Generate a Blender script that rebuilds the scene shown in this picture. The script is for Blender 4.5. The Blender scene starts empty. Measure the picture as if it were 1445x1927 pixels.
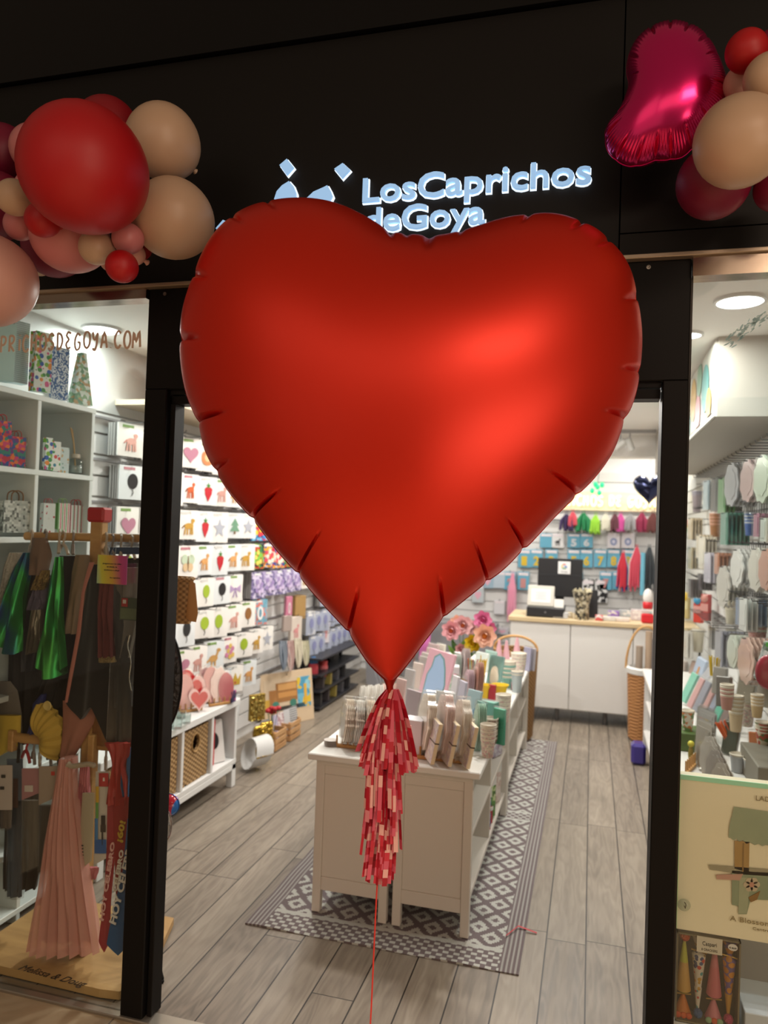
import bpy, bmesh, math, random
import numpy as np
from mathutils import Vector, Matrix, Euler
SC = bpy.context.scene
COL = SC.collection
RND = random.Random(7)
PI = math.pi

# ------------------------------------------------------------------ camera
F_PX, YAW, PITCH, ROLL, EYE = 1421.7, 0.26928, 0.019284, 0.034286, 1.62
FW = Vector((-math.sin(YAW)*math.cos(PITCH), math.cos(YAW)*math.cos(PITCH), math.sin(PITCH)))
R0 = Vector((math.cos(YAW), math.sin(YAW), 0)); U0 = R0.cross(FW)
RT = R0*math.cos(ROLL)+U0*math.sin(ROLL); UP = U0*math.cos(ROLL)-R0*math.sin(ROLL)
CAM = Vector((0, 0, EYE))
cd = bpy.data.cameras.new('camera'); co = bpy.data.objects.new('camera', cd); COL.objects.link(co)
cd.sensor_fit = 'VERTICAL'; cd.sensor_height = 36.0; cd.lens = F_PX/1927*36.0
cd.clip_start = 0.05
cd.dof.use_dof = True; cd.dof.focus_distance = 2.0; cd.dof.aperture_fstop = 3.0
m4 = Matrix((RT, UP, -FW)).transposed().to_4x4(); m4.translation = CAM
co.matrix_world = m4
SC.camera = co
SC.view_settings.view_transform = 'Standard'; SC.view_settings.look = 'None'
SC.view_settings.gamma = 1.0; SC.view_settings.use_curve_mapping = False
SC.view_settings.exposure = 0.0

# ------------------------------------------------------------------ world and lights
wd = bpy.data.worlds.new('mall_world'); SC.world = wd; wd.use_nodes = True
wd.node_tree.nodes['Background'].inputs[0].default_value = (1.0, .72, .5, 1)
wd.node_tree.nodes['Background'].inputs[1].default_value = 0.15

def area(name, loc, rot, sx, sy, power, col, spread=180):
    l = bpy.data.lights.new(name, 'AREA'); l.shape = 'RECTANGLE'; l.size = sx; l.size_y = sy
    l.energy = power; l.color = col; l.spread = math.radians(spread)
    o = bpy.data.objects.new(name, l); o.location = loc; o.rotation_euler = rot; COL.objects.link(o)
    return o
def aim(loc, to): return (Vector(to)-Vector(loc)).to_track_quat('-Z', 'Y').to_euler()
WARM = (1.0, .75, .56)
# the mall gallery's own ceiling lamps, above and behind the photographer
for nm, lc, tg, sx, sy, p in (('mall_overhead_light', (1.7, -0.9, 3.3), (-.3, 1.8, 1.7), 1.3, .45, 21),
                              ('mall_overhead_light', (-1.6, -1.6, 3.3), (-.8, 1.9, 1.9), 1.6, 1.2, 5),
                              ('mall_overhead_light', (.3, -2.6, 3.3), (-.2, 2.0, 1.2), 2.4, 1.0, 9)):
    area(nm, lc, aim(lc, tg), sx, sy, p, WARM)
# unseen fill lights added across the gallery to brighten heart and lower facade
area('gallery_fill_light', (4.6, -3.0, .9), aim((4.6, -3.0, .9), (-.2, 1.9, 1.2)), 3.4, 2.0, 85, (1.0, .77, .58))
area('gallery_fill_light', (-2.4, -4.8, 1.6), aim((-2.4, -4.8, 1.6), (-.4, 1.9, 1.2)), 4.5, 2.4, 11, (1.0, .77, .58))
area('mall_overhead_light', (-.2, -.6, 3.35), (0, 0, 0), 2.6, 1.2, 75, WARM, 95)  # added light, pointed down to brighten the mall floor reflected in the heart

# ------------------------------------------------------------------ pixels of the photograph -> points on real planes
def ray(px, py): return RT*((px-722.5)/F_PX) - UP*((py-963.5)/F_PX) + FW
def at_z(px, py, z=0.0): d = ray(px, py); return CAM+d*((z-EYE)/d.z)
def at_y(px, py, y): d = ray(px, py); return CAM+d*(y/d.y)
def at_x(px, py, x): d = ray(px, py); return CAM+d*(x/d.x)
def depth(p): return (Vector(p)-CAM).dot(FW)

# ------------------------------------------------------------------ materials
def lin(c):
    c = c/255.0
    return c/12.92 if c <= .04045 else ((c+.055)/1.055)**2.4
def rgb(h):
    if isinstance(h, str): return tuple(lin(int(h[i:i+2], 16)) for i in (0, 2, 4))+(1,)
    return tuple(lin(v) for v in h)+(1,)
MATS = {}
def mat(hexc, rough=.5, metal=0, coat=0, emit=0, alpha=1, trans=0, bump=0, bscale=60, sheen=0, spec=.5, coatr=.1):
    key = (hexc, rough, metal, coat, emit, alpha, trans, bump, bscale, sheen, spec, coatr)
    if key in MATS: return MATS[key]
    m = bpy.data.materials.new('material'); m.use_nodes = True
    nt = m.node_tree; b = nt.nodes['Principled BSDF']
    b.inputs['Base Color'].default_value = rgb(hexc); b.inputs['Roughness'].default_value = rough
    b.inputs['Metallic'].default_value = metal; b.inputs['Coat Weight'].default_value = coat
    b.inputs['Coat Roughness'].default_value = coatr; b.inputs['Alpha'].default_value = alpha
    b.inputs['Specular IOR Level'].default_value = spec
    b.inputs['Transmission Weight'].default_value = trans; b.inputs['Sheen Weight'].default_value = sheen
    if emit:
        b.inputs['Emission Color'].default_value = rgb(hexc); b.inputs['Emission Strength'].default_value = emit
    if bump:
        n = nt.nodes.new('ShaderNodeTexNoise'); n.inputs['Scale'].default_value = bscale
        tc = nt.nodes.new('ShaderNodeTexCoord'); bp = nt.nodes.new('ShaderNodeBump')
        bp.inputs['Strength'].default_value = bump; bp.inputs['Distance'].default_value = .01
        nt.links.new(tc.outputs['Object'], n.inputs['Vector']); nt.links.new(n.outputs[0], bp.inputs['Height'])
        nt.links.new(bp.outputs[0], b.inputs['Normal'])
    MATS[key] = m; return m

class NG:
    """tiny node-graph helper: math on sockets"""
    def __init__(s, name):
        s.m = bpy.data.materials.new(name); s.m.use_nodes = True; s.nt = s.m.node_tree
        s.b = s.nt.nodes['Principled BSDF']
    def n(s, t, **kw):
        o = s.nt.nodes.new(t)
        for k, v in kw.items(): setattr(o, k, v)
        return o
    def link(s, a, b): s.nt.links.new(a, b)
    def op(s, o, a, b=0.0, c=0.0):
        n = s.n('ShaderNodeMath', operation=o)
        for i, v in enumerate((a, b, c)):
            if isinstance(v, (int, float)): n.inputs[i].default_value = v
            else: s.link(v, n.inputs[i])
        return n.outputs[0]
    def xyz(s, kind='Object'):
        tc = s.n('ShaderNodeTexCoord'); sp = s.n('ShaderNodeSeparateXYZ'); s.link(tc.outputs[kind], sp.inputs[0])
        s.tc = tc; return sp.outputs
    def vec(s, x, y, z=0.0):
        c = s.n('ShaderNodeCombineXYZ')
        for i, v in enumerate((x, y, z)):
            if isinstance(v, (int, float)): c.inputs[i].default_value = v
            else: s.link(v, c.inputs[i])
        return c.outputs[0]
    def mix(s, f, a, b):
        n = s.n('ShaderNodeMix', data_type='RGBA')
        if isinstance(f, (int, float)): n.inputs[0].default_value = f
        else: s.link(f, n.inputs[0])
        for i, v in ((6, a), (7, b)):
            if isinstance(v, (str, tuple, list)): n.inputs[i].default_value = rgb(v) if not (isinstance(v, tuple) and len(v) == 4) else v
            else: s.link(v, n.inputs[i])
        return n.outputs[2]
    def noise(s, v, scale, detail=2, rough=.5):
        n = s.n('ShaderNodeTexNoise'); n.inputs['Scale'].default_value = scale; n.inputs['Detail'].default_value = detail
        n.inputs['Roughness'].default_value = rough; s.link(v, n.inputs['Vector']); return n.outputs[0]
    def ramp(s, f, stops):
        n = s.n('ShaderNodeValToRGB'); cr = n.color_ramp
        while len(cr.elements) < len(stops): cr.elements.new(.5)
        for e, (p, c) in zip(cr.elements, stops): e.position = p; e.color = rgb(c)
        s.link(f, n.inputs[0]); return n.outputs[0]
    def base(s, c): s.link(c, s.b.inputs['Base Color'])
    def set(s, **kw):
        for k, v in kw.items(): s.b.inputs[k.replace('_', ' ')].default_value = v
        return s.m
    def bump(s, h, st=.3, d=.01):
        n = s.n('ShaderNodeBump'); n.inputs['Strength'].default_value = st; n.inputs['Distance'].default_value = d
        s.link(h, n.inputs['Height']); s.link(n.outputs[0], s.b.inputs['Normal'])

def confetti_mat(cols, scale=40, rough=.35, dist='F1', rnd=1.0, bg=None, thr=.5):
    """flat printed pattern: cells of the given colours, optionally as spots on a background"""
    key = ('conf', tuple(cols), scale, rough, bg, thr)
    if key in MATS: return MATS[key]
    g = NG('printed'); o = g.xyz('Object')
    v = g.n('ShaderNodeTexVoronoi'); v.inputs['Scale'].default_value = scale; v.inputs['Randomness'].default_value = rnd
    g.link(g.tc.outputs['Object'], v.inputs['Vector'])
    sp = g.n('ShaderNodeSeparateXYZ'); g.link(v.outputs['Color'], sp.inputs[0])
    r = g.n('ShaderNodeValToRGB'); r.color_ramp.interpolation = 'CONSTANT'
    while len(r.color_ramp.elements) < len(cols): r.color_ramp.elements.new(.5)
    for i, (e, c) in enumerate(zip(r.color_ramp.elements, cols)): e.position = i/len(cols); e.color = rgb(c)
    g.link(sp.outputs[0], r.inputs[0])
    c = r.outputs[0]
    if bg: c = g.mix(g.op('LESS_THAN', v.outputs['Distance'], thr), bg, c)
    g.base(c); g.set(Roughness=rough); MATS[key] = g.m; return g.m

def stripe_mat(cols, axis=0, pitch=.02, rough=.4, slant=0.0):
    key = ('str', tuple(cols), axis, pitch, rough, slant)
    if key in MATS: return MATS[key]
    g = NG('striped'); o = g.xyz('Object')
    u = g.op('FRACT', g.op('MULTIPLY', g.op('ADD', o[axis], g.op('MULTIPLY', o[2], slant)), 1/(pitch*len(cols))))
    r = g.n('ShaderNodeValToRGB'); r.color_ramp.interpolation = 'CONSTANT'
    while len(r.color_ramp.elements) < len(cols): r.color_ramp.elements.new(.5)
    for i, (e, c) in enumerate(zip(r.color_ramp.elements, cols)): e.position = i/len(cols); e.color = rgb(c)
    g.link(u, r.inputs[0]); g.base(r.outputs[0]); g.set(Roughness=rough); MATS[key] = g.m; return g.m

def wood_mat(a, b, sx=3, sy=3, sz=40, rough=.5):
    key = ('wood', a, b, sx, sy, sz)
    if key in MATS: return MATS[key]
    g = NG('wood'); o = g.xyz('Object')
    v = g.vec(g.op('MULTIPLY', o[0], sx), g.op('MULTIPLY', o[1], sy), g.op('MULTIPLY', o[2], sz))
    g.base(g.ramp(g.noise(v, 1.0, 4, .6), [(.3, a), (.7, b)])); g.set(Roughness=rough); MATS[key] = g.m; return g.m

def wicker_mat(a, b, s=90):
    key = ('wick', a, b, s)
    if key in MATS: return MATS[key]
    g = NG('wicker'); o = g.xyz('Object')
    u = g.op('SINE', g.op('MULTIPLY', g.op('ADD', o[0], o[1]), s*2.2)); w = g.op('SINE', g.op('MULTIPLY', o[2], s*3.5))
    h = g.op('MULTIPLY', u, w); h2 = g.op('ADD', g.op('MULTIPLY', h, .5), .5)
    g.base(g.mix(h2, a, b)); g.bump(h2, .8, .006); g.set(Roughness=.8); MATS[key] = g.m; return g.m

def glass_mat(name, tint, refl=1.0, rough=.0, dirt=0):
    m = bpy.data.materials.new(name); m.use_nodes = True; nt = m.node_tree
    nt.nodes.remove(nt.nodes['Principled BSDF']); out = nt.nodes['Material Output']
    t = nt.nodes.new('ShaderNodeBsdfTransparent'); t.inputs[0].default_value = tint
    gl = nt.nodes.new('ShaderNodeBsdfGlossy'); gl.inputs['Roughness'].default_value = rough
    fr = nt.nodes.new('ShaderNodeLayerWeight'); fr.inputs[0].default_value = .5
    pw = nt.nodes.new('ShaderNodeMath'); pw.operation = 'POWER'; pw.inputs[1].default_value = 5.0
    nt.links.new(fr.outputs['Facing'], pw.inputs[0])
    mu = nt.nodes.new('ShaderNodeMath'); mu.operation = 'MULTIPLY_ADD'; mu.inputs[1].default_value = .95*refl; mu.inputs[2].default_value = .04*refl
    mx = nt.nodes.new('ShaderNodeMixShader')
    nt.links.new(pw.outputs[0], mu.inputs[0]); nt.links.new(mu.outputs[0], mx.inputs[0])
    nt.links.new(t.outputs[0], mx.inputs[1]); nt.links.new(gl.outputs[0], mx.inputs[2]); last = mx.outputs[0]
    nt.links.new(last, out.inputs[0]); return m
GLASS = glass_mat('window_glass', (.95, .97, .96, 1), 1.0)
CELLO = glass_mat('clear_film', (.985, .985, .98, 1), 1.3, .12)
CLEAR = glass_mat('clear_glass', (.86, .9, .89, 1), 1.8, .03)

# ------------------------------------------------------------------ mesh builder
class MB:
    def __init__(s): s.v = []; s.f = []; s.mi = []; s.mats = []; s.cur = 0; s.M = Matrix()
    def use(s, m):
        if m not in s.mats: s.mats.append(m)
        s.cur = s.mats.index(m); return s
    def add(s, vs, fs):
        k = len(s.v); s.v += [tuple(s.M @ Vector(p)) for p in vs]
        for f in fs: s.f.append(tuple(i+k for i in f)); s.mi.append(s.cur)
        return s
    def box(s, x0, x1, y0, y1, z0, z1, bev=0.0):
        if bev:
            b = min(bev, (x1-x0)/2.01, (y1-y0)/2.01, (z1-z0)/2.01); vs = []
            for (x, sx) in ((x0, 1), (x1, -1)):
                for (y, sy) in ((y0, 1), (y1, -1)):
                    for (z, sz) in ((z0, 1), (z1, -1)):
                        vs += [(x, y+sy*b, z+sz*b), (x+sx*b, y, z+sz*b), (x+sx*b, y+sy*b, z)]
            bm = bmesh.new()
            for p in vs: bm.verts.new(p)
            bmesh.ops.convex_hull(bm, input=bm.verts); bm.verts.index_update()
            s.add([v.co.copy() for v in bm.verts], [[v.index for v in f.verts] for f in bm.faces]); bm.free(); return s
        return s.add([(x, y, z) for x in (x0, x1) for y in (y0, y1) for z in (z0, z1)],
                     [(0, 1, 3, 2), (4, 6, 7, 5), (0, 4, 5, 1), (2, 3, 7, 6), (0, 2, 6, 4), (1, 5, 7, 3)])
    def hull(s, pts):
        bm = bmesh.new()
        for p in pts: bm.verts.new(p)
        bmesh.ops.convex_hull(bm, input=bm.verts); bm.verts.index_update()
        s.add([v.co.copy() for v in bm.verts], [[v.index for v in f.verts] for f in bm.faces]); bm.free(); return s
    def tube(s, pts, r, n=8, cap=True):
        pts = [Vector(p) for p in pts]; rs = r if isinstance(r, (list, tuple)) else [r]*len(pts)
        vs = []; up = None
        for i, p in enumerate(pts):
            d = (pts[min(i+1, len(pts)-1)]-pts[max(i-1, 0)])
            d = d.normalized() if d.length > 1e-9 else Vector((0, 0, 1))
            if up is None: up = Vector((0, 0, 1)) if abs(d.z) < .9 else Vector((1, 0, 0))
            a = d.cross(up)
            if a.length < 1e-5: a = d.orthogonal()
            a.normalize(); b = a.cross(d).normalized(); up = b
            for k in range(n):
                t = 2*PI*k/n; vs.append(p+a*(rs[i]*math.cos(t))+b*(rs[i]*math.sin(t)))
        fs = [(i*n+k, i*n+(k+1) % n, (i+1)*n+(k+1) % n, (i+1)*n+k) for i in range(len(pts)-1) for k in range(n)]
        if cap: fs += [tuple(range(n))[::-1], tuple((len(pts)-1)*n+k for k in range(n))]
        return s.add(vs, fs)
    def lathe(s, prof, n=24, c=(0, 0, 0), sx=1, sy=1, cap=True):
        vs = [(c[0]+r*sx*math.cos(2*PI*k/n), c[1]+r*sy*math.sin(2*PI*k/n), c[2]+z) for r, z in prof for k in range(n)]
        m = len(prof)
        fs = [(i*n+k, i*n+(k+1) % n, (i+1)*n+(k+1) % n, (i+1)*n+k) for i in range(m-1) for k in range(n)]
        if cap: fs += [tuple(range(n))[::-1], tuple((m-1)*n+k for k in range(n))]
        return s.add(vs, fs)
    def prism(s, pts, y0, y1):
        """2-D outline (x,z) given depth along y"""
        n = len(pts); vs = [(x, y0, z) for x, z in pts]+[(x, y1, z) for x, z in pts]
        return s.add(vs, [tuple(range(n)), tuple(range(2*n-1, n-1, -1))]+[(i, i+n, (i+1) % n+n, (i+1) % n) for i in range(n)])
    def grid(s, rows):
        nu = len(rows[0]); vs = [p for r in rows for p in r]
        return s.add(vs, [(i*nu+j, i*nu+j+1, (i+1)*nu+j+1, (i+1)*nu+j) for i in range(len(rows)-1) for j in range(nu-1)])
    def ell(s, c, r, n=16, m=10, egg=0.0):
        vs = []; fs = []
        for i in range(m+1):
            t = PI*i/m
            for k in range(n):
                p = 2*PI*k/n; e = 1+egg*math.cos(t)
                vs.append((c[0]+r[0]*e*math.sin(t)*math.cos(p), c[1]+r[1]*e*math.sin(t)*math.sin(p), c[2]+r[2]*math.cos(t)))
        fs = [(i*n+k, (i+1)*n+k, (i+1)*n+(k+1) % n, i*n+(k+1) % n) for i in range(m) for k in range(n)]
        return s.add(vs, fs)
    def mesh(s, name, smooth=False):
        me = bpy.data.meshes.new(name); me.from_pydata(s.v, [], s.f)
        for m in s.mats: me.materials.append(m)
        if s.mats: me.polygons.foreach_set('material_index', s.mi)
        bm = bmesh.new(); bm.from_mesh(me); bmesh.ops.remove_doubles(bm, verts=bm.verts, dist=1e-6)
        bmesh.ops.recalc_face_normals(bm, faces=bm.faces); bm.to_mesh(me); bm.free()
        me.validate()
        if smooth:
            me.polygons.foreach_set('use_smooth', [True]*len(me.polygons))
            try: me.set_sharp_from_angle(angle=math.radians(42))
            except Exception: pass
        me.update(); return me

def link(name, me, m=None, parent=None, smooth=False, loc=None, rot=None):
    if isinstance(me, MB):
        if m is not None and not me.mats: me.mats = [m]
        me = me.mesh(name, smooth)
    o = bpy.data.objects.new(name, me); COL.objects.link(o)
    if m is not None and not me.materials: me.materials.append(m)
    if parent is not None: o.parent = parent
    if loc is not None: o.location = loc
    if rot is not None: o.rotation_euler = rot
    return o
def tag(o, label, cat=None, group=None):
    o['label'] = label
    if cat: o['category'] = cat
    if group: o['group'] = group
    return o
def thing(name, label, cat, loc=(0, 0, 0), rz=0.0, group=None, rot=None, scale=None):
    o = bpy.data.objects.new(name, None); o.empty_display_size = .05; COL.objects.link(o)
    o.location = loc; o.rotation_euler = rot if rot is not None else (0, 0, rz)
    if scale is not None: o.scale = scale if isinstance(scale, (tuple, list)) else (scale,)*3
    return tag(o, label, cat, group)
def struct(name, mb, m, smooth=False):
    o = link(name, mb, m, None, smooth); o['kind'] = 'structure'; return o
def copy_tree(src, parent=None):
    c = src.copy(); COL.objects.link(c)
    if parent is not None: c.parent = parent
    for ch in src.children: copy_tree(ch, c)
    return c
def single(name, mb, m, label, cat, loc=None, rz=None, group=None, smooth=False, rot=None):
    """a thing that is one mesh"""
    o = link(name, mb, m, None, smooth, loc, rot if rot is not None else ((0, 0, rz) if rz is not None else None))
    return tag(o, label, cat, group)

# text as mesh, standing in the XZ plane, front to -Y
def text_mesh(txt, size=1.0, extrude=.01, bold=0.0, bevel=0.0, align='CENTER', space=1.0):
    cu = bpy.data.curves.new('lettering', 'FONT'); cu.body = txt; cu.size = size; cu.extrude = extrude
    cu.offset = bold; cu.bevel_depth = bevel; cu.align_x = align; cu.align_y = 'BOTTOM_BASELINE'; cu.space_character = space
    cu.resolution_u = 3
    o = bpy.data.objects.new('lettering', cu); COL.objects.link(o)
    dg = bpy.context.evaluated_depsgraph_get(); me = bpy.data.meshes.new_from_object(o.evaluated_get(dg))
    bpy.data.objects.remove(o); bpy.data.curves.remove(cu)
    me.transform(Matrix.Rotation(PI/2, 4, 'X')); me.materials.clear(); me.name = 'lettering'
    return me
def text(txt, parent, m, pos, width=None, height=None, bold=0.0, extrude=.001, rot=None, name='lettering', align='CENTER', bevel=0.0):
    me = text_mesh(txt, 1.0, 0, bold, bevel, align)
    if not len(me.vertices): return None
    co = np.array([v.co[:] for v in me.vertices]); w = np.ptp(co[:, 0]); h = np.ptp(co[:, 2])
    sx = (width/w) if width else height/h; sz = (height/h) if height else width/w
    bpy.data.meshes.remove(me)
    me = text_mesh(txt, 1.0, 1.0, bold, bevel, align)
    me.transform(Matrix.Diagonal((sx, extrude, sz, 1))); me.materials.append(m)
    return link(name, me, None, parent, loc=pos, rot=rot)
# hand-drawn stroke capitals (unit height, unit width)
STROKE = {'L': [[(0, 1), (.05, 0), (.6, .03)]], 'O': [[(.5+.38*math.sin(t*PI/6), .5+.5*math.cos(t*PI/6)) for t in range(13)]],
 'S': [[(.75, .82), (.5, 1), (.2, .85), (.25, .6), (.65, .42), (.7, .15), (.4, 0), (.08, .12)]],
 'C': [[(.8, .85), (.5, 1), (.18, .75), (.1, .4), (.3, .05), (.6, 0), (.82, .18)]],
 'A': [[(.05, 0), (.4, 1), (.78, 0)], [(.2, .35), (.65, .35)]],
 'P': [[(.12, 0), (.12, 1)], [(.12, .98), (.6, .95), (.72, .72), (.5, .48), (.12, .45)]],
 'R': [[(.1, 0), (.12, 1)], [(.12, .98), (.6, .95), (.7, .72), (.45, .5), (.15, .48), (.72, .0)]],
 'I': [[(.3, 0), (.32, .7)], [(.31, .92), (.33, .98)]],
 'H': [[(.1, 0), (.12, 1)], [(.7, 0), (.68, 1)], [(.1, .5), (.7, .52)]],
 'D': [[(.15, 0), (.12, 1)], [(.12, 1), (.55, .9), (.75, .5), (.5, .08), (.13, 0)]],
 'E': [[(.68, .9), (.35, 1), (.15, .78), (.45, .54), (.12, .3), (.3, .02), (.7, .08)]],
 'G': [[(.75, .85), (.45, 1), (.15, .7), (.12, .3), (.35, 0), (.7, .12), (.72, .45), (.45, .45)]],
 'Y': [[(.1, 1), (.2, .62), (.45, .55), (.7, .95)], [(.7, .95), (.62, .3), (.4, -.1), (.15, .02)]],
 'M': [[(.05, 0), (.15, .95), (.45, .35), (.8, 1), (.95, .05)]], '.': [[(.12, .03), (.14, .06)]]}
def smooth_line(p, k=3):
    if len(p) < 3: return p
    out = []
    for i in range(len(p)-1):
        a = p[max(i-1, 0)]; b = p[i]; c = p[i+1]; d = p[min(i+2, len(p)-1)]
        for j in range(k):
            t = j/k
            out.append(tuple(.5*(2*b[q]+(c[q]-a[q])*t+(2*a[q]-5*b[q]+4*c[q]-d[q])*t*t+(3*b[q]-a[q]-3*c[q]+d[q])*t**3) for q in range(len(b))))
    return out+[p[-1]]
def stroke_text(txt, parent, m, origin, ux, uz, h, adv, r, flat=.25, name='letter'):
    x = 0
    for ch in txt:
        if ch == ' ': x += adv*.6; continue
        mb = MB(); j = RND.uniform(-.06, .06)*h
        nrm = ux.cross(uz).normalized()
        for st in STROKE[ch]:
            pts = [Vector(((x+q[0]*adv*.9), 0, q[1]*h+j)) for q in smooth_line(st)]
            mb.tube(pts, r, 6)
        mb.v = [tuple(ux*p[0]+uz*p[2]+nrm*(-p[1]*flat)) for p in mb.v]
        link(name, mb, m, parent)
        x += adv*(.6 if ch in 'I' else .45 if ch == '.' else 1.15 if ch == 'M' else 1)

# ================================================================== the setting
XL, XR, YF, YB, ZC = -2.5, 0.9, 2.2, 8.3, 2.55
def plank_floor():
    g = NG('wood_planks'); o = g.xyz('Object')
    W_, L_ = .152, 1.25
    u = g.op('DIVIDE', g.op('ADD', o[0], 10.01), W_); iu = g.op('FLOOR', u); fu = g.op('FRACT', u)
    off = g.op('FRACT', g.op('MULTIPLY', g.op('SINE', g.op('MULTIPLY', iu, 12.99)), 437.5))
    v = g.op('ADD', g.op('DIVIDE', o[1], L_), off); iv = g.op('FLOOR', v); fv = g.op('FRACT', v)
    def edge(f, w): return g.op('MAXIMUM', g.op('LESS_THAN', f, w), g.op('GREATER_THAN', f, 1-w))
    seam = g.op('MAXIMUM', edge(fu, .018), edge(fv, .0016))
    cid = g.op('FRACT', g.op('MULTIPLY', g.op('SINE', g.op('ADD', g.op('MULTIPLY', iu, 7.13), g.op('MULTIPLY', iv, 3.77))), 913.3))
    gv = g.vec(g.op('ADD', g.op('MULTIPLY', o[0], 30), g.op('MULTIPLY', cid, 50)), g.op('ADD', g.op('MULTIPLY', o[1], 2.2), g.op('MULTIPLY', cid, 30)), cid)
    gr = g.noise(gv, 1.0, 5, .65)
    wv = g.vec(g.op('ADD', g.op('MULTIPLY', o[0], 9), g.op('MULTIPLY', cid, 20)), g.op('MULTIPLY', o[1], 1.2), cid)
    sw = g.noise(wv, 1.0, 3, .5)
    rings = g.op('ADD', g.op('MULTIPLY', g.op('SINE', g.op('MULTIPLY', sw, 75)), .5), .5)
    t = g.op('ADD', g.op('ADD', g.op('MULTIPLY', gr, .5), g.op('MULTIPLY', rings, .10)), g.op('ADD', g.op('MULTIPLY', cid, .16), g.op('MULTIPLY', sw, .24)))
    c = g.ramp(t, [(.25, '5f564c'), (.45, '7f7467'), (.62, '918677'), (.85, 'a59b8d')])
    c = g.mix(seam, c, '241f1a'); g.base(c)
    g.bump(g.op('SUBTRACT', g.op('MULTIPLY', gr, .15), seam), .35, .003)
    g.link(g.op('ADD', g.op('MULTIPLY', gr, .25), .3), g.b.inputs['Roughness'])
    return g.m
struct('floor', MB().box(XL-.1, XR+1.3, YF-.02, YB+.1, -.05, 0), plank_floor())
def tile_floor():
    g = NG('mall_tiles'); o = g.xyz('Object')
    def e(f, w): return g.op('LESS_THAN', g.op('FRACT', f), w)
    s = g.op('MAXIMUM', e(g.op('DIVIDE', g.op('ADD', o[0], 9.85), .6), .008), e(g.op('DIVIDE', g.op('ADD', o[1], 10.13), .6), .008))
    n = g.noise(g.tc.outputs['Object'], 5, 5)
    g.base(g.mix(s, g.ramp(n, [(.3, '8f7f66'), (.7, 'a8977c')]), '4b4235')); g.set(Roughness=.3); return g.m
struct('floor_mall', MB().box(-5, 4, -5, YF-.02, -.05, -.002), tile_floor())
struct('trim_1', MB().box(-4, 3, YF-.03, YF+.03, -.01, .008, .003), mat('a39c90', .35, .8))
WHITE = mat('d9d8d4', .55)
struct('wall_left', MB().box(XL-.1, XL, YF+.1, YB, 0, ZC), mat('c9c8c5', .6))
struct('wall_right', MB().box(XR, XR+.1, YF+1.1, YB, 0, ZC), mat('c4bfb8', .6))
struct('wall_back', MB().box(XL-.1, XR+.1, YB, YB+.1, 0, ZC), mat('dcdcdc', .6))
struct('wall_right_return', MB().box(XR, XR+1.4, YF+1.0, YF+1.1, 0, ZC), mat('c9c8c5', .6))
struct('ceiling', MB().box(XL-.1, XR+1.4, YF+.06, YB+.1, ZC, ZC+.08), mat('efeeeb', .7))
struct('ceiling_beam', MB().box(XL, XR, 7.35, 7.55, 2.345, ZC), mat('efeeeb', .6))
struct('ceiling_bulkhead', MB().box(.54, XR, 3.75, 7.3, 2.18, ZC).box(XR, XR+1.4, 3.3, 3.75, 2.18, ZC), mat('b7b2a9', .6))
# grooved display boarding on the left, back and right walls (one board each, grooves in the mesh)
def slatboard(name, horiz, a0, a1, z0, z1, pitch=.11):
    mb = MB(); z = z0
    while z < z1-.02:
        zz = min(z+pitch-.012, z1)
        if horiz == 'x-': mb.box(XL, XL+.018, a0, a1, z, zz)
        elif horiz == 'x+': mb.box(XR-.018, XR, a0, a1, z, zz)
        else: mb.box(a0, a1, YB-.018, YB, z, zz)
        z += pitch
    return struct(name, mb, mat('cdccca', .5))
slatboard('wall_left_boarding', 'x-', 3.0, YB, .08, 2.3)
slatboard('wall_back_boarding', 'y', XL, XR, .08, 2.3)
slatboard('wall_right_boarding', 'x+', YF+1.1, YB, .08, 2.16)

# facade
BLK = mat('0e0c0b', .5, spec=.2); BLK2 = mat('100e0d', .5, spec=.2)
struct('wall_front', MB().box(-4, .048, YF-.03, YF+.04, 2.39, 3.12).box(.052, 3, YF-.03, YF+.04, 2.455, 3.12)
       .box(.052, 3, YF-.03, YF+.04, 2.39, 2.451), mat('110f0d', .5, spec=.25))
struct('wall_front_upper', MB().box(-4, 3, YF-.05, YF+.04, 3.124, 4.4), mat('060505', .4, spec=.3))
struct('wall_front_light_stop', MB().box(-4, 3, YF+.045, YF+.06, 2.3785, 4.4), BLK2)  # unseen sheet added to stop shop light leaking through the panel seam
struct('trim_2', MB().box(-4, 3, YF-.042, YF+.03, 2.378, 2.39, .002), mat('b5a48f', .35, .6))
struct('trim_3', MB().box(-4, -1.437, YF-.03, YF+.03, 2.345, 2.378).box(.243, 3, YF-.03, YF+.03, 2.325, 2.378), mat('b0a090', .18, 1))
struct('door_1_transom', MB().box(-1.436, .241, YF-.015, YF+.08, 2.045, 2.378, .003), BLK)
struct('door_1_lintel', MB().box(-1.35, .172, YF+.0, YF+.06, 2.03, 2.045).box(-1.35, .172, YF+.01, YF+.07, 2.0, 2.026), BLK2)
struct('door_1_post_left', MB().box(-1.433, -1.352, YF-.02, YF+.085, 0.004, 2.046, .003), BLK)
struct('door_1_leaf_edge_left', MB().box(-1.348, -1.33, YF+.0, YF+.06, 0.004, 2.0, .002), BLK2)
struct('door_1_post_right', MB().box(.175, .241, YF-.02, YF+.085, 0.004, 2.046, .003), BLK)
struct('window_1_edge_frame', MB().box(.2415, .247, YF-.01, YF+.02, 0.004, 2.325), mat('2a2622', .3, .5))
mbs = MB()
for x in (-1.37, .155):
    mbs.lathe([(0, 0), (.007, 0), (.009, .002), (.009, .004)], 12)
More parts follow.
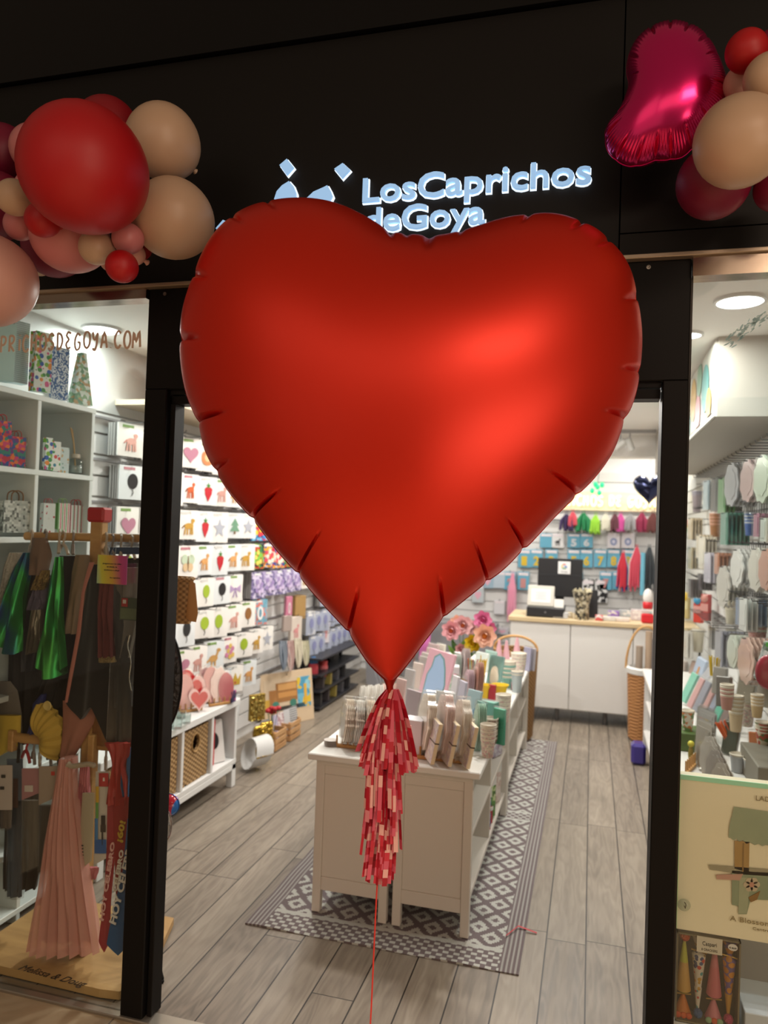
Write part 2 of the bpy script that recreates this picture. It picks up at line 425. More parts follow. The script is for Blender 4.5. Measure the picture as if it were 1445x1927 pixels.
for x in (-1.375, .13):
    s_ = MB(); s_.M = Matrix.Translation((x, YF-.016, 2.36)) @ Matrix.Rotation(PI/2, 4, 'X')
    s_.lathe([(.0, .0), (.006, .0), (.006, .002), (.0025, .0022), (0, .001)], 12)
    single('panel_screw', s_, mat('9a948c', .3, .9), 'small steel screw head in the black panel above the %s of the doorway' % ('left post' if x < -1 else 'right post'), 'screw')
w1 = struct('window_1', MB().box(-4, -1.434, YF-.004, YF+.004, .008, 2.35), GLASS)
w2 = struct('window_2', MB().box(.2475, 3, YF-.004, YF+.004, .008, 2.33), GLASS)

# ceiling downlights of the shop
COOL = (.90, 1.0, .97); NEUT = (1.0, .95, .88)
def downlight(x, y, r, p, col, lab):
    t = thing('ceiling_downlight', lab, 'ceiling light', (x, y, ZC-.012))
    link('rim', MB().lathe([(r, 0), (r+.012, .0), (r+.012, .012), (r, .012)], 28, cap=False), mat('d8d8d8', .4), t, True)
    link('diffuser', MB().lathe([(r, .002), (r, .008)], 28), mat('ffffff', .5, emit=6), t)
    l = bpy.data.lights.new('downlight_glow', 'AREA'); l.shape = 'DISK'; l.size = r*1.8; l.energy = p; l.color = col
    o = bpy.data.objects.new('downlight_glow', l); COL.objects.link(o); o.parent = t; o.location = (0, 0, -.006)
for x, y, r, p, c, lab in ((-2.36, 3.2, .085, 6.5, COOL, 'round white ceiling downlight glowing above the bookshelf in the left shop window'),
        (.53, 3.18, .085, 8, COOL, 'large round white ceiling downlight glowing behind the right window glass'),
        (.40, 3.68, .055, 9, NEUT, 'small warm round ceiling downlight beside the right door post'),
        (-1.5, 3.9, .085, 23, NEUT, 'round ceiling downlight over the left aisle near the white cube shelf'),
        (-.3, 3.9, .085, 22, NEUT, 'round ceiling downlight over the right aisle near the doorway'),
        (-1.6, 5.4, .085, 23, NEUT, 'round ceiling downlight over the left aisle beside the wooden crates'),
        (-.2, 5.3, .085, 23, NEUT, 'round ceiling downlight over the right aisle beside the display island'),
        (-1.6, 6.9, .085, 22, NEUT, 'round ceiling downlight at the far end of the left aisle'),
        (-.1, 6.3, .085, 24, NEUT, 'round ceiling downlight above the till counter'),
        (-.6, 7.8, .085, 9, NEUT, 'round ceiling downlight behind the till counter on the left'),
        (.5, 7.8, .085, 9, NEUT, 'round ceiling downlight behind the till counter on the right')):
    downlight(x, y, r, p, c, lab)

# ================================================================== the heart balloon
def radial_outline(px, P0, a, b, n, ntheta, grow=1.0):
    """pixel outline -> star-shaped radius function on the plane (P0; a, b)"""
    nn = a.cross(b); pts = []
    for x, y in px:
        d = ray(x, y); p = CAM+d*((P0-CAM).dot(nn)/d.dot(nn)); q = p-P0; pts.append((q.dot(a)*grow, q.dot(b)*grow))
    pts = smooth_line(pts+[pts[0]], 6)[:-1]
    P = np.array(pts); Q = np.roll(P, -1, 0); out = np.zeros(ntheta)
    for k in range(ntheta):
        t = 2*PI*k/ntheta; d = np.array((math.cos(t), math.sin(t))); e = Q-P
        den = d[0]*e[:, 1]-d[1]*e[:, 0]; den[np.abs(den) < 1e-12] = 1e-12
        s = (P[:, 0]*e[:, 1]-P[:, 1]*e[:, 0])/den; u = (P[:, 0]*d[1]-P[:, 1]*d[0])/den
        ok = (s > 0) & (u >= -1e-6) & (u <= 1+1e-6); out[k] = s[ok].max() if ok.any() else np.nan
    bad = np.isnan(out); idx = np.arange(ntheta); out[bad] = np.interp(idx[bad], idx[~bad], out[~bad])
    return out, P
def poisson_height(P, ng=150):
    lo = P.min(0)-.02; hi = P.max(0)+.02
    xs = np.linspace(lo[0], hi[0], ng); ys = np.linspace(lo[1], hi[1], ng)
    X, Y = np.meshgrid(xs, ys); ins = np.zeros(X.shape, bool); Q = np.roll(P, -1, 0)
    for (x1, y1), (x2, y2) in zip(P, Q):
        c = ((y1 > Y) != (y2 > Y)) & (X < (x2-x1)*(Y-y1)/((y2-y1) if y2 != y1 else 1e-12)+x1); ins ^= c
    dx2 = ((xs[1]-xs[0])**2+(ys[1]-ys[0])**2)/2; u = np.zeros(X.shape)
    w = 1.93; par = (np.add.outer(np.arange(ng), np.arange(ng)) % 2)
    for it in range(500):
        for q in (0, 1):
            s = .25*(np.roll(u, 1, 0)+np.roll(u, -1, 0)+np.roll(u, 1, 1)+np.roll(u, -1, 1)+dx2)
            mk = ins & (par == q); u[mk] += w*(s[mk]-u[mk])
    def f(x, y):
        i = (x-xs[0])/(xs[1]-xs[0]); j = (y-ys[0])/(ys[1]-ys[0]); i0 = np.clip(i.astype(int), 0, ng-2); j0 = np.clip(j.astype(int), 0, ng-2)
        a = i-i0; b = j-j0
        return u[j0, i0]*(1-a)*(1-b)+u[j0, i0+1]*a*(1-b)+u[j0+1, i0]*(1-a)*b+u[j0+1, i0+1]*a*b
    return f
def foil_body(px, Pc, a, b, half, creases, nth=900, nr=56, grow=1.0, power=.5, wr=0.0, wrn=0, flange=.004):
    """creases: (theta, depth, angular width, inward reach)"""
    rad, P = radial_outline(px, Pc, a, b, None, nth, grow); fh = poisson_height(P)
    th = np.arange(nth)*2*PI/nth; amp = np.zeros(nth); reach = np.zeros(nth)+.12; notch = np.zeros(nth)
    for t0, dep, wid, rc in creases:
        d = np.abs((th-t0+PI) % (2*PI)-PI); g = np.exp(-(d/wid)**2); amp = np.maximum(amp, g*dep); reach = np.where(g > .05, np.maximum(reach, rc), reach)
        notch += np.exp(-(d/(wid*2.2))**2)*dep*.012
    # each panel between two creases swells a little
    ts = sorted(c[0] % (2*PI) for c in creases)
    if ts:
        for k in range(nth):
            lo = max([t for t in ts if t <= th[k]] or [ts[-1]-2*PI]); hi = min([t for t in ts if t > th[k]] or [ts[0]+2*PI])
            notch[k] -= .004*math.sin(PI*(th[k]-lo)/(hi-lo)) if hi-lo < .8 else 0
    R = rad*(1-notch); rr = 1-(1-np.linspace(0, 1, nr+1))**1.6
    umax = None; H = np.zeros((nr+1, nth))
    for i, r in enumerate(rr):
        q = min(r, .95); h = np.maximum(fh(R*q*np.cos(th), R*q*np.sin(th)), 0)
        if r > .95: h = h*(1-r)/.05
        H[i] = h
    H = (H/H.max())**power*half
    for i, r in enumerate(rr):
        k = np.clip((r-(1-reach))/np.maximum(reach, 1e-6), 0, 1); k = k*k*(3-2*k)
        H[i] *= 1-amp*k
        if wr: 
            kk = np.clip((r-.70)/.3, 0, 1)*np.clip((1-r)/.04, 0, 1); H[i] += wr*np.sin(th*wrn)*kk
    vs = []; fs = []
    def P3(x, y, z): return (x, -z, y)
    for sgn in (1, -1):
        k0 = len(vs); vs.append(P3(0, 0, sgn*float(H[0].mean())))
        for i in range(1, nr+1):
            for k in range(nth): vs.append(P3(R[k]*rr[i]*math.cos(th[k]), R[k]*rr[i]*math.sin(th[k]), sgn*max(H[i, k], 0)))
        for k in range(nth):
            k2 = (k+1) % nth; fs.append((k0, k0+1+k, k0+1+k2) if sgn > 0 else (k0, k0+1+k2, k0+1+k))
            for i in range(nr-1):
                q = (k0+1+i*nth+k, k0+1+(i+1)*nth+k, k0+1+(i+1)*nth+k2, k0+1+i*nth+k2); fs.append(q if sgn > 0 else q[::-1])
    mb = MB(); mb.add(vs, fs)
    # welded seam flange
    rows = []
    for q, z in ((.992, .0012), (1+flange/.5, .0008), (1+flange/.5, -.0008), (.992, -.0012)):
        rows.append([P3(R[k % nth]*q*math.cos(th[k % nth]), R[k % nth]*q*math.sin(th[k % nth]), z) for k in range(nth+1)])
    sm = MB(); sm.grid(rows)
    return mb, sm, R, th
def frame_of(Pc, tilt=0.0):
    n = (Pc-CAM); n.z = 0; n.normalize(); a = Vector((n.y, -n.x, 0)); return a, Vector((0, 0, 1)), math.atan2(a.y, a.x)
HEART = [(808,448),(830,444),(850,440),(900,425),(950,408),(1000,400),(1045,399),(1090,410),(1130,430),(1165,462),(1190,500),(1205,550),(1213,610),(1214,660),(1210,710),(1197,760),(1182,795),(1160,850),(1130,895),(1095,933),(1050,975),(1000,1030),(985,1043),(950,1077),(915,1105),(870,1140),(835,1172),(800,1215),(770,1255),(745,1285),(733,1294),(722,1287),(690,1255),(660,1210),(650,1195),(615,1155),(575,1110),(555,1085),(520,1045),(475,988),(430,935),(400,890),(380,850),(366,800),(345,745),(334,690),(331,640),(336,590),(346,550),(358,515),(372,480),(395,440),(425,408),(460,388),(500,375),(550,370),(600,373),(640,383),(680,402),(710,420),(730,436),(750,441),(785,444)]
HP = at_y(772, 770, 1.72); ha, hb, hz = frame_of(HP)
HGROW = .974
CRE = [((360,518),.35,.010,.12),((336,640),.7,.010,.14),((365,797),.8,.009,.2),((403,888),.6,.008,.1),((472,980),.85,.007,.24),((557,1087),.85,.006,.26),((655,1195),.7,.005,.22),((836,1172),.6,.006,.22),((920,1103),.85,.006,.24),((990,1040),.85,.007,.22),((1092,936),.85,.008,.24),((1182,790),.7,.009,.16),((1211,700),.6,.009,.14),((1206,560),.4,.01,.1),((1150,452),.3,.008,.07),((1102,416),.35,.008,.08),((1000,401),.35,.010,.1),((870,434),.2,.015,.12),((808,448),.22,.03,.2),((733,438),.35,.02,.14),((765,443),.2,.02,.12),((430,405),.25,.008,.06),((497,376),.3,.008,.08)]
cr = []
for (x, y), d_, w_, rc in CRE:
    d = ray(x, y); nn = ha.cross(hb); q = CAM+d*((HP-CAM).dot(nn)/d.dot(nn))-HP
    cr.append((math.atan2(q.dot(hb), q.dot(ha)), d_, w_, rc))
body, seam, HR, HT = foil_body(HEART, HP, ha, hb, .235, cr, grow=HGROW)
def satin_red():
    g = NG('satin_red_foil'); o = g.xyz('Object')
    g.set(Metallic=.65, Roughness=.40, Coat_Weight=.2, Coat_Roughness=.3)
    g.b.inputs['Base Color'].default_value = (.76, .026, .006, 1)
    n = g.noise(g.tc.outputs['Object'], 3.5, 1); g.bump(n, .08, .05)
    return g.m
SRED = satin_red()
hb_t = thing('heart_balloon', 'giant satin red heart foil balloon floating upright in front of the shop doorway', 'balloon', HP, hz)
link('heart_body', body, SRED, hb_t, True)
link('seam_flange', seam, mat('8c1408', .35, .7), hb_t)
TIP = Vector((at_y(733, 1294, 1.72)))
tl = hb_t.matrix_world
def to_local(o, p): 
    M = Matrix.Translation(o.location) @ o.rotation_euler.to_matrix().to_4x4()
    return M.inverted() @ Vector(p)
q = to_local(hb_t, TIP)
link('filling_neck', MB().tube([q+Vector((0, 0, .03)), q+Vector((0, 0, .005)), q+Vector((.002, 0, -.02)), q+Vector((-.004, .003, -.035))], [.02, .009, .007, .013], 10), mat('a3160a', .35, .6), hb_t, True)

# ribbon and fringe tail under the heart
RIB = mat('e0362c', .4)
TB = TIP+Vector((0, 0, -.012))
rp = [TIP+Vector((0, .004, -.02)), at_y(722, 1500, 1.72), at_y(710, 1660, 1.72), at_y(704, 1780, 1.72), at_y(697, 1927, 1.72)]
end = Vector((rp[-1].x-.01, 1.72, 0.001)); rp.append(end)
single('balloon_ribbon', MB().tube(smooth_line([tuple(p) for p in rp], 6), .0019, 6), RIB, 'thin red ribbon running from the heart balloon down to the ground', 'ribbon', smooth=True)
tt = thing('fringe_garland', 'long red and pink paper tassel tail hanging under the giant heart balloon', 'garland', TB)
FM = [mat('b8142c', .55), mat('cc2c40', .5), mat('d65a70', .55), mat('e48a92', .55), mat('ecb4ac', .55), mat('a80f26', .4)]
S_ = depth(TB)/F_PX
# (centre px x at top, top y, bottom y, half width top, half width bottom, n, lean)
for lab, (cx, y0, y1, wt, wb, n, cxb) in zip(('topmost', 'second', 'third', 'lowest'),
        (((738, 1297, 1462, 8, 52, 46, 725)), ((722, 1370, 1555, 26, 34, 42, 722)), ((722, 1450, 1620, 24, 32, 40, 716)), ((722, 1540, 1668, 22, 24, 36, 716)))):
    fm = MB(); rr_ = random.Random(int(y0))
    for i in range(n):
        u = (i+.5)/n*2-1+rr_.uniform(-.05, .05); L = (y1-y0)*rr_.uniform(.72, 1.0)*(1-.06*abs(u)); w = rr_.uniform(5.5, 10)
        if y0 < 1300 and abs(u) < .35: L *= 1.0
        dep = rr_.uniform(-1, 1); x0 = cx+u*wt; x1 = cxb+u*wb+rr_.uniform(-4, 4)
        if y0 < 1300 and u > .45: x1 = cxb+u*wb+8; L = (y1-y0)*rr_.uniform(.85, .98)
        nseg = 8; pts = []
        for s in range(nseg+1):
            t = s/nseg; sx = x0+(x1-x0)*(t**.7 if y0 < 1300 else t)
            p = at_y(sx, y0+L*t, 1.72)+Vector((0, dep*(.006+.026*t**.7)*(1-.3*abs(u)), 0)); pts.append(p-TB)
        tw = rr_.uniform(-.8, .8); hv = Vector((math.cos(tw), math.sin(tw), 0))*(w*S_*.5)
        # colour blocks of similar length, kept in step across the fringe
        ph = rr_.choice((0, 0, 1, 2)); 
        for s in range(nseg):
            fm.use(FM[(rr_.choice((0, 1, 2, 0, 3, 4, 5, 2)) if rr_.random() < .8 else (s+ph) % 6)])
            a_, b_ = pts[s], pts[s+1]; e = Vector((0, .0005, 0))
            fm.add([a_-hv, a_+hv, b_+hv, b_-hv, a_-hv+e, a_+hv+e, b_+hv+e, b_-hv+e], [(0, 1, 2, 3), (7, 6, 5, 4), (0, 4, 5, 1), (1, 5, 6, 2), (2, 6, 7, 3), (3, 7, 4, 0)])
    fo = link('paper_fringe', fm, None, tt)
link('tie_cord', MB().tube([(0, .002, .01), (-.006, .004, -.1), (-.012, .004, -.25), (-.02, .004, -.42)], .004, 6), mat('b5202a', .6), tt)

# ================================================================== latex balloon clusters
LAT = {'red': ('b30d14', .5), 'deepred': ('8f0b18', .5), 'cream': ('c9a98c', .42), 'pink': ('cf7f80', .42), 'wine': ('7a0a30', .5), 'palepink': ('d3a193', .42), 'white': ('cbb8a2', .42)}
def latex(px, py, r, y, colr, label, group, egg=.05, tilt=None):
    c = at_y(px, py, y); R_ = r*depth(c)/F_PX; h, ro = LAT[colr]
    t = thing('latex_balloon', label, 'balloon', c, rot=(tilt or (PI/2+RND.uniform(-.35, .35), RND.uniform(-.35, .35), RND.uniform(-.4, .1))), group=group)
    mb = MB(); m, n = 22, 36; vs = []
    for i in range(m+1):
        a = PI*i/m; z = math.cos(a); s = math.sin(a)*(1+egg*z)
        for k in range(n): vs.append((R_*s*math.cos(2*PI*k/n), R_*s*math.sin(2*PI*k/n), R_*(1.03*z if z > 0 else 1.06*z)))
    mb.add(vs, [(i*n+k, (i+1)*n+k, (i+1)*n+(k+1) % n, i*n+(k+1) % n) for i in range(m) for k in range(n)])
    M_ = mat(h, ro, coat=.05, coatr=.3)
    link('balloon_skin', mb, M_, t, True)
    link('knot', MB().lathe([(.006, -R_*1.05), (.005, -R_*1.06-.006), (.009, -R_*1.06-.014), (.007, -R_*1.06-.016)], 10), M_, t, True)
    return t
GL = 'latex balloons of the cluster above the left window'; GR = 'latex balloons of the cluster above the right window'
for a_ in ((160, 320, 116, 1.62, 'red', 'very large red latex balloon in the middle of the left cluster'),
 (203, 247, 60, 1.99, 'deepred', 'red balloon half hidden behind the top of the very large red one'),
 (307, 268, 68, 1.90, 'cream', 'upper of the two large cream balloons at the right end of the left cluster'),
 (327, 412, 74, 1.90, 'cream', 'lower of the two large cream balloons at the right end of the left cluster'),
 (8, 292, 55, 2.06, 'wine', 'dark wine balloon at the upper left edge, behind the pale pink one'),
 (68, 282, 46, 1.98, 'pink', 'pink balloon peeping out left of the very large red one'),
 (-4, 388, 62, 1.98, 'wine', 'dark wine balloon behind the small cream one at the left edge'),
 (27, 372, 33, 1.72, 'cream', 'small cream balloon at the left edge of the left cluster'),
 (55, 352, 26, 1.84, 'pink', 'small pink balloon tucked between the cream one and the very large red one'),
 (38, 423, 29, 1.82, 'pink', 'small pink balloon just below the small cream one at left'),
 (81, 414, 32, 1.70, 'red', 'small red balloon under the lower left of the very large red one'),
 (132, 442, 70, 1.86, 'pink', 'large pink balloon under the very large red one'),
 (105, 462, 59, 2.04, 'wine', 'dark wine balloon showing below the large pink one'),
 (182, 466, 32, 1.78, 'cream', 'small cream balloon in front of the large pink one'),
 (241, 449, 29, 1.80, 'pink', 'small pink balloon under the lower right of the very large red one'),
 (230, 502, 30, 1.76, 'red', 'small red balloon hanging lowest in the left cluster'),
 (262, 466, 24, 1.95, 'deepred', 'dark red balloon peeping out beside the lower large cream one'),
 (210, 490, 22, 1.90, 'palepink', 'small pale pink balloon behind the lowest small red one'),
 (252, 478, 21, 1.90, 'palepink', 'small pale balloon right of the lowest small red one'),
 (74, 495, 24, 2.08, 'white', 'small white balloon peeping out below the dark wine one'),
 (-20, 528, 86, 1.78, 'palepink', 'large peach balloon cut by the left edge of the picture')):
    latex(*a_, GL)
for a_ in ((1392, 268, 83, 1.80, 'cream', 'large cream balloon in the middle of the right cluster'),
 (1343, 344, 67, 2.0, 'wine', 'dark wine balloon below the large cream one on the right'),
 (1462, 355, 42, 2.0, 'wine', 'dark wine balloon cut by the right edge, under the large cream one'),
 (1446, 148, 45, 1.80, 'cream', 'cream balloon cut by the right edge, above the large cream one'),
 (1396, 158, 33, 1.93, 'palepink', 'pale pink balloon between the red one and the large cream one'),
 (1405, 97, 38, 1.84, 'red', 'small red balloon on top of the right cluster'),
 (1452, 88, 30, 1.97, 'wine', 'dark wine balloon behind the small red one at the right edge'),
 (1458, 98, 22, 1.88, 'pink', 'small pink balloon cut by the right edge beside the small red one')):
    latex(*a_, GR)
MAG = [(1262,38),(1290,43),(1318,55),(1340,78),(1355,105),(1368,140),(1373,170),(1360,205),(1338,240),(1312,275),(1285,298),(1260,304),(1232,306),(1205,315),(1180,316),(1156,305),(1140,285),(1135,260),(1140,238),(1160,215),(1172,190),(1180,160),(1177,135),(1180,105),(1195,75),(1222,52)]
MP = at_y(1255, 185, 1.98); ma, mb_, mz = frame_of(MP)
crm = []
for (x, y) in ((1262,38),(1222,52),(1180,110),(1178,150),(1150,225),(1136,262),(1156,305),(1195,316),(1232,306),(1262,304),(1300,285),(1340,238),(1372,168),(1355,105),(1335,72),(1300,46)):
    d = ray(x, y); nn = ma.cross(mb_); q = CAM+d*((MP-CAM).dot(nn)/d.dot(nn))-MP; crm.append((math.atan2(q.dot(mb_), q.dot(ma)), .45, .02, .3))
b2, s2, _, _ = foil_body(MAG, MP, ma, mb_, .085, crm, nth=720, nr=40, grow=.97, wr=.0016, wrn=120)
mt = thing('magenta_heart_balloon', 'tilted shiny magenta heart foil balloon fixed to the black panel right of the sign', 'balloon', MP, mz)
link('foil_body', b2, mat('ee2478', .22, .85, coat=.3), mt, True); link('seam_flange', s2, mat('a00e4a', .2, 1.0), mt)

# ================================================================== the lit sign
LIT = mat('8fb6dc', .5, emit=.85); SIDE = mat('e8f4ff', .5, emit=1.0)
sg = thing('shop_sign', 'white lit channel letters and angular emblem on the black panel above the doorway', 'sign', (-.5, YF-.032, 2.6))
def sign_line(txt, p0, p1, h, parent):
    # letters one by one along the line, so each is a part
    me = text_mesh(txt, 1, 0, .03); co_ = np.array([v.co[:] for v in me.vertices]); x0, x1 = co_[:, 0].min(), co_[:, 0].max(); bpy.data.meshes.remove(me)
    cap = text_mesh('L', 1, 0, .03); ch_ = np.ptp([v.co.z for v in cap.vertices]); sx = (p1.x-p0.x)/(x1-x0); sz = h/ch_
    for i, c in enumerate(txt):
        full = text_mesh(txt[:i+1], 1, 0, .03, align='LEFT'); xa = max(v.co.x for v in full.vertices)
        one = text_mesh(c, 1, 1.0, .012, align='LEFT'); oa = max(v.co.x for v in one.vertices)
        ref = text_mesh(txt, 1, 0, .03, align='LEFT'); rx = min(v.co.x for v in ref.vertices)
        one.transform(Matrix.Diagonal((sx, .009, sz, 1))); one.materials.append(LIT)
        link('sign_letter', one, None, parent, loc=Vector((p0.x+(xa-oa-rx)*sx, YF-.043, p0.z))-parent.location)
        # bright rim: slightly larger thin plate behind
        rim = text_mesh(c, 1, 1.0, .032, align='LEFT'); rim.transform(Matrix.Diagonal((sx, .004, sz, 1))); rim.materials.append(SIDE)
        link('letter_rim', rim, None, parent.children[-1] if False else parent, loc=Vector((p0.x+(xa-oa-rx)*sx, YF-.036, p0.z))-parent.location)
l0 = at_y(679, 380, YF-.05); l1 = at_y(1112, 341, YF-.05); hcap = (at_y(677, 334, YF-.05)-at_y(680, 380, YF-.05)).length
sign_line('LosCaprichos', l0, l1, hcap, sg)
m0 = at_y(682, 436, YF-.05); m1 = at_y(912, 414, YF-.05)
sign_line('deGoya', m0, m1, hcap, sg)
for poly in ([(526,311),(540,299),(552,314),(539,329)], [(629,318),(645,307),(658,319),(643,335)], [(406,430),(420,414),(432,420),(418,436)],
             [(516,375),(521,360),(531,349),(544,341),(551,349),(556,362),(557,378)], [(574,376),(590,361),(608,353),(616,349),(621,358),(625,368),(619,380)]):
    pts = [at_y(x, y, YF-.05) for x, y in poly]
    link('emblem_piece', MB().prism([(p.x, p.z) for p in pts], YF-.052, YF-.034), LIT, sg, loc=-sg.location)
    c = sum((Vector(p) for p in pts), Vector())/len(pts)
    link('emblem_rim', MB().prism([(c.x+(p.x-c.x)*1.12, c.z+(p.z-c.z)*1.12) for p in pts], YF-.04, YF-.032), SIDE, sg, loc=-sg.location)

# ================================================================== shared builders for goods
def S(p): return depth(p)/F_PX                       # metres per photograph pixel at a point
ORD = ['first', 'second', 'third', 'fourth', 'fifth', 'sixth', 'seventh', 'eighth', 'ninth', 'tenth', 'eleventh', 'twelfth', 'thirteenth', 'fourteenth',
       'fifteenth', 'sixteenth', 'seventeenth', 'eighteenth', 'nineteenth', 'twentieth', 'twenty-first', 'twenty-second', 'twenty-third', 'twenty-fourth']
PAPER = 'e4e0d8'
def ngon(cx, cz, rx, rz, n=18, a0=0): return [(cx+rx*math.cos(a0+2*PI*k/n), cz+rz*math.sin(a0+2*PI*k/n)) for k in range(n)]
def heart2(cx, cz, r):
    out = []
    for k in range(24):
        t = 2*PI*k/24; out.append((cx+r*.0625*16*math.sin(t)**3, cz+r*.0625*(13*math.cos(t)-5*math.cos(2*t)-2*math.cos(3*t)-math.cos(4*t))))
    return out
def star2(cx, cz, r, n=5, q=.45): return [(cx+(r if k % 2 == 0 else r*q)*math.sin(PI*k/n), cz+(r if k % 2 == 0 else r*q)*math.cos(PI*k/n)) for k in range(2*n)]
def blobline(pts, w):
    """thick 2-D polyline as quads"""
    out = []
    for (x0, z0), (x1, z1) in zip(pts, pts[1:]):
        d = math.hypot(x1-x0, z1-z0) or 1; nx, nz = -(z1-z0)/d*w/2, (x1-x0)/d*w/2
        out.append([(x0+nx, z0+nz), (x1+nx, z1+nz), (x1-nx, z1-nz), (x0-nx, z0-nz)])
    return out
# picture motifs: lists of (polygon, colour) inside the box [-1,1]x[-1,1]
def motif(kind, c1, c2):
    if kind == 'heart': return [(heart2(0, 0, .8), c1)]
    if kind == 'star': return [(star2(0, 0, .85), c1)]
    if kind == 'balloon': return [(ngon(0, .2, .5, .62), c1)]+[(p, '555555') for p in blobline([(0, -.42), (.08, -.7), (-.05, -.95)], .05)]
    if kind == 'butterfly': return [(ngon(-.38, .3, .38, .42), c1), (ngon(.38, .3, .38, .42), c1), (ngon(-.28, -.35, .3, .35), c2), (ngon(.28, -.35, .3, .35), c2), (ngon(0, 0, .07, .6), '7d5a3a')]
    if kind == 'animal': return [(ngon(0, 0, .48, .28), c1), (ngon(.42, .5, .2, .18), c1)]+[(p, c1) for p in blobline([(.3, .1), (.42, .5)], .22)+blobline([(-.36, -.1), (-.42, -.8)], .13)+blobline([(-.15, -.1), (-.12, -.8)], .13)+blobline([(.2, -.1), (.2, -.8)], .13)+blobline([(.36, -.1), (.42, -.8)], .13)]+[(p, c2) for p in blobline([(-.45, .1), (-.7, -.2)], .1)]
    if kind == 'fruit': return [([(0, -.9), (.42, -.2), (.5, .3), (.2, .5), (-.2, .5), (-.5, .3), (-.42, -.2)], c1), (star2(0, .6, .32, 5, .4), '4c8a3a')]
    if kind == 'butterball': return [(ngon(0, 0, .7, .7), c1), (ngon(0, 0, .35, .35), c2)]
    if kind == 'tree': return [([(0, .9), (.5, .1), (-.5, .1)], c1), ([(0, .5), (.6, -.5), (-.6, -.5)], c1), ([(-.1, -.5), (.1, -.5), (.1, -.8), (-.1, -.8)], c2)]
    if kind == 'rocking': return [(ngon(0, .1, .4, .22), c1), (ngon(.38, .5, .18, .16), c1)]+[(p, c1) for p in blobline([(.25, .1), (.38, .5)], .2)+blobline([(-.25, 0), (-.35, -.6)], .1)+blobline([(.25, 0), (.35, -.6)], .1)]+[(p, c2) for p in blobline([(-.75, -.5), (-.4, -.72), (0, -.8), (.4, -.72), (.75, -.5)], .12)]
    if kind == 'crown': return [([(-.7, -.5), (.7, -.5), (.8, .5), (.35, 0), (0, .7), (-.35, 0), (-.8, .5)], c1), (ngon(0, -.28, .12, .12), c2)]
    if kind == 'drink': return [([(-.35, .7), (.35, .7), (.25, -.1), (.05, -.3), (.05, -.75), (-.05, -.75), (-.05, -.3), (-.25, -.1)], c1), (ngon(0, -.8, .3, .08), c2)]
    if kind == 'dino': return [(ngon(-.1, -.1, .5, .3), c1), (ngon(.5, .6, .25, .16), c1)]+[(p, c1) for p in blobline([(.2, 0), (.45, .6)], .22)+blobline([(-.4, -.1), (-.9, -.4)], .18)+blobline([(-.3, -.2), (-.3, -.8)], .16)+blobline([(.1, -.2), (.1, -.8)], .16)]
    if kind == 'zero': return [(ngon(0, 0, .5, .75), c1), (ngon(0, 0, .22, .45), c2)]
    if kind == 'cluster': return [(ngon(x, z, .25, .25), c) for x, z, c in ((-.4, .4, c1), (.1, .5, c2), (.45, .2, c1), (-.2, 0, c2), (.2, -.15, c1), (-.45, -.4, c1), (.05, -.6, c2), (.5, -.45, c2))]
    if kind == 'bow': return [([(0, 0), (-.8, .45), (-.8, -.35)], c1), ([(0, 0), (.8, .45), (.8, -.35)], c1), (ngon(0, 0, .16, .18), c2)]+[(p, c1) for p in blobline([(0, 0), (-.3, -.8)], .14)+blobline([(0, 0), (.3, -.8)], .14)]
    return [(ngon(0, 0, .6, .6), c1)]
def motif_mesh(kind, c1, c2, sx, sz, y, cx=0, cz=0, rough=.35, metal=0.0):
    mb = MB()
    for i, (poly, c) in enumerate(motif(kind, c1, c2)):
        mb.use(mat(c, rough, metal)); mb.prism([(cx+p[0]*sx, cz+p[1]*sz) for p in poly], y-.0006-.0002*i, y+.0008)
    return mb
FILM = mat('e6e3de', .22, coat=.6)
def make_packet(name, lab, kind, c1, c2, w=.165, h=.205, bg='e9e6e0', head='6f9a4a', stack=.075, sc='6f6d6c', cat='balloon packet', printed=None, metal=.0):
    """a hanging packet, hook point at the origin, front to -y, with the packets behind it on the same hook as its back stack"""
    t = thing(name, lab, cat)
    b = MB(); rows = []
    for i in range(7):
        z = -h*i/6; r = []
        for j in range(7):
            x = (j/6-.5)*w; bul = math.sin(PI*j/6)*math.sin(PI*min(i, 6)/6)*.006+.0015*math.sin(j*2.1+i*1.3)
            r.append((x, -.006-bul, z))
        rows.append(r)
    back = [[(p[0], .0, p[2]) for p in r] for r in rows]
    b.grid(rows); b.grid(back)
    b.grid([[rows[0][j] for j in range(7)], [back[0][j] for j in range(7)]]); b.grid([[rows[-1][j] for j in range(7)], [back[-1][j] for j in range(7)]])
    b.grid([[rows[i][0] for i in range(7)], [back[i][0] for i in range(7)]]); b.grid([[rows[i][-1] for i in range(7)], [back[i][-1] for i in range(7)]])
    link('packet_front', b, printed or mat(bg, .25, coat=.5), t, True)
    if kind: link('printed_picture', motif_mesh(kind, c1, c2, w*.41, h*.37, -.0135, 0, -h*.54, .3, metal), None, t)
    if head: link('header_strip', MB().box(-w*.34, w*.1, -.0095, -.007, -h*.13, -h*.05), mat(head, .4), t)
    st = MB(); k = int(stack/.009)
    for i in range(k):
        dx = RND.uniform(-.003, .003); st.use(mat(sc if i % 2 else 'c9c6c2', .4)); st.box(-w/2+dx, w/2+dx, .003+i*.009, .003+i*.009+.005, -h+RND.uniform(0, .006), -.002)
    link('packets_behind', st, None, t)
    return t
def put(src, used, loc, rz, label, group=None, sc=None, rot=None):
    """first use moves the source itself, later uses copy it with its parts"""
    o = src if not used.get(src.name) else copy_tree(src)
    used[src.name] = True
    o.location = loc; o.rotation_euler = rot if rot else (0, 0, rz); o['label'] = label
    if group: o['group'] = group
    if sc: o.scale = sc if isinstance(sc, tuple) else (sc,)*3
    return o
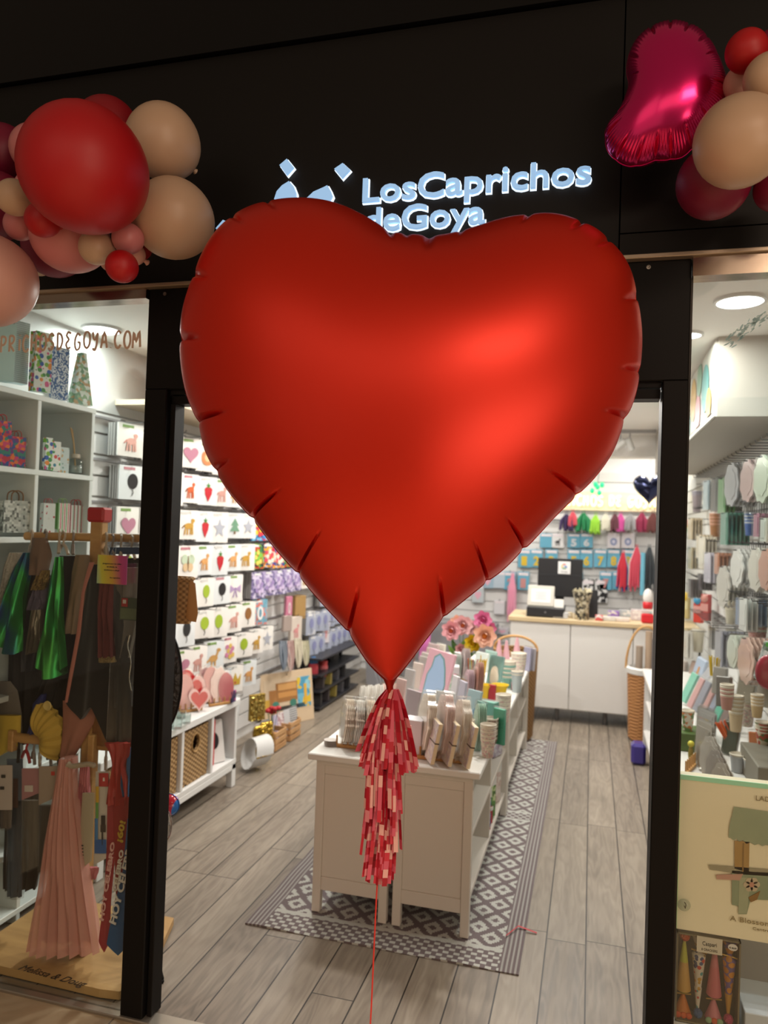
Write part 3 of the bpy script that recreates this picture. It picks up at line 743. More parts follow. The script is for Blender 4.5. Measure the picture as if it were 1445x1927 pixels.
WIRE = mat('5a5a5c', .3, .8)
hk = MB(); hk.tube([(0, .02, 0), (0, -.10, 0), (0, -.112, .006), (0, -.115, .016)], .0022, 6); hk.tube([(-.02, .02, .012), (.02, .02, .012)], .003, 6)
HOOK = hk.mesh('display_hook')
HOOK.materials.append(WIRE)
def hook(loc, rz, label, group):
    o = bpy.data.objects.new('display_hook', HOOK); COL.objects.link(o); o.location = loc; o.rotation_euler = (0, 0, rz); tag(o, label, 'hook', group)

USED = {}
# ------------------------------------------------------------------ left wall: foil balloon packets in rows
KINDS = [('animal', 'e0a86a', 'b8743c', 'brown pony picture'), ('animal', 'cfa24a', '8f6a2a', 'gold lion picture'), ('butterfly', 'cfe0c4', 'e6c9a0', 'pale butterfly picture'),
 ('butterball', 'd98a5a', 'f0c090', 'orange round picture'), ('fruit', 'c9303a', '4c8a3a', 'red strawberry picture'), ('rocking', 'cdb48a', 'b8935a', 'rocking horse picture'),
 ('heart', 'c68aa0', 'b07088', 'dusky pink heart picture'), ('balloon', 'a8c23a', '6a8a2a', 'lime balloon picture'), ('balloon', '2c2c2e', '111111', 'black balloon picture'),
 ('balloon', '9a6a3c', '7a4a22', 'brown balloon picture'), ('star', 'b8bcc8', 'a0a4b0', 'silver star picture'), ('cluster', 'd88ab0', 'e8c46a', 'pink and yellow confetti picture'),
 ('dino', 'd8a868', 'b88848', 'sandy dinosaur picture'), ('crown', 'd4b04a', 'c03a4a', 'gold crown picture'), ('drink', 'd0a8a0', '8a6a5a', 'cocktail glass picture'),
 ('animal', 'd9a59a', 'c98a80', 'pink unicorn picture'), ('tree', '7aa68a', '8a6a4a', 'green tree picture'), ('animal', 'd0653a', '8f3a1f', 'orange fox picture'), ('bow', 'b8a0c8', '9a80b0', 'lilac bow picture')]
GP = 'balloon packets hanging on the left wall'
protos = [make_packet('balloon_packet', 'x', k, a, b, bg=('ece9e4' if i % 4 else 'dfe4e6'), head=('7fa05a' if i % 3 == 0 else 'd0d0cc' if i % 3 == 1 else 'c0808a'), metal=.25) for i, (k, a, b, d) in enumerate(KINDS)]
colour_protos = [make_packet('balloon_packet', 'x', 'cluster' if i < 3 else 'zero', c1, c2, printed=confetti_mat(cols, 45, .25), head='e8e8e8', sc='4a4a52') for i, (c1, c2, cols) in enumerate((
 ('e8c23a', 'd03a4a', ['2f6fb0', '3f8fcf', '1f4f90', 'c03048', '7fc0e0']), ('d84a5a', 'e8e0d0', ['b82a3a', '2a4f9a', 'd8d0c8', 'e0a030']),
 ('7fc04a', 'e0d060', ['3a7a4a', '2a3a3a', '8ab04a', 'c0402a']), ('e8e8e8', '6a9ab0', ['6fa3b8', '7fb0c4', 'd07a70'])))]
CDESC = ['busy blue packet', 'busy red and blue packet', 'busy dark green packet', 'teal packet with a pale ring']
purple_proto = make_packet('balloon_packet', 'x', 'cluster', '9a86b8', 'c8b8d8', printed=confetti_mat(['7f74a0', 'a89cc0', '5f5a80', 'd0c8e0'], 50, .25), head='e0e0e0')
navy_proto = make_packet('balloon_packet', 'x', 'balloon', '8488b0', 'c8c8d8', printed=mat('a6adc0', .3, coat=.4), head='f0f0f0')
ROWZ = [2.13, 1.91, 1.69, 1.475, 1.265, 1.06, .845, .635, .425]
for r, zt in enumerate(ROWZ):
    y = 3.30 if r < 7 else 4.2 if r == 7 else 4.35; n = 0
    y_end = 7.9
    while y < y_end:
        n += 1
        y += RND.uniform(.185, .225) if y < 5.6 else RND.uniform(.16, .19)
        if zt < .5 and y > 4.95: break
        if zt < 1.2 and 5.35 < y < 6.25: continue
        if r == 0 and y > 6: break
        if RND.random() < .05: continue
        rz = math.radians(71+RND.uniform(-7, 7)); where = f'{ORD[r]} row down, {ORD[min(n-1, 23)]} from the entrance'
        loc = (XL+.125, y, zt-.012)
        hook((XL+.10, y, zt-.006), PI/2, f'wire hook on the left wall, {where}', 'wire hooks on the left wall')
        if r in (2, 3, 4) and 4.95 < y < 6.0:
            i = RND.randrange(3) if r < 4 else 0
            p = colour_protos[i] if r < 4 else purple_proto; d = CDESC[i] if r < 4 else 'busy purple packet'
        elif y > 6.2 and r > 4: p = navy_proto; d = 'narrow blue packet'
        elif r == 5 and RND.random() < .15: p = colour_protos[3]; d = CDESC[3]
        else:
            i = RND.randrange(len(protos)); p = protos[i]; d = 'white packet with '+KINDS[i][3]
        sx = RND.uniform(.86, 1.08); sz = RND.uniform(.84, .98)
        if y > 5.6: sx *= .8
        put(p, USED, loc, rz, f'{d}, {where} on left wall' if len(d.split()) < 6 else f'{d}, {where}', GP, (sx, 1, sz))
for p in protos+colour_protos+[purple_proto, navy_proto]:
    if not USED.get(p.name):
        for c in list(p.children): bpy.data.objects.remove(c)
        bpy.data.objects.remove(p)

# display rails behind the rows
for r, zt in enumerate(ROWZ):
    y0 = 3.2 if r < 7 else 4.35
    single('display_rail', MB().box(XL+.019, XL+.03, y0, 7.95, zt+.002, zt+.014), mat('8f8f92', .35, .6), f'thin grey hook rail of the {ORD[r]} packet row down on the left wall', 'rail', group='rails on the left wall')

# ------------------------------------------------------------------ gift bags
def gift_bag(px, py, X, w, h, d, m, label, rz=72, handle=None, flare=.0, taper=0.0, group='gift bags on the bookshelf', dx=0):
    p = at_x(px, py, X); s = S(p); w *= s; h *= s; d = d*s
    t = thing('gift_bag', label, 'gift bag', (p.x, p.y, p.z), math.radians(rz), group)
    tw = 1-taper; b = MB()
    v = [(-w/2, -d/2, 0), (w/2, -d/2, 0), (w/2, d/2, 0), (-w/2, d/2, 0), (-w/2*tw, -d/2*(1-flare), h), (w/2*tw, -d/2*(1-flare), h), (w/2*tw, d/2*(1-flare), h), (-w/2*tw, d/2*(1-flare), h),
         (w/2*.97, 0, h*.3), (-w/2*.97, 0, h*.3), (w/2*tw*.86, 0, h), (-w/2*tw*.86, 0, h)]
    b.add(v, [(0, 3, 2, 1), (0, 1, 5, 4), (2, 3, 7, 6), (1, 8, 10, 5), (1, 2, 8), (2, 6, 10, 8), (3, 9, 11, 7), (0, 9, 3), (0, 4, 11, 9)])
    link('bag_body', b, m, t)
    if handle:
        for yy in (-d/2*(1-flare)*.8, d/2*(1-flare)*.8):
            link('handle', MB().tube(smooth_line([(-w*.22, yy, h*.97), (-w*.2, yy, h+w*.25), (0, yy, h+w*.36), (w*.2, yy, h+w*.25), (w*.22, yy, h*.97)], 3), w*.025, 6), mat(handle, .5), t, True)
    return t
SH_TOP, SH_MID, SH_LOW = 2.10, 1.80, 1.53
bs = thing('bookshelf', 'tall white open shelving unit with gift bags, behind the left window glass', 'bookshelf', (XL+.18, 2.6, 0))
def shp(name, x0, x1, y0, y1, z0, z1): link(name, MB().box(x0-bs.location.x, x1-bs.location.x, y0-2.6, y1-2.6, z0, z1, .002), mat('d6dedb', .4), bs)
for y in (1.94+.32, 2.545, 2.885): shp('side_panel', XL+.02, -2.15, y-.01, y+.012, 0, SH_TOP-.02)
for z in (SH_TOP, SH_MID, SH_LOW, 1.22, .92, .6, .3, .06): shp('shelf_board', XL+.02, -2.148, 2.25, 2.9, z-.022, z)
shp('back_panel', XL+.012, XL+.022, 2.25, 2.9, 0, SH_TOP-.02)
FLOR = confetti_mat(['d85a90', '3f8f4a', '2f5fb0', 'e8903a', '7fb83a'], 55, .4, bg='e6efe8', thr=.55)
gift_bag(-4, 716, -2.25, 46, 110, 26, mat('b9d8d4', .4), 'big pale blue gift bag at the left end of the top shelf', taper=-.1)
gift_bag(32, 722, -2.27, 30, 116, 20, stripe_mat(['cfe0e0', 'a9bcc0'], 2, .004), 'grey finely striped gift bag on the top shelf beside the big pale blue one')
gift_bag(74, 738, -2.20, 34, 112, 18, FLOR, 'tall white gift bag with bright flowers on the top shelf')
gift_bag(110, 752, -2.20, 34, 98, 8, confetti_mat(['2f5f9a', 'd8e4ee'], 190, .4, rnd=.2), 'blue and white lattice patterned gift bag on the top shelf')
gift_bag(150, 762, -2.22, 40, 98, 22, confetti_mat(['8fb48a', 'd8e6d8', '6f9a7a', 'e8ede8', 'c0a070'], 70, .35), 'green leaf print gift bag narrowing to its top, right end of the top shelf', flare=.3, taper=.75)
PATCH = confetti_mat(['b8283a', '2a7a6a', '6a2a7a', 'e0702a', 'c83a6a', '2a4a8a'], 75, .35)
gift_bag(-2, 876, -2.22, 34, 84, 16, PATCH, 'red patchwork gift bag at the left edge of the middle shelf', handle='b0202e')
gift_bag(28, 880, -2.20, 32, 58, 14, PATCH, 'small patchwork gift bag with red ribbon handle on the middle shelf', handle='a03a2a')
gift_bag(53, 882, -2.20, 22, 58, 12, mat('d0d8d4', .12, 1.0, bump=.8, bscale=25), 'shiny silver gift bag on the middle shelf')
gift_bag(88, 884, -2.19, 14, 60, 10, FLOR, 'slim flower print gift bag against the middle divider')
gift_bag(101, 887, -2.19, 18, 56, 12, confetti_mat(['3f9a4a', 'e0e6e0', '2f7f9a', 'd04a4a'], 60, .4, bg='e8eee8', thr=.5), 'small white gift bag with leaf and flower print on the middle shelf')
gift_bag(117, 890, -2.19, 20, 48, 10, confetti_mat(['c0a070', '7fa09a', 'c8d4d4'], 70, .4, bg='c4d4d4', thr=.4), 'pale grey-green gift bag beside the reed diffuser')
gift_bag(26, 1002, -2.2, 52, 60, 18, confetti_mat(['b8beb8', 'd0d6d0', '6a706c', 'a8b0aa'], 110, .35, rnd=.3), 'grey scallop print gift bag at the left of the lower shelf', handle='7a5a3a')
gift_bag(88, 1003, -2.2, 24, 56, 12, confetti_mat(['b03038', 'c8c8c0'], 60, .4, bg='cfd4ce', thr=.3), 'speckled gift bag with red ornament on the lower shelf', handle='a0202a')
gift_bag(115, 1005, -2.2, 24, 58, 14, stripe_mat(['c84a5a', 'd8dcd4', '5f9a4a', 'e0e4dc'], 0, .0045), 'green and red striped gift bag on the lower shelf', handle='6a9a3a')
gift_bag(140, 1007, -2.2, 30, 56, 14, stripe_mat(['b03a4a', 'd8dcd8', 'd8d8d0', '8fb8a0'], 0, .0045), 'red and white striped gift bag at the right end of the lower shelf', handle='b02030')
p = at_x(141, 893, -2.2); s = S(p)
rd = thing('reed_diffuser', 'glass bottle of reed sticks on the middle shelf of the bookshelf', 'reed diffuser', p)
link('bottle', MB().lathe([(0, 0), (11*s, 0), (14*s, 3*s), (14*s, 22*s), (11*s, 28*s), (5*s, 31*s)], 20), CLEAR, rd, True)
link('liquid', MB().lathe([(0, .001), (12.5*s, 3*s), (12.5*s, 16*s)], 16), mat('bfcac4', .2, alpha=.6), rd, True)
link('stopper', MB().lathe([(4*s, 29*s), (8*s, 31*s), (8.5*s, 34*s), (8*s, 38*s), (3*s, 39*s)], 18), mat('d8d0c0', .5), rd, True)
for k in range(4): link('reed', MB().tube([(.5*s*k, 0, 8*s), (-3*s-k*1.2*s, (k-2)*2*s, 60*s), (-8*s-k*1.6*s, (k-2)*4*s, (88-k)*s)], 1.1*s, 6), mat('c8a878', .6), rd)

# ------------------------------------------------------------------ hanging clothes
def drape(rows, y=2.4, folds=3, amp=.012, thick=.018, hem=None, nu=24, nv=14, ph=0.0):
    """double-layered hanging cloth; rows are (left px, right px, py)"""
    R_ = sorted(rows, key=lambda r: r[2]); mb = MB(); F = []; B = []
    for i in range(nv+1):
        py = R_[0][2]+(R_[-1][2]-R_[0][2])*i/nv
        for a, b in zip(R_, R_[1:]):
            if a[2] <= py <= b[2]+1e-6: t = (py-a[2])/(b[2]-a[2] or 1); break
        xl = a[0]+(b[0]-a[0])*t; xr = a[1]+(b[1]-a[1])*t; f = []; g = []
        for j in range(nu+1):
            u = j/nu; yy = py+(hem(u)*(i/nv)**6 if hem else 0)
            p = at_y(xl+(xr-xl)*u, yy, y); k = (.3+.7*i/nv)
            w = amp*k*(math.sin(u*folds*2*PI+ph+.8*math.sin(i*.35))+.4*math.sin(u*folds*3.7*PI+ph*2+i*.2))
            e = thick*math.sqrt(max(0, 1-(2*u-1)**2))*(.55+.45*k)
            f.append(p+Vector((0, w-e, 0))); g.append(p+Vector((0, w+e, 0)))
        F.append(f); B.append(g)
    mb.grid(F); mb.grid([r[::-1] for r in B])
    mb.grid([F[0], B[0]]); mb.grid([F[-1], B[-1]])
    return mb
IRI = None
def iridescent(a, b, c, name):
    g = NG(name); o = g.xyz('Object'); n = g.noise(g.vec(g.op('MULTIPLY', o[0], 9), g.op('MULTIPLY', o[1], 5), g.op('MULTIPLY', o[2], 2.5)), 1.5, 2)
    g.base(g.ramp(n, [(.35, a), (.52, b), (.68, c)])); g.set(Metallic=.7, Roughness=.35); return g.m
IRI = iridescent('2f7a2a', '2f9a4a', '2f4f9a', 'iridescent_cloth')
TULLE = mat('e0a596', .8, alpha=.62); VELVET = mat('161413', .85, sheen=.2)
GH = 'costumes on the upper rail of the wooden rack'; GLW = 'costumes on the lower rail of the wooden rack'
def cloth(name, rows, m, label, cat='costume', group=None, **kw):
    o = link(name, drape(rows, **kw), m, None, True); tag(o, label, cat, group); return o
cloth('feather_shrug', [(18, 46, 1040), (8, 50, 1062), (2, 42, 1100), (-2, 26, 1165)], mat('b9b2a4', .9, bump=1, bscale=120), 'fluffy off-white shrug at the left end of the upper rail', 'costume', y=2.44, thick=.02, folds=5)
cloth('shiny_cape', [(44, 60, 1040), (24, 58, 1070), (2, 48, 1125), (-12, 42, 1180), (-24, 36, 1232)], IRI, 'shiny green and blue cape hanging left on the upper rail', 'cape', y=2.40, folds=2.5, amp=.022, hem=lambda u: -40*abs(u-.85))
cloth('navy_cape', [(50, 88, 1048), (38, 92, 1100), (38, 84, 1180), (42, 70, 1262)], mat('1c1f26', .6), 'dark navy cape behind the shiny green one on the rack', 'cape', y=2.46)
cloth('brown_tricorn', [(62, 88, 1012), (54, 96, 1045), (60, 90, 1082)], mat('6a5240', .7), 'folded brown hat with gold trim hanging on the upper rail', 'hat', y=2.36, thick=.03, folds=1)
cloth('gold_sleeve', [(72, 94, 1073), (66, 92, 1090), (62, 84, 1110)], mat('8a7340', .35, .6, bump=1, bscale=180), 'small gold glitter sleeve below the brown hat', 'costume', y=2.34)
cloth('puff_sleeve', [(78, 88, 1096), (66, 92, 1112), (62, 92, 1132), (60, 86, 1146)], mat('4c4656', .8), 'grey violet puffed sleeve in the middle left of the rack', 'costume', y=2.36, thick=.04, folds=3)
cloth('silver_skirt', [(60, 84, 1144), (54, 82, 1190), (51, 80, 1232)], mat('6a6252', .35, .5), 'dull silver pleated skirt below the grey violet sleeve', 'costume', y=2.37, folds=4, hem=lambda u: -8*u)
cloth('mermaid_tail', [(104, 118, 1048), (95, 120, 1085), (84, 118, 1150), (72, 128, 1230), (70, 130, 1260)], IRI, 'narrow shiny green and blue mermaid tail on the rack', 'costume', y=2.35, folds=2, amp=.02, hem=lambda u: 24*math.sin(u*PI)-8)
cloth('black_jacket', [(112, 176, 1046), (108, 176, 1100), (104, 168, 1180), (88, 150, 1260), (60, 140, 1330)], mat('1d1b1b', .8), 'black jacket hanging in the middle of the upper rail', 'costume', y=2.47, folds=3)
cloth('paper_garment_cover', [(142, 168, 1044), (134, 172, 1075), (128, 160, 1120), (124, 150, 1192)], mat('7f6a52', .6), 'brown paper garment cover just left of the wooden post', 'garment cover', y=2.38, folds=1)
cloth('black_cloak', [(20, 60, 1046), (14, 120, 1110), (14, 130, 1240), (14, 120, 1398)], mat('1b1817', .85), 'wide black cloak at the back of the rack, left half', 'cloak', y=2.49, folds=5)
cloth('charcoal_coat', [(176, 262, 1050), (160, 262, 1120), (150, 258, 1260), (150, 252, 1400)], mat('201d1c', .85), 'charcoal coat at the back of the rack, right half', 'coat', y=2.49, folds=4)
cloth('bat_cape', [(168, 196, 1062), (160, 226, 1120), (148, 240, 1200), (134, 246, 1280), (124, 252, 1335)], VELVET, 'long black bat cape with a pointed hem, in front of the rack post', 'cape', y=2.355, folds=2, amp=.01, thick=.012, hem=lambda u: float(np.interp(u, [0, .2, .42, .62, 1], [-17, 20, -8, 60, 68])), nu=40)
cloth('pink_strap', [(168, 178, 1058), (154, 160, 1110), (144, 152, 1190), (130, 137, 1270), (122, 127, 1322)], mat('a86a5c', .6), 'long dusty pink strap along the left edge of the bat cape', 'strap', y=2.325, folds=.3, amp=.001, thick=.004)
cloth('fringed_dress', [(186, 214, 1098), (183, 212, 1150), (186, 214, 1200), (186, 216, 1236)], mat('5f2420', .8), 'dark red dress with a gold fringe hanging right of the rack post', 'dress', y=2.325, folds=3)
cloth('gold_fringe', [(186, 216, 1235), (187, 218, 1246)], mat('a08a5a', .4, .6, bump=1, bscale=200), 'gold fringe along the hem of the dark red dress', 'fringe', y=2.32, folds=8, amp=.004)
cloth('cream_blouse', [(216, 262, 1068), (212, 262, 1110), (214, 260, 1180), (212, 250, 1236)], mat('857c70', .8, alpha=.75), 'sheer cream blouse in a cover at the right end of the upper rail', 'blouse', y=2.37)
cloth('chain_costume', [(216, 258, 1182), (214, 254, 1250), (214, 250, 1330)], mat('1d1d20', .5), 'black costume with silver chain in a clear cover beside the door post', 'costume', y=2.375)
o = cloth('clear_garment_bag', [(212, 262, 1060), (209, 262, 1120), (206, 256, 1240), (200, 254, 1397)], CELLO, 'clear plastic garment bag beside the left door post', 'garment bag', y=2.32, folds=1.5, amp=.004, thick=.01)
single('silver_chain', MB().tube(smooth_line([tuple(at_y(x, y, 2.335)) for x, y in ((244, 1195), (240, 1215), (246, 1245), (243, 1275), (247, 1300))], 4), .0022, 6), mat('b8b4a8', .25, 1), 'thin silver chain on the black costume beside the door post', 'chain')
cloth('denim_belt', [(206, 262, 1030), (206, 262, 1043)], mat('27405f', .7), 'dark blue band over the upper rail beside the door post', 'belt', y=2.39, folds=1, amp=.003)
cloth('salmon_pennant', [(118, 182, 1318), (117, 176, 1360), (116, 158, 1392), (115, 140, 1424)], mat('a06a58', .75), 'salmon coloured cloth below the point of the bat cape', 'cloth', y=2.39, folds=1.2, amp=.006)
cloth('ochre_cloth', [(172, 182, 1326), (172, 198, 1370), (172, 210, 1402)], mat('86582a', .7), 'ochre cloth corner showing right of the salmon cloth', 'cloth', y=2.41, folds=1, amp=.004)
cloth('yellow_towel', [(-4, 40, 1346), (-4, 38, 1385), (-4, 34, 1425)], mat('c4a63c', .8), 'folded yellow cloth at the left edge above the lower rail', 'cloth', y=2.43, folds=1, amp=.004, hem=lambda u: -26*u)
cloth('grey_hood', [(0, 20, 1282), (-6, 34, 1300), (-8, 42, 1345), (-8, 42, 1400)], mat('6a645c', .8), 'grey hood with a rounded top at the left edge of the rack', 'hood', y=2.45, folds=.6, amp=.005, thick=.01)
cloth('blue_cape', [(78, 88, 1306), (60, 84, 1325), (56, 76, 1360), (50, 64, 1396)], mat('2c3470', .6), 'blue cape corner beside the yellow shell hat', 'cape', y=2.44, folds=1)
# yellow ribbed shell hat
cx0, cy0 = 66, 1396; ys = MB(); rows = []
for i in range(9):
    t = i/8; row = []
    for j in range(37):
        a = math.radians(-30+t*0+120*j/36); r = 12+t*68*(1-.25*abs(j/36-.45)); row.append(at_y(cx0+r*math.cos(a)*.62*(1.05), cy0-r*math.sin(a)*1.0, 2.39)+Vector((0, .006*math.sin(j*PI/2.2)*t-.03*math.sin(PI*t), 0)))
    rows.append(row)
ys.grid(rows); ys.grid([[p+Vector((0, .02, 0)) for p in r][::-1] for r in rows]); 
yh = thing('shell_hat', 'yellow ribbed shell-shaped hat with a round button above the lower rail', 'hat', at_y(66, 1396, 2.39))
link('shell', ys, mat('c0a040', .75), yh, True, loc=-yh.location)
bt = at_y(90, 1328, 2.345); bm_ = MB(); bm_.M = Matrix.Translation(bt-yh.location) @ Matrix.Rotation(PI/2, 4, 'X'); bm_.lathe([(0, 0), (.016, 0), (.018, .003), (.015, .006), (.012, .004), (0, .004)], 20)
link('button', bm_, mat('c9b26a', .5), yh, True)

# lower rail
def package(x0, x1, y0, y1, ypl, cols, label, headc='c9a8a0', headh=.25, dark='3a3632', slant=0.0, picture=None):
    pc = at_y((x0+x1)/2, y0, ypl); t = thing('packed_costume', label, 'packed costume', pc, group=GLW)
    link('folded_garment', drape([(x0+2, x1-2, y0+(y1-y0)*headh), (x0+1, x1-1, (y0+y1)/2), (x0+2, x1-2, y1-3)], y=ypl+.006, folds=2, amp=.004, thick=.01, hem=lambda u: slant*u), mat(dark, .8), t, True, loc=-pc)
    link('clear_cover', drape([(x0, x1, y0), (x0, x1, (y0+y1)/2), (x0, x1, y1)], y=ypl, folds=1.3, amp=.003, thick=.014, hem=lambda u: slant*u), CELLO, t, True, loc=-pc)
    link('header_card', drape([(x0+1, x1-1, y0), (x0+1, x1-1, y0+(y1-y0)*headh)], y=ypl-.016, folds=.2, amp=.001, thick=.0015, hem=lambda u: slant*u), mat(headc, .5), t, False, loc=-pc)
    if picture:
        for (a, b, c, d, col) in picture: link('printed_patch', drape([(a, b, c), (a, b, d)], y=ypl-.019, folds=.1, amp=.0, thick=.0012, nu=4, nv=2), mat(col, .5), t, False, loc=-pc)
    return t
cloth('black_dress', [(10, 70, 1462), (6, 78, 1540), (6, 80, 1620), (8, 70, 1672)], mat('241f1d', .8), 'black dress dotted with sequins behind the packed costumes', 'dress', y=2.45, folds=5)
package(-6, 24, 1440, 1560, 2.38, None, 'packed costume with a white label cut by the left edge of the picture', 'b9aca2', .7, '4a4038', picture=((2, 10, 1458, 1464, '2a2624'), (0, 8, 1480, 1486, '2a2624')))
package(12, 44, 1428, 1690, 2.42, None, 'long packed blue costume in a clear cover, second from the left on the lower rail', '5f6a76', .3, '3a4450', picture=((24, 34, 1465, 1520, '5a4038'),))
package(40, 76, 1446, 1645, 2.36, None, 'packed costume with a pink header card on the lower rail', 'a8787a', .3, '5a544a', picture=((46, 62, 1478, 1490, 'c8beb4'),), slant=-14)
package(72, 114, 1442, 1645, 2.34, None, 'packed costume with a beige header card and red spot on the lower rail', 'a09080', .36, '3f3a34', picture=((96, 103, 1452, 1459, 'c0392b'),), slant=-18)
dr = thing('tulle_dress', 'long salmon pink tulle dress reaching nearly to the wooden base', 'dress', at_y(140, 1425, 2.37))
link('tulle_skirt', drape([(116, 142, 1425), (104, 146, 1490), (84, 160, 1590), (52, 190, 1790)], y=2.315, folds=7, amp=.016, thick=.04), TULLE, dr, True, loc=-dr.location)
link('under_skirt', drape([(118, 140, 1430), (112, 140, 1490), (96, 150, 1600), (72, 176, 1770)], y=2.335, folds=4, amp=.008, thick=.014), mat('a87264', .8), dr, True, loc=-dr.location)
rs = thing('ruffled_skirt', 'pink ruffled child dress hanging in front of the tulle dress', 'dress', at_y(150, 1440, 2.33))
for k, (a, b, c, d, e_, f_) in enumerate(((150, 168, 1440, 150, 168, 1500), (146, 166, 1482, 132, 166, 1532), (138, 166, 1525, 125, 164, 1580), (142, 186, 1632, 144, 182, 1654))):
    link('ruffle', drape([(a, b, c), (d, e_, f_)], y=2.33+.002*k, folds=5, amp=.008, thick=.012), mat('b3656a', .8), rs, True, loc=-rs.location)
pk = thing('barcode_package', 'tall beige package with a barcode hanging beside the pink ruffled dress', 'package', at_y(168, 1500, 2.31))
link('package_card', drape([(155, 178, 1492), (146, 172, 1640)], y=2.31, folds=.2, amp=.001, thick=.006, hem=lambda u: -20*u), mat('a89c84', .5), pk, False, loc=-pk.location)
for k in range(6): link('barcode_bar', drape([(153, 157, 1590+k*6), (153, 157, 1592.5+k*6)], y=2.302, folds=.1, amp=0, thick=.001, nu=2, nv=1), mat('2c2824', .5), pk, False, loc=-pk.location)
rc = thing('rainbow_costume_card', 'white costume card with a rainbow edge, red corner and child silhouettes', 'package', at_y(190, 1455, 2.30))
link('card', drape([(180, 206, 1452), (176, 202, 1628)], y=2.30, folds=.2, amp=.001, thick=.005, hem=lambda u: -14*u), mat('c4bcb0', .5), rc, False, loc=-rc.location)
for a, b, c, d, col in ((180, 186, 1480, 1510, 'c8a030'), (180, 185, 1510, 1540, '5f9a4a'), (178, 184, 1540, 1580, '3f7ab0'), (178, 200, 1580, 1606, '2f5fa0'), (186, 204, 1455, 1480, 'b03030'), (191, 200, 1460, 1470, 'd8d0c8'), (190, 198, 1535, 1552, '2a2422'), (189, 199, 1552, 1566, '3a302c'), (191, 194, 1566, 1590, '2a2422')):
    link('print_patch', drape([(a, b, c), (a, b, d)], y=2.291, folds=.1, amp=0, thick=.001, nu=3, nv=1), mat(col, .5), rc, False, loc=-rc.location)
# ribbons and party sashes
cloth('red_satin_bow', [(196, 246, 1398), (206, 244, 1420), (212, 236, 1436), (204, 242, 1470), (202, 243, 1512)], mat('a8322c', .5), 'red satin knot of the party sashes tied on the lower rail', 'bow', y=2.30, folds=3, amp=.012)
cloth('blue_satin_bow', [(236, 248, 1408), (226, 250, 1440), (228, 250, 1475), (236, 250, 1500)], mat('2f5f8c', .5), 'blue satin knot beside the red one, against the door post', 'bow', y=2.315, folds=2)
def sash(rows, m, label, y, txts=()):
    t = thing('celebration_ribbon', label, 'sash', at_y((rows[0][0]+rows[0][1])/2, rows[0][2], y), group='celebration sashes at the left door post')
    link('sash_band', drape(rows, y=y, folds=.5, amp=.003, thick=.003, hem=lambda u: 26-44*abs(u-.5)), m, t, True, loc=-t.location)
    for tx, col, (x, yy), ln, hh, ang in txts:
        p = at_y(x, yy, y-.012); s = S(p)
        text(tx, t, mat(col, .5), p-t.location, ln*s, hh*s, .03, .0015, (0, -math.radians(ang), 0), 'sash_lettering', 'CENTER')
    return t
sash([(202, 222, 1500), (200, 218, 1600), (194, 208, 1700), (186, 206, 1766)], mat('9c2f36', .5), 'rose red sash leftmost of the hanging party sashes', 2.295, ((('HOY CELEBRO'), 'd8a8a0', (205, 1660), 150, 9, 83),))
sash([(212, 246, 1500), (214, 242, 1590), (218, 236, 1680), (214, 232, 1730)], mat('8f1a20', .5), 'dark red sash reading 60 in yellow, behind the blue one', 2.285, (('¡60!', 'c0a030', (232, 1566), 40, 15, 80), ('CELEBRO', 'd8cfc0', (226, 1640), 80, 9, 82)))
sash([(240, 260, 1540), (230, 256, 1640), (208, 250, 1735), (201, 244, 1772)], mat('1f5486', .5), 'blue sash with white lettering, in front of the red sashes', 2.265, (('HOY CELEBRO', 'd8d4cc', (236, 1660), 170, 15, 78),))
sash([(280, 296, 1400), (280, 298, 1560), (280, 301, 1680), (280, 302, 1742)], mat('b3121c', .5), 'bright red sash with white lettering showing right of the left door post', 2.44, (('HOY CELEBRO', 'ece8e0', (294, 1655), 120, 10, 84),))
# hangers
def hanger(px, py, y, m, label, wpx=40, flat=False, ang=0.0, grp=GH):
    p = at_y(px, py, y); s = S(p); t = thing('coat_hanger', label, 'hanger', p, math.radians(ang), 'coat hangers on the wooden rack')
    link('hook', MB().tube([(-9*s, 0, -2*s), (-10*s, 0, 7*s), (-3*s, 0, 13*s), (6*s, 0, 9*s), (6*s, 0, 1*s), (0, 0, -6*s), (0, 0, -14*s)], 2.2*s, 8), m, t, True)
    link('shoulder_bar', MB().tube(smooth_line([(-wpx/2*s, 0, -30*s), (-wpx/4*s, 0, -18*s), (0, 0, -13*s), (wpx/4*s, 0, -18*s), (wpx/2*s, 0, -30*s)], 3), 3*s, 8), m, t, True)
    return t
HB = mat('b9ac9a', .5); HG = mat('8a8078', .5); HR_ = mat('a82a2a', .5); HK = mat('1c1a1a', .5)
for a_ in ((60, 1010, HB, 'beige hanger at the left tip of the upper rail'), (86, 1010, HG, 'grey hanger over the brown hat on the upper rail'), (112, 1010, HB, 'pale hanger third from the left on the upper rail'),
           (120, 1012, HB, 'pale hanger next to the mermaid tail on the upper rail'), (138, 1012, HG, 'translucent hanger left of the wooden post on the upper rail'), (200, 1016, HB, 'pale hanger just right of the wooden post on the upper rail'),
           (212, 1018, HG, 'second hanger right of the wooden post on the upper rail'), (228, 1018, HB, 'third hanger right of the wooden post on the upper rail'), (248, 1020, HB, 'hanger nearest the door post on the upper rail')):
    hanger(a_[0], a_[1], 2.40, a_[2], a_[3], 44, ang=RND.uniform(-55, -25))
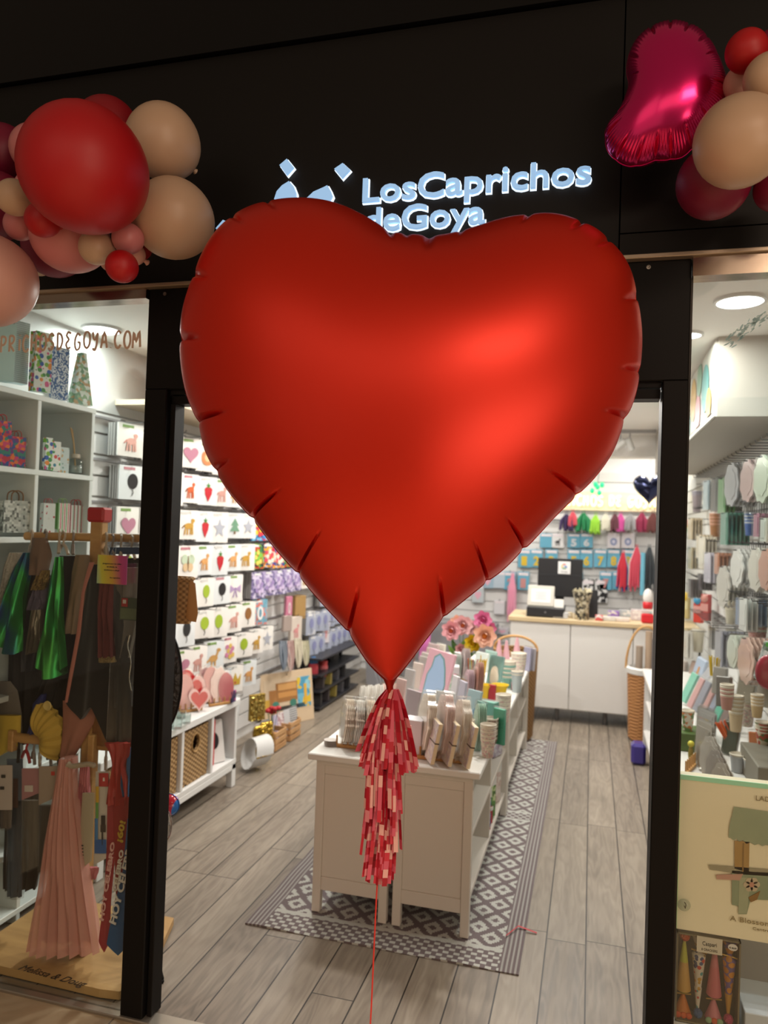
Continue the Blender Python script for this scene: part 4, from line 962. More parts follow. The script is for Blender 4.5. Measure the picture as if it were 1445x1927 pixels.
for a_ in ((36, 1398, HK, 'black hanger at the left tip of the lower rail'), (50, 1400, HR_, 'red hanger on the lower rail'), (64, 1402, HG, 'grey hanger beside the red one on the lower rail'), (76, 1404, HB, 'pale hanger in the left half of the lower rail'),
           (94, 1404, HG, 'brown-grey hanger in the middle of the lower rail'), (108, 1405, HK, 'black hanger just left of the wooden post on the lower rail'), (200, 1412, HB, 'pale hanger right of the post on the lower rail')):
    hanger(a_[0], a_[1], 2.42, a_[2], a_[3], 44, ang=RND.uniform(-60, -30))
hw = at_y(150, 1440, 2.29)
single('wooden_hanger_arm', MB().tube(smooth_line([tuple(at_y(x, y, 2.29)) for x, y in ((128, 1438), (136, 1442), (150, 1440), (168, 1438), (180, 1442))], 3), [.012]+[.009]*11+[.004], 8), mat('a89a84', .5), 'pale rounded hanger arm sticking out in front of the lower rail', 'hanger')
# the rack
WD = wood_mat('a9793f', 'c49a5e', 6, 6, 20, .45)
rk = thing('clothes_rack', 'light wooden dress-up rack with two rails and a wide base board, in the left window', 'clothes rack', (-1.75, 2.42, 0))
def rl(name, mb, m=WD, sm=False): return link(name, mb, m, rk, sm, loc=-rk.location)
bp = [at_z(x, y, .035) for x, y in ((-40, 1800), (184, 1888), (236, 1862), (303, 1782))]
base_pts = [(-2.12, 2.24), (bp[1].x-.04, 2.235), (bp[1].x+.03, 2.245), (bp[2].x+.01, 2.30), (bp[3].x, 2.52), (-1.56, 2.72), (-2.12, 2.72)]
bb = MB(); n = len(base_pts); bb.add([(x, y, .008) for x, y in base_pts]+[(x, y, .036) for x, y in base_pts], [tuple(range(n))[::-1], tuple(range(n, 2*n))]+[(i, (i+1) % n, (i+1) % n+n, i+n) for i in range(n)])
BOARD = wood_mat('a07c4c', 'b8935c', 3, 22, 3, .5)
rl('base_board', bb, BOARD)
me = text_mesh('Melissa & Doug', 1, 1, .0); 
co_ = np.array([v.co[:] for v in me.vertices]); wtx = np.ptp(co_[:, 0]); htx = np.ptp(co_[:, 2])
me.transform(Matrix.Diagonal((.27/wtx, .0006, .04/htx, 1))); me.materials.append(mat('1c1612', .5))
# slanted like a signature
for v in me.vertices: v.co.x += v.co.z*.35
tp = at_z(92, 1840, .0365)
link('base_lettering', me, None, rk, loc=tp-rk.location, rot=(-PI/2, 0, math.radians(-3)))
rl('post', MB().box(-1.785, -1.735, 2.40, 2.44, .036, 1.63, .004).box(-1.81, -1.78, 2.43, 2.455, .036, .80, .003))
rl('post_brace', MB().box(-1.74, -1.715, 2.375, 2.40, .036, .83, .003))
rl('post_cap', MB().box(-1.797, -1.723, 2.39, 2.45, 1.60, 1.655, .008), mat('b3121a', .35), False)
rl('upper_rail', MB().tube([(-2.08, 2.42, 1.537), (-1.47, 2.42, 1.55)], .016, 14), WD, True)
rl('lower_rail', MB().tube([(-2.10, 2.42, .77), (-1.50, 2.42, .79)], .018, 14), WD, True)
rl('rail_end_block', MB().box(-2.11, -2.085, 2.40, 2.44, .72, .80, .004))
# rainbow notice card
nc = at_y(212, 1045, 2.285); s = S(nc)
g = NG('rainbow_print'); o = g.xyz('Object'); g.base(g.ramp(g.op('ADD', g.op('MULTIPLY', o[0], 6.0), g.op('ADD', g.op('MULTIPLY', o[2], .9), .55)), [(0, '6fb8c0'), (.25, 'c8c23a'), (.5, 'd0a03a'), (.72, 'c03f7a'), (1, 'b03a90')])); g.set(Roughness=.3)
nt_ = thing('notice_card', 'small rainbow coloured notice card hanging on the upper rail', 'notice', nc)
link('card', MB().box(-32*s, 32*s, -.001, .001, -54*s, 0), g.m, nt_)
for k, (tx, w) in enumerate((('pregunta por las tallas', 40), ('en tienda, te', 22), ('ayudamos a elegir', 34))): text(tx, nt_, mat('2a2620', .5), (0, -.002, -(17+6*k)*s), w*s, 3.2*s, 0, .0006)
text('los caprichos', nt_, mat('2a2620', .5), (8*s, -.002, -43*s), 22*s, 3*s, 0, .0006)
link('string', MB().tube([(-.01, 0, -.001), (0, .02, .05), (.01, 0, -.001)], .0008, 5), mat('8a8a88', .5), nt_)
# green header with a red square logo on the clear garment bag
ic = at_y(243, 1125, 2.30); s = S(ic)
it = thing('costume_label', 'green costume label with a red square, on the clear garment bag beside the door post', 'label', ic)
link('label_card', MB().box(-19*s, 20*s, -.001, .001, -42*s, 0), mat('3f4a36', .4), it)
link('lower_panel', MB().box(-17*s, 18*s, -.002, -.001, -40*s, -20*s), mat('5f6a4c', .4), it)
link('red_square', MB().box(-15*s, -2*s, -.003, -.001, -17*s, -1*s), mat('a02a2a', .4), it)
link('white_mark', MB().box(-12*s, -5*s, -.004, -.003, -11*s, -4*s), mat('c8c0b8', .4), it)

# basket bag and round black hood beside the door leaf
bk = thing('wicker_bag', 'small woven straw bag with a white paper tag, hanging right of the left door post', 'bag', at_y(334, 1172, 2.56))
s = S(bk.location); WK = wicker_mat('7a5a36', 'c09a68', 85)
link('basket_body', MB().lathe([(0, 0), (26*s, 0), (29*s, 8*s), (30*s, 45*s), (29*s, 84*s), (27*s, 84*s), (27*s, 10*s)], 28, sy=.6, cap=False), WK, bk, True)
link('rim_braid', MB().tube([(29.5*s*math.cos(a*PI/12), 29.5*s*.6*math.sin(a*PI/12), 84*s) for a in range(25)], 3*s, 8), wicker_mat('8a683f', 'caa878', 120), bk, True)
link('strap', MB().tube(smooth_line([(-24*s, 0, 82*s), (-26*s, 0, 110*s), (-30*s, 0, 140*s), (-20*s, 0, 150*s), (-12*s, 0, 120*s), (-8*s, 4*s, 84*s)], 3), 2.4*s, 8), mat('a8804c', .6), bk, True)
link('leather_side', MB().hull([(27*s, -8*s, 82*s), (34*s, 0, 76*s), (41*s, 2*s, 20*s), (40*s, -2*s, 4*s), (32*s, -10*s, 6*s), (24*s, -12*s, 12*s), (28*s, 8*s, 60*s)]), mat('a8783c', .6), bk, True)
link('paper_tag', MB().prism(ngon(-14*s, 62*s, 11*s, 27*s, 20), -20*s, -19*s), mat('cfc3b0', .6), bk)
link('hanging_hook', MB().tube([(-22*s, 0, 146*s), (-22*s, 0, 158*s), (-50*s, -2*s, 160*s)], 1.2*s, 6), WIRE, bk)
hd = thing('round_black_hood', 'round black pleated mesh hood half hidden by the left door post', 'hood', at_y(303, 1280, 2.62))
s = S(hd.location)
link('mesh_disc', MB().ell((0, 0, 0), (43*s, 14*s, 97*s), 40, 20), mat('141214', .4, bump=.8, bscale=45), hd, True)
link('rim_wire', MB().tube([(43.5*s*math.cos(a*PI/20), 0, 98*s*math.sin(a*PI/20)) for a in range(41)], 1.8*s, 8), mat('1c1a1c', .35), hd, True)
for k in range(7):
    a = -.9+.3*k; link('rib', MB().tube([(0, -14*s, 0), (30*s*math.cos(a), -10*s, 66*s*math.sin(a)), (43*s*math.cos(a), 0, 97*s*math.sin(a))], .8*s, 5), mat('262226', .35), hd)
single('cord', MB().tube([hd.location+Vector((0, 0, 97*s)), hd.location+Vector((-.06, 0, .22)), Vector((-1.56, 2.5, 1.50)), Vector((-1.50, 2.435, 1.56))], .0012, 5), mat('2a2828', .6), 'black cord holding up the round black hood', 'cord')
ef = [at_z(x, y, .004) for x, y in ((262, 1842), (308, 1848))]
single('easel_foot', MB().tube([tuple(ef[0]), tuple(ef[1]), tuple(at_z(306, 1842, .006)), (ef[1].x-.075, ef[1].y+.01, .19), (ef[1].x-.105, ef[1].y+.015, .34)], .0055, 8), mat('141414', .4), 'black bent metal stand foot on the floor right of the left door post', 'stand')
# foil balloons on the floor beside the post
fb = thing('blue_foil_balloon', 'shiny blue and red foil balloon on the floor by the white cube shelf', 'balloon', at_y(318, 1514, 2.75)); s = S(fb.location)
link('foil_body', MB().ell((0, 0, 0), (21*s, 16*s, 20*s), 28, 16), confetti_mat(['3f7ac0', '2f6ab0', 'b02a3a', '3f7ac0'], 7, .12), fb, True)
link('seam', MB().tube([(21.5*s*math.cos(a*PI/16), 0, 20.5*s*math.sin(a*PI/16)) for a in range(33)], .9*s, 6), mat('2f5fa0', .2, .8), fb, True)
fb = thing('silver_foil_balloon', 'crumpled silver foil balloon beside the left door post', 'balloon', at_y(304, 1552, 2.66)); s = S(fb.location)
link('foil_body', MB().ell((0, 0, 0), (21*s, 14*s, 34*s), 28, 16), mat('d8d8d8', .1, 1.0, bump=1, bscale=22), fb, True)
link('seam', MB().tube([(21.5*s*math.cos(a*PI/16), 0, 34.5*s*math.sin(a*PI/16)) for a in range(33)], .9*s, 6), mat('b0b0b0', .2, .8), fb, True)

# web address on the left glass
gt = thing('window_lettering', 'brown hand-drawn web address lettering on the left window glass', 'lettering', at_y(130, 650, YF-.006))
URL = 'LOSCAPRICHOSDEGOYA.COM'
adv = 19.4*S(gt.location); wtot = sum(adv*(.6 if c == 'I' else .45 if c == '.' else 1.15 if c == 'M' else 1) for c in URL)
e_ = at_y(269, 653, YF-.006)
stroke_text(URL, gt, mat('d8bda6', .6), None, Vector((1, 0, 0)), Vector((0, 0, 1)), 31*S(gt.location), adv, 2.5*S(gt.location), .25, 'glass_letter')
for c in gt.children: c.location = Vector((e_.x-wtot, YF-.007, e_.z))-gt.location

# ================================================================== rug
def rug_mat():
    g = NG('rug_weave'); o = g.xyz('Object'); W2, L0 = .545, 2.83
    x = o[0]; y = g.op('SUBTRACT', o[1], L0)
    q = 1/.0085
    xq = g.op('DIVIDE', g.op('FLOOR', g.op('MULTIPLY', x, q)), q); yq = g.op('DIVIDE', g.op('FLOOR', g.op('MULTIPLY', y, q)), q)
    px_, py_ = .118, .14
    u = g.op('SUBTRACT', g.op('FRACT', g.op('DIVIDE', xq, px_)), .5); v = g.op('SUBTRACT', g.op('FRACT', g.op('DIVIDE', yq, py_)), .5)
    d1 = g.op('ADD', g.op('ABSOLUTE', u), g.op('ABSOLUTE', v))
    u2 = g.op('SUBTRACT', g.op('FRACT', g.op('ADD', g.op('DIVIDE', xq, px_), .5)), .5); v2 = g.op('SUBTRACT', g.op('FRACT', g.op('ADD', g.op('DIVIDE', yq, py_), .5)), .5)
    d2 = g.op('ADD', g.op('ABSOLUTE', u2), g.op('ABSOLUTE', v2)); d = g.op('MINIMUM', d1, d2)
    ring = g.op('MULTIPLY', g.op('LESS_THAN', d, .36), g.op('GREATER_THAN', d, .15))
    # chequered border band at the near end and again further along
    def band(a, b): return g.op('MULTIPLY', g.op('GREATER_THAN', y, a), g.op('LESS_THAN', y, b))
    bd = g.op('MAXIMUM', band(.0, .125), g.op('MAXIMUM', band(1.50, 1.60), band(2.9, 3.0)))
    iy = g.op('FLOOR', g.op('DIVIDE', y, .024)); sh = g.op('MULTIPLY', g.op('FRACT', g.op('MULTIPLY', iy, .5)), 1.0)
    dots = g.op('MULTIPLY', g.op('LESS_THAN', g.op('FRACT', g.op('ADD', g.op('DIVIDE', x, .042), sh)), .55), g.op('LESS_THAN', g.op('FRACT', g.op('DIVIDE', y, .024)), .68))
    ln = g.op('MAXIMUM', band(.125, .15), g.op('MAXIMUM', band(1.48, 1.5), band(1.60, 1.62)))
    pat = g.op('MAXIMUM', g.op('ADD', g.op('MULTIPLY', ring, g.op('SUBTRACT', 1.0, bd)), g.op('MULTIPLY', dots, bd)), ln)
    ax = g.op('ABSOLUTE', x); side = g.op('GREATER_THAN', ax, W2-.075)
    st = g.op('LESS_THAN', g.op('FRACT', g.op('MULTIPLY', ax, 1/.017)), .45)
    pat = g.op('ADD', g.op('MULTIPLY', pat, g.op('SUBTRACT', 1.0, side)), g.op('MULTIPLY', g.op('MULTIPLY', st, .55), side))
    n = g.noise(g.tc.outputs['Object'], 400, 1); c = g.mix(g.op('MINIMUM', pat, 1.0), '6f6263', 'bfc0b8'); g.base(g.mix(g.op('MULTIPLY', n, .25), c, '5a5050'))
    wv = g.op('ADD', g.op('SINE', g.op('MULTIPLY', x, 900)), g.op('SINE', g.op('MULTIPLY', y, 900))); g.bump(wv, .3, .001); g.set(Roughness=.85); return g.m
RGX = -.757
rm = MB(); rows = []
for i in range(60):
    yy = 2.83+3.2*i/59; rows.append([(-.545+1.09*j/20, yy, .006+.0022*math.sin(i*.9+j*.4)*(j in (0, 1, 19, 20))+(.003*math.sin(j*.9) if i == 0 else 0)) for j in range(21)])
rm.grid(rows); rm.grid([[(p[0], p[1], .0008) for p in r][::-1] for r in rows])
rm.grid([[(p[0], p[1], .0008) for p in rows[0]], rows[0]])
single('rug', rm, rug_mat(), 'long grey-brown woven rug with pale stepped diamonds under the display island', 'rug', loc=(RGX, 0, 0), smooth=True)
fs_ = MB(); a0, a1, a2 = at_z(952, 1762, .012), at_z(975, 1744, .016), at_z(1010, 1757, .004)
fs_.grid([[a0, a0+Vector((0, .01, 0))], [a1, a1+Vector((0, .01, 0))], [a2, a2+Vector((0, .01, 0))]]); fs_.grid([[a0+Vector((0, 0, .001)), a0+Vector((0, .01, .001))], [a1+Vector((0, 0, .001)), a1+Vector((0, .01, .001))], [a2+Vector((0, 0, .001)), a2+Vector((0, .01, .001))]])
single('paper_strip', fs_, mat('c23038', .5), 'loose red paper strip lying on the near right corner of the rug', 'paper strip')

# ================================================================== display island: white console cabinets end to end
def console(x0, x1, y0, y1, h, lab, open_side='x+', z0=.0, panel=True, group=None):
    W3 = mat('d6cfc4', .45); t = thing('console_cabinet', lab, 'cabinet', ((x0+x1)/2, (y0+y1)/2, 0), group=group)
    def b(name, a, b_, c, d, e, f, bev=.002): return link(name, MB().box(a-t.location.x, b_-t.location.x, c-t.location.y, d-t.location.y, e, f, bev), W3, t)
    g_ = .035
    for xx in (x0, x1-g_):
        for yy in (y0, y1-g_): b('leg', xx, xx+g_, yy, yy+g_, .0092, h-.02)
    for yy in (y0+.008, y1-.022):
        b('end_panel', x0+g_, x1-g_, yy, yy+.014, .155, h-.06); b('end_rail', x0+g_, x1-g_, yy-.004, yy+.02, .10, .155); b('top_rail', x0+g_, x1-g_, yy-.004, yy+.02, h-.06, h-.02)
    b('back_panel', (x0+.006 if open_side == 'x+' else x1-.016), (x0+.016 if open_side == 'x+' else x1-.006), y0+g_, y1-g_, .13, h-.03)
    b('bottom_shelf', x0+.01, x1-.01, y0+.02, y1-.02, .12, .14); b('middle_shelf', x0+.016, x1-.01, y0+.02, y1-.02, .37, .388)
    b('divider', x0+.016, x1-.012, (y0+y1)/2-.01, (y0+y1)/2+.01, .14, h-.03)
    b('cabinet_top', x0-.0, x1+.0, y0, y1, h-.022, h)
    return t
IH = .64
for (x0, x1, sd, ww) in ((-1.083, -.762, 'x-', 'left'), (-.738, -.425, 'x+', 'right')):
    console(x0, x1, 3.0, 4.38, IH, f'white console cabinet at the near end of the island, {ww} of the gap', sd)
    console(x0, x1, 4.40, 5.75, IH, f'white console cabinet at the far end of the island, {ww} row', sd)
single('worktop', MB().box(-1.115, -.395, 2.975, 5.78, IH+.0005, IH+.028, .004), mat('e0ded8', .35), 'white worktop lying across all the island cabinets', 'worktop')
ZT = IH+.029

PEARL = mat('efe4d4', .3, coat=.5); PEARL2 = mat('efd6ce', .3, coat=.4); PEARL3 = mat('eeece6', .25, coat=.5)
def scallop(R_, n, q): return [(R_*(1+q*math.cos(n*a*2*PI/72))*math.cos(a*2*PI/72), R_*(1+q*math.cos(n*a*2*PI/72))*math.sin(a*2*PI/72)) for a in range(72)]
REDP = mat('d01a20', .4)
def plate_pack(pc, wpx, hpx, m, lab, rz=0, lean=.12, thick=.035, shape='scallop', cat='plate pack', name='plate_pack', group=None, film=True, cnt=5, hang=False):
    """a sealed pack of paper plates standing (or hanging) on edge, front to -y"""
    s = S(pc); w, h = wpx*s/2, hpx*s/2
    t = thing(name, lab, cat, pc, rot=(-lean, 0, rz), group=group); out = scallop(1, 9, .05) if shape == 'scallop' else heart2(0, .05, 1.05) if shape == 'heart' else ([(p[0], p[1]) for p in ngon(0, 0, 1, 1, 8, PI/8)] if shape == 'octagon' else [(-.95, -1), (.95, -1), (1, -.95), (1, .95), (.95, 1), (-.95, 1), (-1, .95), (-1, -.95)] if shape == 'square' else
        [(.0, -1), (.5, -.95), (.62, -.4), (.55, .1), (.7, .35), (.6, .95), (.4, .98), (.3, .5), (0, .42), (-.3, .5), (-.4, .98), (-.6, .95), (-.7, .35), (-.55, .1), (-.62, -.4), (-.5, -.95)] if shape == 'bunny' else ngon(0, 0, 1, 1, 32))
    z0 = h
    for i in range(cnt):
        y = (i/(max(cnt-1, 1))-.5)*thick; mb = MB(); mb.use(m)
        if shape == 'bunny':
            for cx_, cz_, rx_, rz_ in ((0, -.45, .62, .52), (0, .12, .5, .34), (-.3, .62, .17, .4), (.3, .62, .17, .4)): mb.prism([(p_*w, z0+q_*h) for p_, q_ in ngon(cx_, cz_, rx_, rz_, 18)], y-.002-.0003*abs(cx_)*3, y+.002)
        else: mb.prism([(p[0]*w*(1-.01*(i % 2)), z0+p[1]*h) for p in out], y-.0012, y+.0012)
        if i == 0 and shape != 'bunny': (mb.use(REDP) if shape == 'heart' else mb), mb.prism([(p[0]*w*.78, z0+p[1]*h*.78) for p in out], y-.004, y-.0012)
        link('plate', mb, None, t)
    if film and shape != 'bunny':
        fm = MB(); fm.prism([(p[0]*w*1.03, z0+p[1]*h*1.02+(.012 if p[1] > .8 else 0)) for p in out], -thick*.5-.008, thick*.5+.004); link('clear_wrap', fm, CELLO, t)
    return t
BAM = wood_mat('a5763e', 'c2945a', 6, 30, 6, .5)
def plate_rack(x0, x1, y0, y1, z, lab, n=6, h=.05):
    t = thing('bamboo_rack', lab, 'rack', ((x0+x1)/2, (y0+y1)/2, z), group='bamboo plate racks'); L = (x1-x0)/2; D = (y1-y0)/2
    for sy in (-1, 1):
        link('rack_bar', MB().box(-L, L, sy*D-.008, sy*D+.008, 0, .014, .002), BAM, t)
        for k in range(n+1): link('dowel', MB().tube([(-L+2*L*k/n, sy*D, .012), (-L+2*L*k/n, sy*D, h)], .004, 7), BAM, t)
    return t
def cup_stack(pc, wpx, hpx, m, lab, rims=10, group=None, rimc='d8d0c0', body=.45, upside=False, cat='cup stack', name='cup_stack', rot=None, bag=False):
    s = S(pc); R_ = wpx*s/2; h = hpx*s
    t = thing(name, lab, cat, pc, group=group, rot=rot)
    hb_ = h*body
    link('lowest_cup', MB().lathe([(R_*.66, 0), (R_*.68, .002), (R_*.86, hb_)], 28), m, t, True)
    k = max(rims, 1); st = (h-hb_)/k; mr = mat(rimc, .5)
    for i in range(k):
        z = hb_+i*st; f = .88+.1*i/k
        mb = MB().lathe([(R_*f*.97, z), (R_*f, z+st*.25), (R_*f*1.03, z+st*.45), (R_*f*1.03, z+st*.75), (R_*f*.98, z+st*.98)], 28, cap=False)
        link('cup_rim', mb, (mr if i % 2 else m) if i < k-1 else mr, t, True)
    link('cup_inside', MB().lathe([(R_*.93, h-.001), (R_*.80, h-.012), (0, h-.014)], 24, cap=False), mat('c9c1b2', .6), t, True)
    if bag: link('clear_bag', MB().lathe([(R_*.72, -.004), (R_*1.08, h*.5), (R_*1.1, h), (R_*.3, h+.03), (R_*.1, h+.06)], 20), CELLO, t, True)
    return t
FLOCUP = confetti_mat(['c8a0a0', 'd8cfc0', 'b8b0a8', 'cfc4b4'], 160, .5)
# -- left front group
plate_rack(-1.03, -.88, 3.10, 3.20, ZT, 'bamboo rack holding shell plates at the near left corner of the island')
for i, (x, y, w, h, m, lab) in enumerate(((642, 1406, 34, 84, PEARL, 'wavy cream plate pack nearest the left corner of the island'), (661, 1408, 32, 84, PEARL3, 'second wavy cream plate pack from the left corner of the island'),
        (681, 1410, 34, 86, PEARL, 'third wavy plate pack, just left of the tall pink box'))):
    c = at_z(x, y, ZT+.008); plate_pack(c+Vector((0, .05, 0)), h*.8, h, m, lab, math.radians(-64), .08, .03)
for i in range(5):
    c = at_z(682+i*14, 1350-i*1.5, ZT+.012); plate_pack(c+Vector((0, 0, .0)), 30, 58, PEARL3 if i < 3 else PEARL2, f'bunny shaped white plate pack, {ORD[i]} from the left behind the wavy plates', math.radians(-22), .05, .025, 'bunny', cnt=3, group='bunny shaped plate packs')
plate_rack(-1.03, -.86, 3.55, 3.65, ZT, 'bamboo rack under the bunny shaped plates', 5, .05)
c = at_z(622, 1402, ZT); s = S(c)
t = thing('paper_dish_stack', 'small stack of flat white paper dishes at the left edge of the island', 'dishes', c)
for k in range(4): link('dish', MB().lathe([(6*s, k*2.6*s), (10*s, k*2.6*s+1*s), (13*s, k*2.6*s+2.4*s), (12*s, k*2.6*s+2.8*s), (6*s, k*2.6*s+1.2*s)], 22), mat('d8d0c8', .5), t, True)
# pink box standing
def card_box(name, lab, cat, pc, w, d, h, m, rz=0, rot=None, front=None, group=None, bev=.0015):
    t = thing(name, lab, cat, pc, rz, group, rot)
    link('box_body', MB().box(-w/2, w/2, -d/2, d/2, 0, h, bev), m, t)
    if front:
        for nm, mb, mm in front(w, d, h): link(nm, mb, mm, t)
    return t
c = at_z(700, 1444, ZT)
card_box('pink_box', 'tall pink and white flat box standing behind the paper tassel', 'box', c+Vector((.055, .06, 0)), .17, .035, .165, mat('d49a94', .5), math.radians(-12),
         front=lambda w, d, h: [('face_panel', MB().box(-w/2+.012, w/2, -d/2-.002, -d/2, .0, h-.002), mat('ccc6d2', .45))])
c = at_z(762, 1440, ZT)
card_box('clear_lid_box', 'white box with a clear lid just right of the paper tassel', 'box', c+Vector((0, .16, 0)), .09, .08, .15, mat('cdcbd0', .4), math.radians(-10))
# -- right front rack
plate_rack(-.725, -.455, 3.07, 3.155, ZT, 'bamboo rack of plates and napkins at the near right corner of the island', 8)
for i, (x, y, w, h, m, lab) in enumerate(((790, 1424, 30, 112, PEARL, 'tall pale oval plate pack, leftmost in the front right rack'), (823, 1432, 28, 118, PEARL2, 'tall pinkish plate pack, middle of the front right rack'), (856, 1436, 28, 112, PEARL, 'tall pale plate pack, rightmost in the front right rack'))):
    c = at_z(x, y, ZT+.008); plate_pack(c+Vector((.0, .05, 0)), h*.74, h, m, lab, math.radians(-64), .10, .03, 'scallop', cnt=6)
for i, (x, y, h) in enumerate(((808, 1432, 78), (840, 1436, 80), (874, 1440, 80))):
    c = at_z(x, y, ZT+.008); s = S(c); t = thing('napkin_pack', f'flat cream napkin pack leaning in the front right rack, {("left", "middle", "right")[i]} one', 'napkin pack', c, rot=(-.16, .10, math.radians(-60)), group='napkin packs in the front right rack')
    link('napkins', MB().box(-.04, .04, -.008, .008, 0, h*s, .002), mat('e2cfae', .6), t); link('printed_face', MB().box(-.038, .038, -.0095, -.008, .002, h*s-.002), confetti_mat(['dccfc8', 'e6e0da', 'd0c2c8'], 90, .4), t)
    link('paper_band', MB().box(-.041, .041, -.010, .009, h*s*.5, h*s*.53), mat('5a4a3c', .6), t)
cup_stack(at_z(878, 1415, ZT), 28, 62, FLOCUP, 'floral paper cup stack behind the front right rack', 9)
cup_stack(at_z(917, 1424, ZT), 31, 62, FLOCUP, 'floral paper cup stack at the near right corner of the island', 9)
# goods further along, upright cards and packs: (px, base py, w, h px, colour, label, rz, lean, front)
def upright(x, y, w, h, col, lab, rz=-40, lean=.15, pic=None, pc1='8fa8d0', pc2='e0c860', name='napkin_pack', cat='napkin pack', th=.014, z=None, grp=None, film=True):
    c = at_z(x, y, ZT if z is None else z); s = S(c); t = thing(name, lab, cat, c, rot=(-lean, 0, math.radians(rz)), group=grp)
    m = col if not isinstance(col, str) else mat(col, .45)
    link('pack_body', MB().box(-w*s/2, w*s/2, -th/2, th/2, 0, h*s, .002), m, t)
    if pic: link('printed_picture', motif_mesh(pic, pc1, pc2, w*s*.36, h*s*.30, -th/2-.001, 0, h*s*.5), None, t)
    if film: link('clear_wrap', MB().box(-w*s*.52, w*s*.52, -th/2-.004, th/2+.003, 0, h*s*1.04), CELLO, t)
    return t
c = at_z(806, 1345, ZT); s = S(c)
def ghostfront(w, d, h): return [('blue_shape', MB().prism([(-w*.3, h*.05), (w*.36, h*.05), (w*.38, h*.45), (w*.25, h*.7), (w*.12, h*.86), (-w*.06, h*.93), (-w*.2, h*.86), (-w*.22, h*.7), (-w*.32, h*.55)], -d/2-.003, -d/2), mat('9fb8d8', .4)), ('shape_outline', MB().prism([(-w*.34, h*.03), (w*.40, h*.03), (w*.42, h*.46), (w*.29, h*.72), (w*.15, h*.89), (-w*.06, h*.96), (-w*.24, h*.88), (-w*.26, h*.70), (-w*.36, h*.55)], -d/2-.0015, -d/2), mat('6f9a9a', .4))]
card_box('pink_game_box', 'leaning pink box with a rounded pale blue shape, upper left of the island', 'box', c+Vector((-.03, .15, 0)), 56*s, .03, 112*s, mat('d8a8b4', .45), rot=(-.2, .16, math.radians(-15)), front=ghostfront)
c = at_z(836, 1318, ZT); s = S(c)
card_box('flower_box', 'white box with pink and green flower print behind the pink box', 'box', c, 52*s, .08, 66*s, mat('c8c8c8', .4), math.radians(12), front=lambda w, d, h: [('window_panel', MB().box(-w*.2, w*.46, -d/2-.002, -d/2, h*.05, h*.8), confetti_mat(['d85a8a', '9fc0a8', 'c8d0c8', '7fb09a'], 60, .4))])
upright(826, 1385, 42, 82, 'd0d4d2', 'white card pack with a gold bow picture on the island', -25, .2, 'bow', 'c8a030', 'c8a030')
upright(862, 1360, 26, 78, 'b8b4c4', 'lilac striped napkin pack behind the gold bow pack', -55, .12)
upright(848, 1352, 24, 80, 'd8d4da', 'white edged napkin pack left of the lilac one', -55, .12)
upright(878, 1385, 34, 86, 'a8c4cc', 'pale blue pack with a blue bow picture on the island', -35, .25, 'bow', '3f8fc0', '3f8fc0')
upright(893, 1395, 30, 74, '4f8a80', 'teal napkin pack leaning beside the blue bow pack', -50, .2)
plate_pack(at_z(903, 1418, ZT)+Vector((-.02, .04, 0)), 36, 88, mat('9fc4b0', .4, coat=.4), 'mint green oval plate pack beside the near right cup stack', math.radians(-62), .08, .03, 'round')
upright(916, 1372, 36, 52, '6fa898', 'teal box with a pale top edge on the island', -20, .05, name='teal_box', cat='box', th=.05)
cup_stack(at_z(922, 1400, ZT), 30, 50, confetti_mat(['5a3a3a', 'c8b8a8', '9a7a6a'], 120), 'brown patterned cup stack in a green edged pack', 12, body=.15)
upright(938, 1400, 26, 66, '3fa084', 'bright green flat pack right of the brown patterned cups', -30, .02, name='green_pack', cat='pack')
cup_stack(at_z(946, 1358, ZT), 30, 52, FLOCUP, 'floral cup stack halfway along the right edge of the island', 8)
for i, (x, y, h, c1) in enumerate(((868, 1300, 80, 'c8b8b8'), (852, 1300, 70, 'b8c4bc'), (876, 1330, 70, 'c4a8b0'), (893, 1330, 84, 'c08f80'), (880, 1302, 60, '8fa89a'))):
    plate_pack(at_z(x, y, ZT), 30, h, mat(c1, .3, coat=.5), ('grey-pink plate pack left of the flower vase', 'pale green plate pack beside the flower print box', 'dusty pink plate pack below the flower vase', 'coral edged plate pack beside the teal napkins', 'small sage plate pack behind the straws')[i], math.radians(-60), .1, .03, 'round', cnt=4)
# straws
def straws(x, y, h, cols, lab, n=9, w=16, z=None, name='straw_bundle', cup=None):
    c = at_z(x, y, ZT if z is None else z); s = S(c); t = thing(name, lab, 'straws', c); rr_ = random.Random(x)
    for k in range(n):
        a = rr_.uniform(-1, 1)*w*s/2; b = rr_.uniform(-1, 1)*.012; L = h*s*rr_.uniform(.85, 1)
        link('straw', MB().tube([(a*.5, b, .001), (a*1.3, b*2, L)], .003, 6), mat(cols[k % len(cols)], .5), t)
    if cup: link('holder', MB().lathe([(w*s*.42, 0), (w*s*.55, h*s*.45), (w*s*.5, h*s*.45), (w*s*.38, .004)], 18), cup, t, True)
    return t
straws(904, 1300, 66, ['c8a020', 'd8b030'], 'thick bundle of yellow straws in a clear holder on the island', 12, 16, cup=CLEAR)
straws(890, 1322, 84, ['9a4a4a', 'b86a5a', 'c8a020'], 'thin red and yellow striped straws beside the yellow bundle', 9, 20)
YEL = mat('d8b81a', .5)
for x, y, w, h, lab in ((913, 1322, 22, 34, 'left yellow scalloped paper cup on the island'), (940, 1318, 30, 30, 'right yellow scalloped paper cup on the island')):
    c = at_z(x, y, ZT); s = S(c); t = thing('paper_cup', lab, 'cup', c, group='yellow scalloped cups')
    link('cup_wall', MB().lathe([(w*s*.3, 0), (w*s*.42, h*s*.75), (w*s*.56, h*s), (w*s*.54, h*s), (w*s*.40, h*s*.74), (w*s*.28, .003)], 24), YEL, t, True)
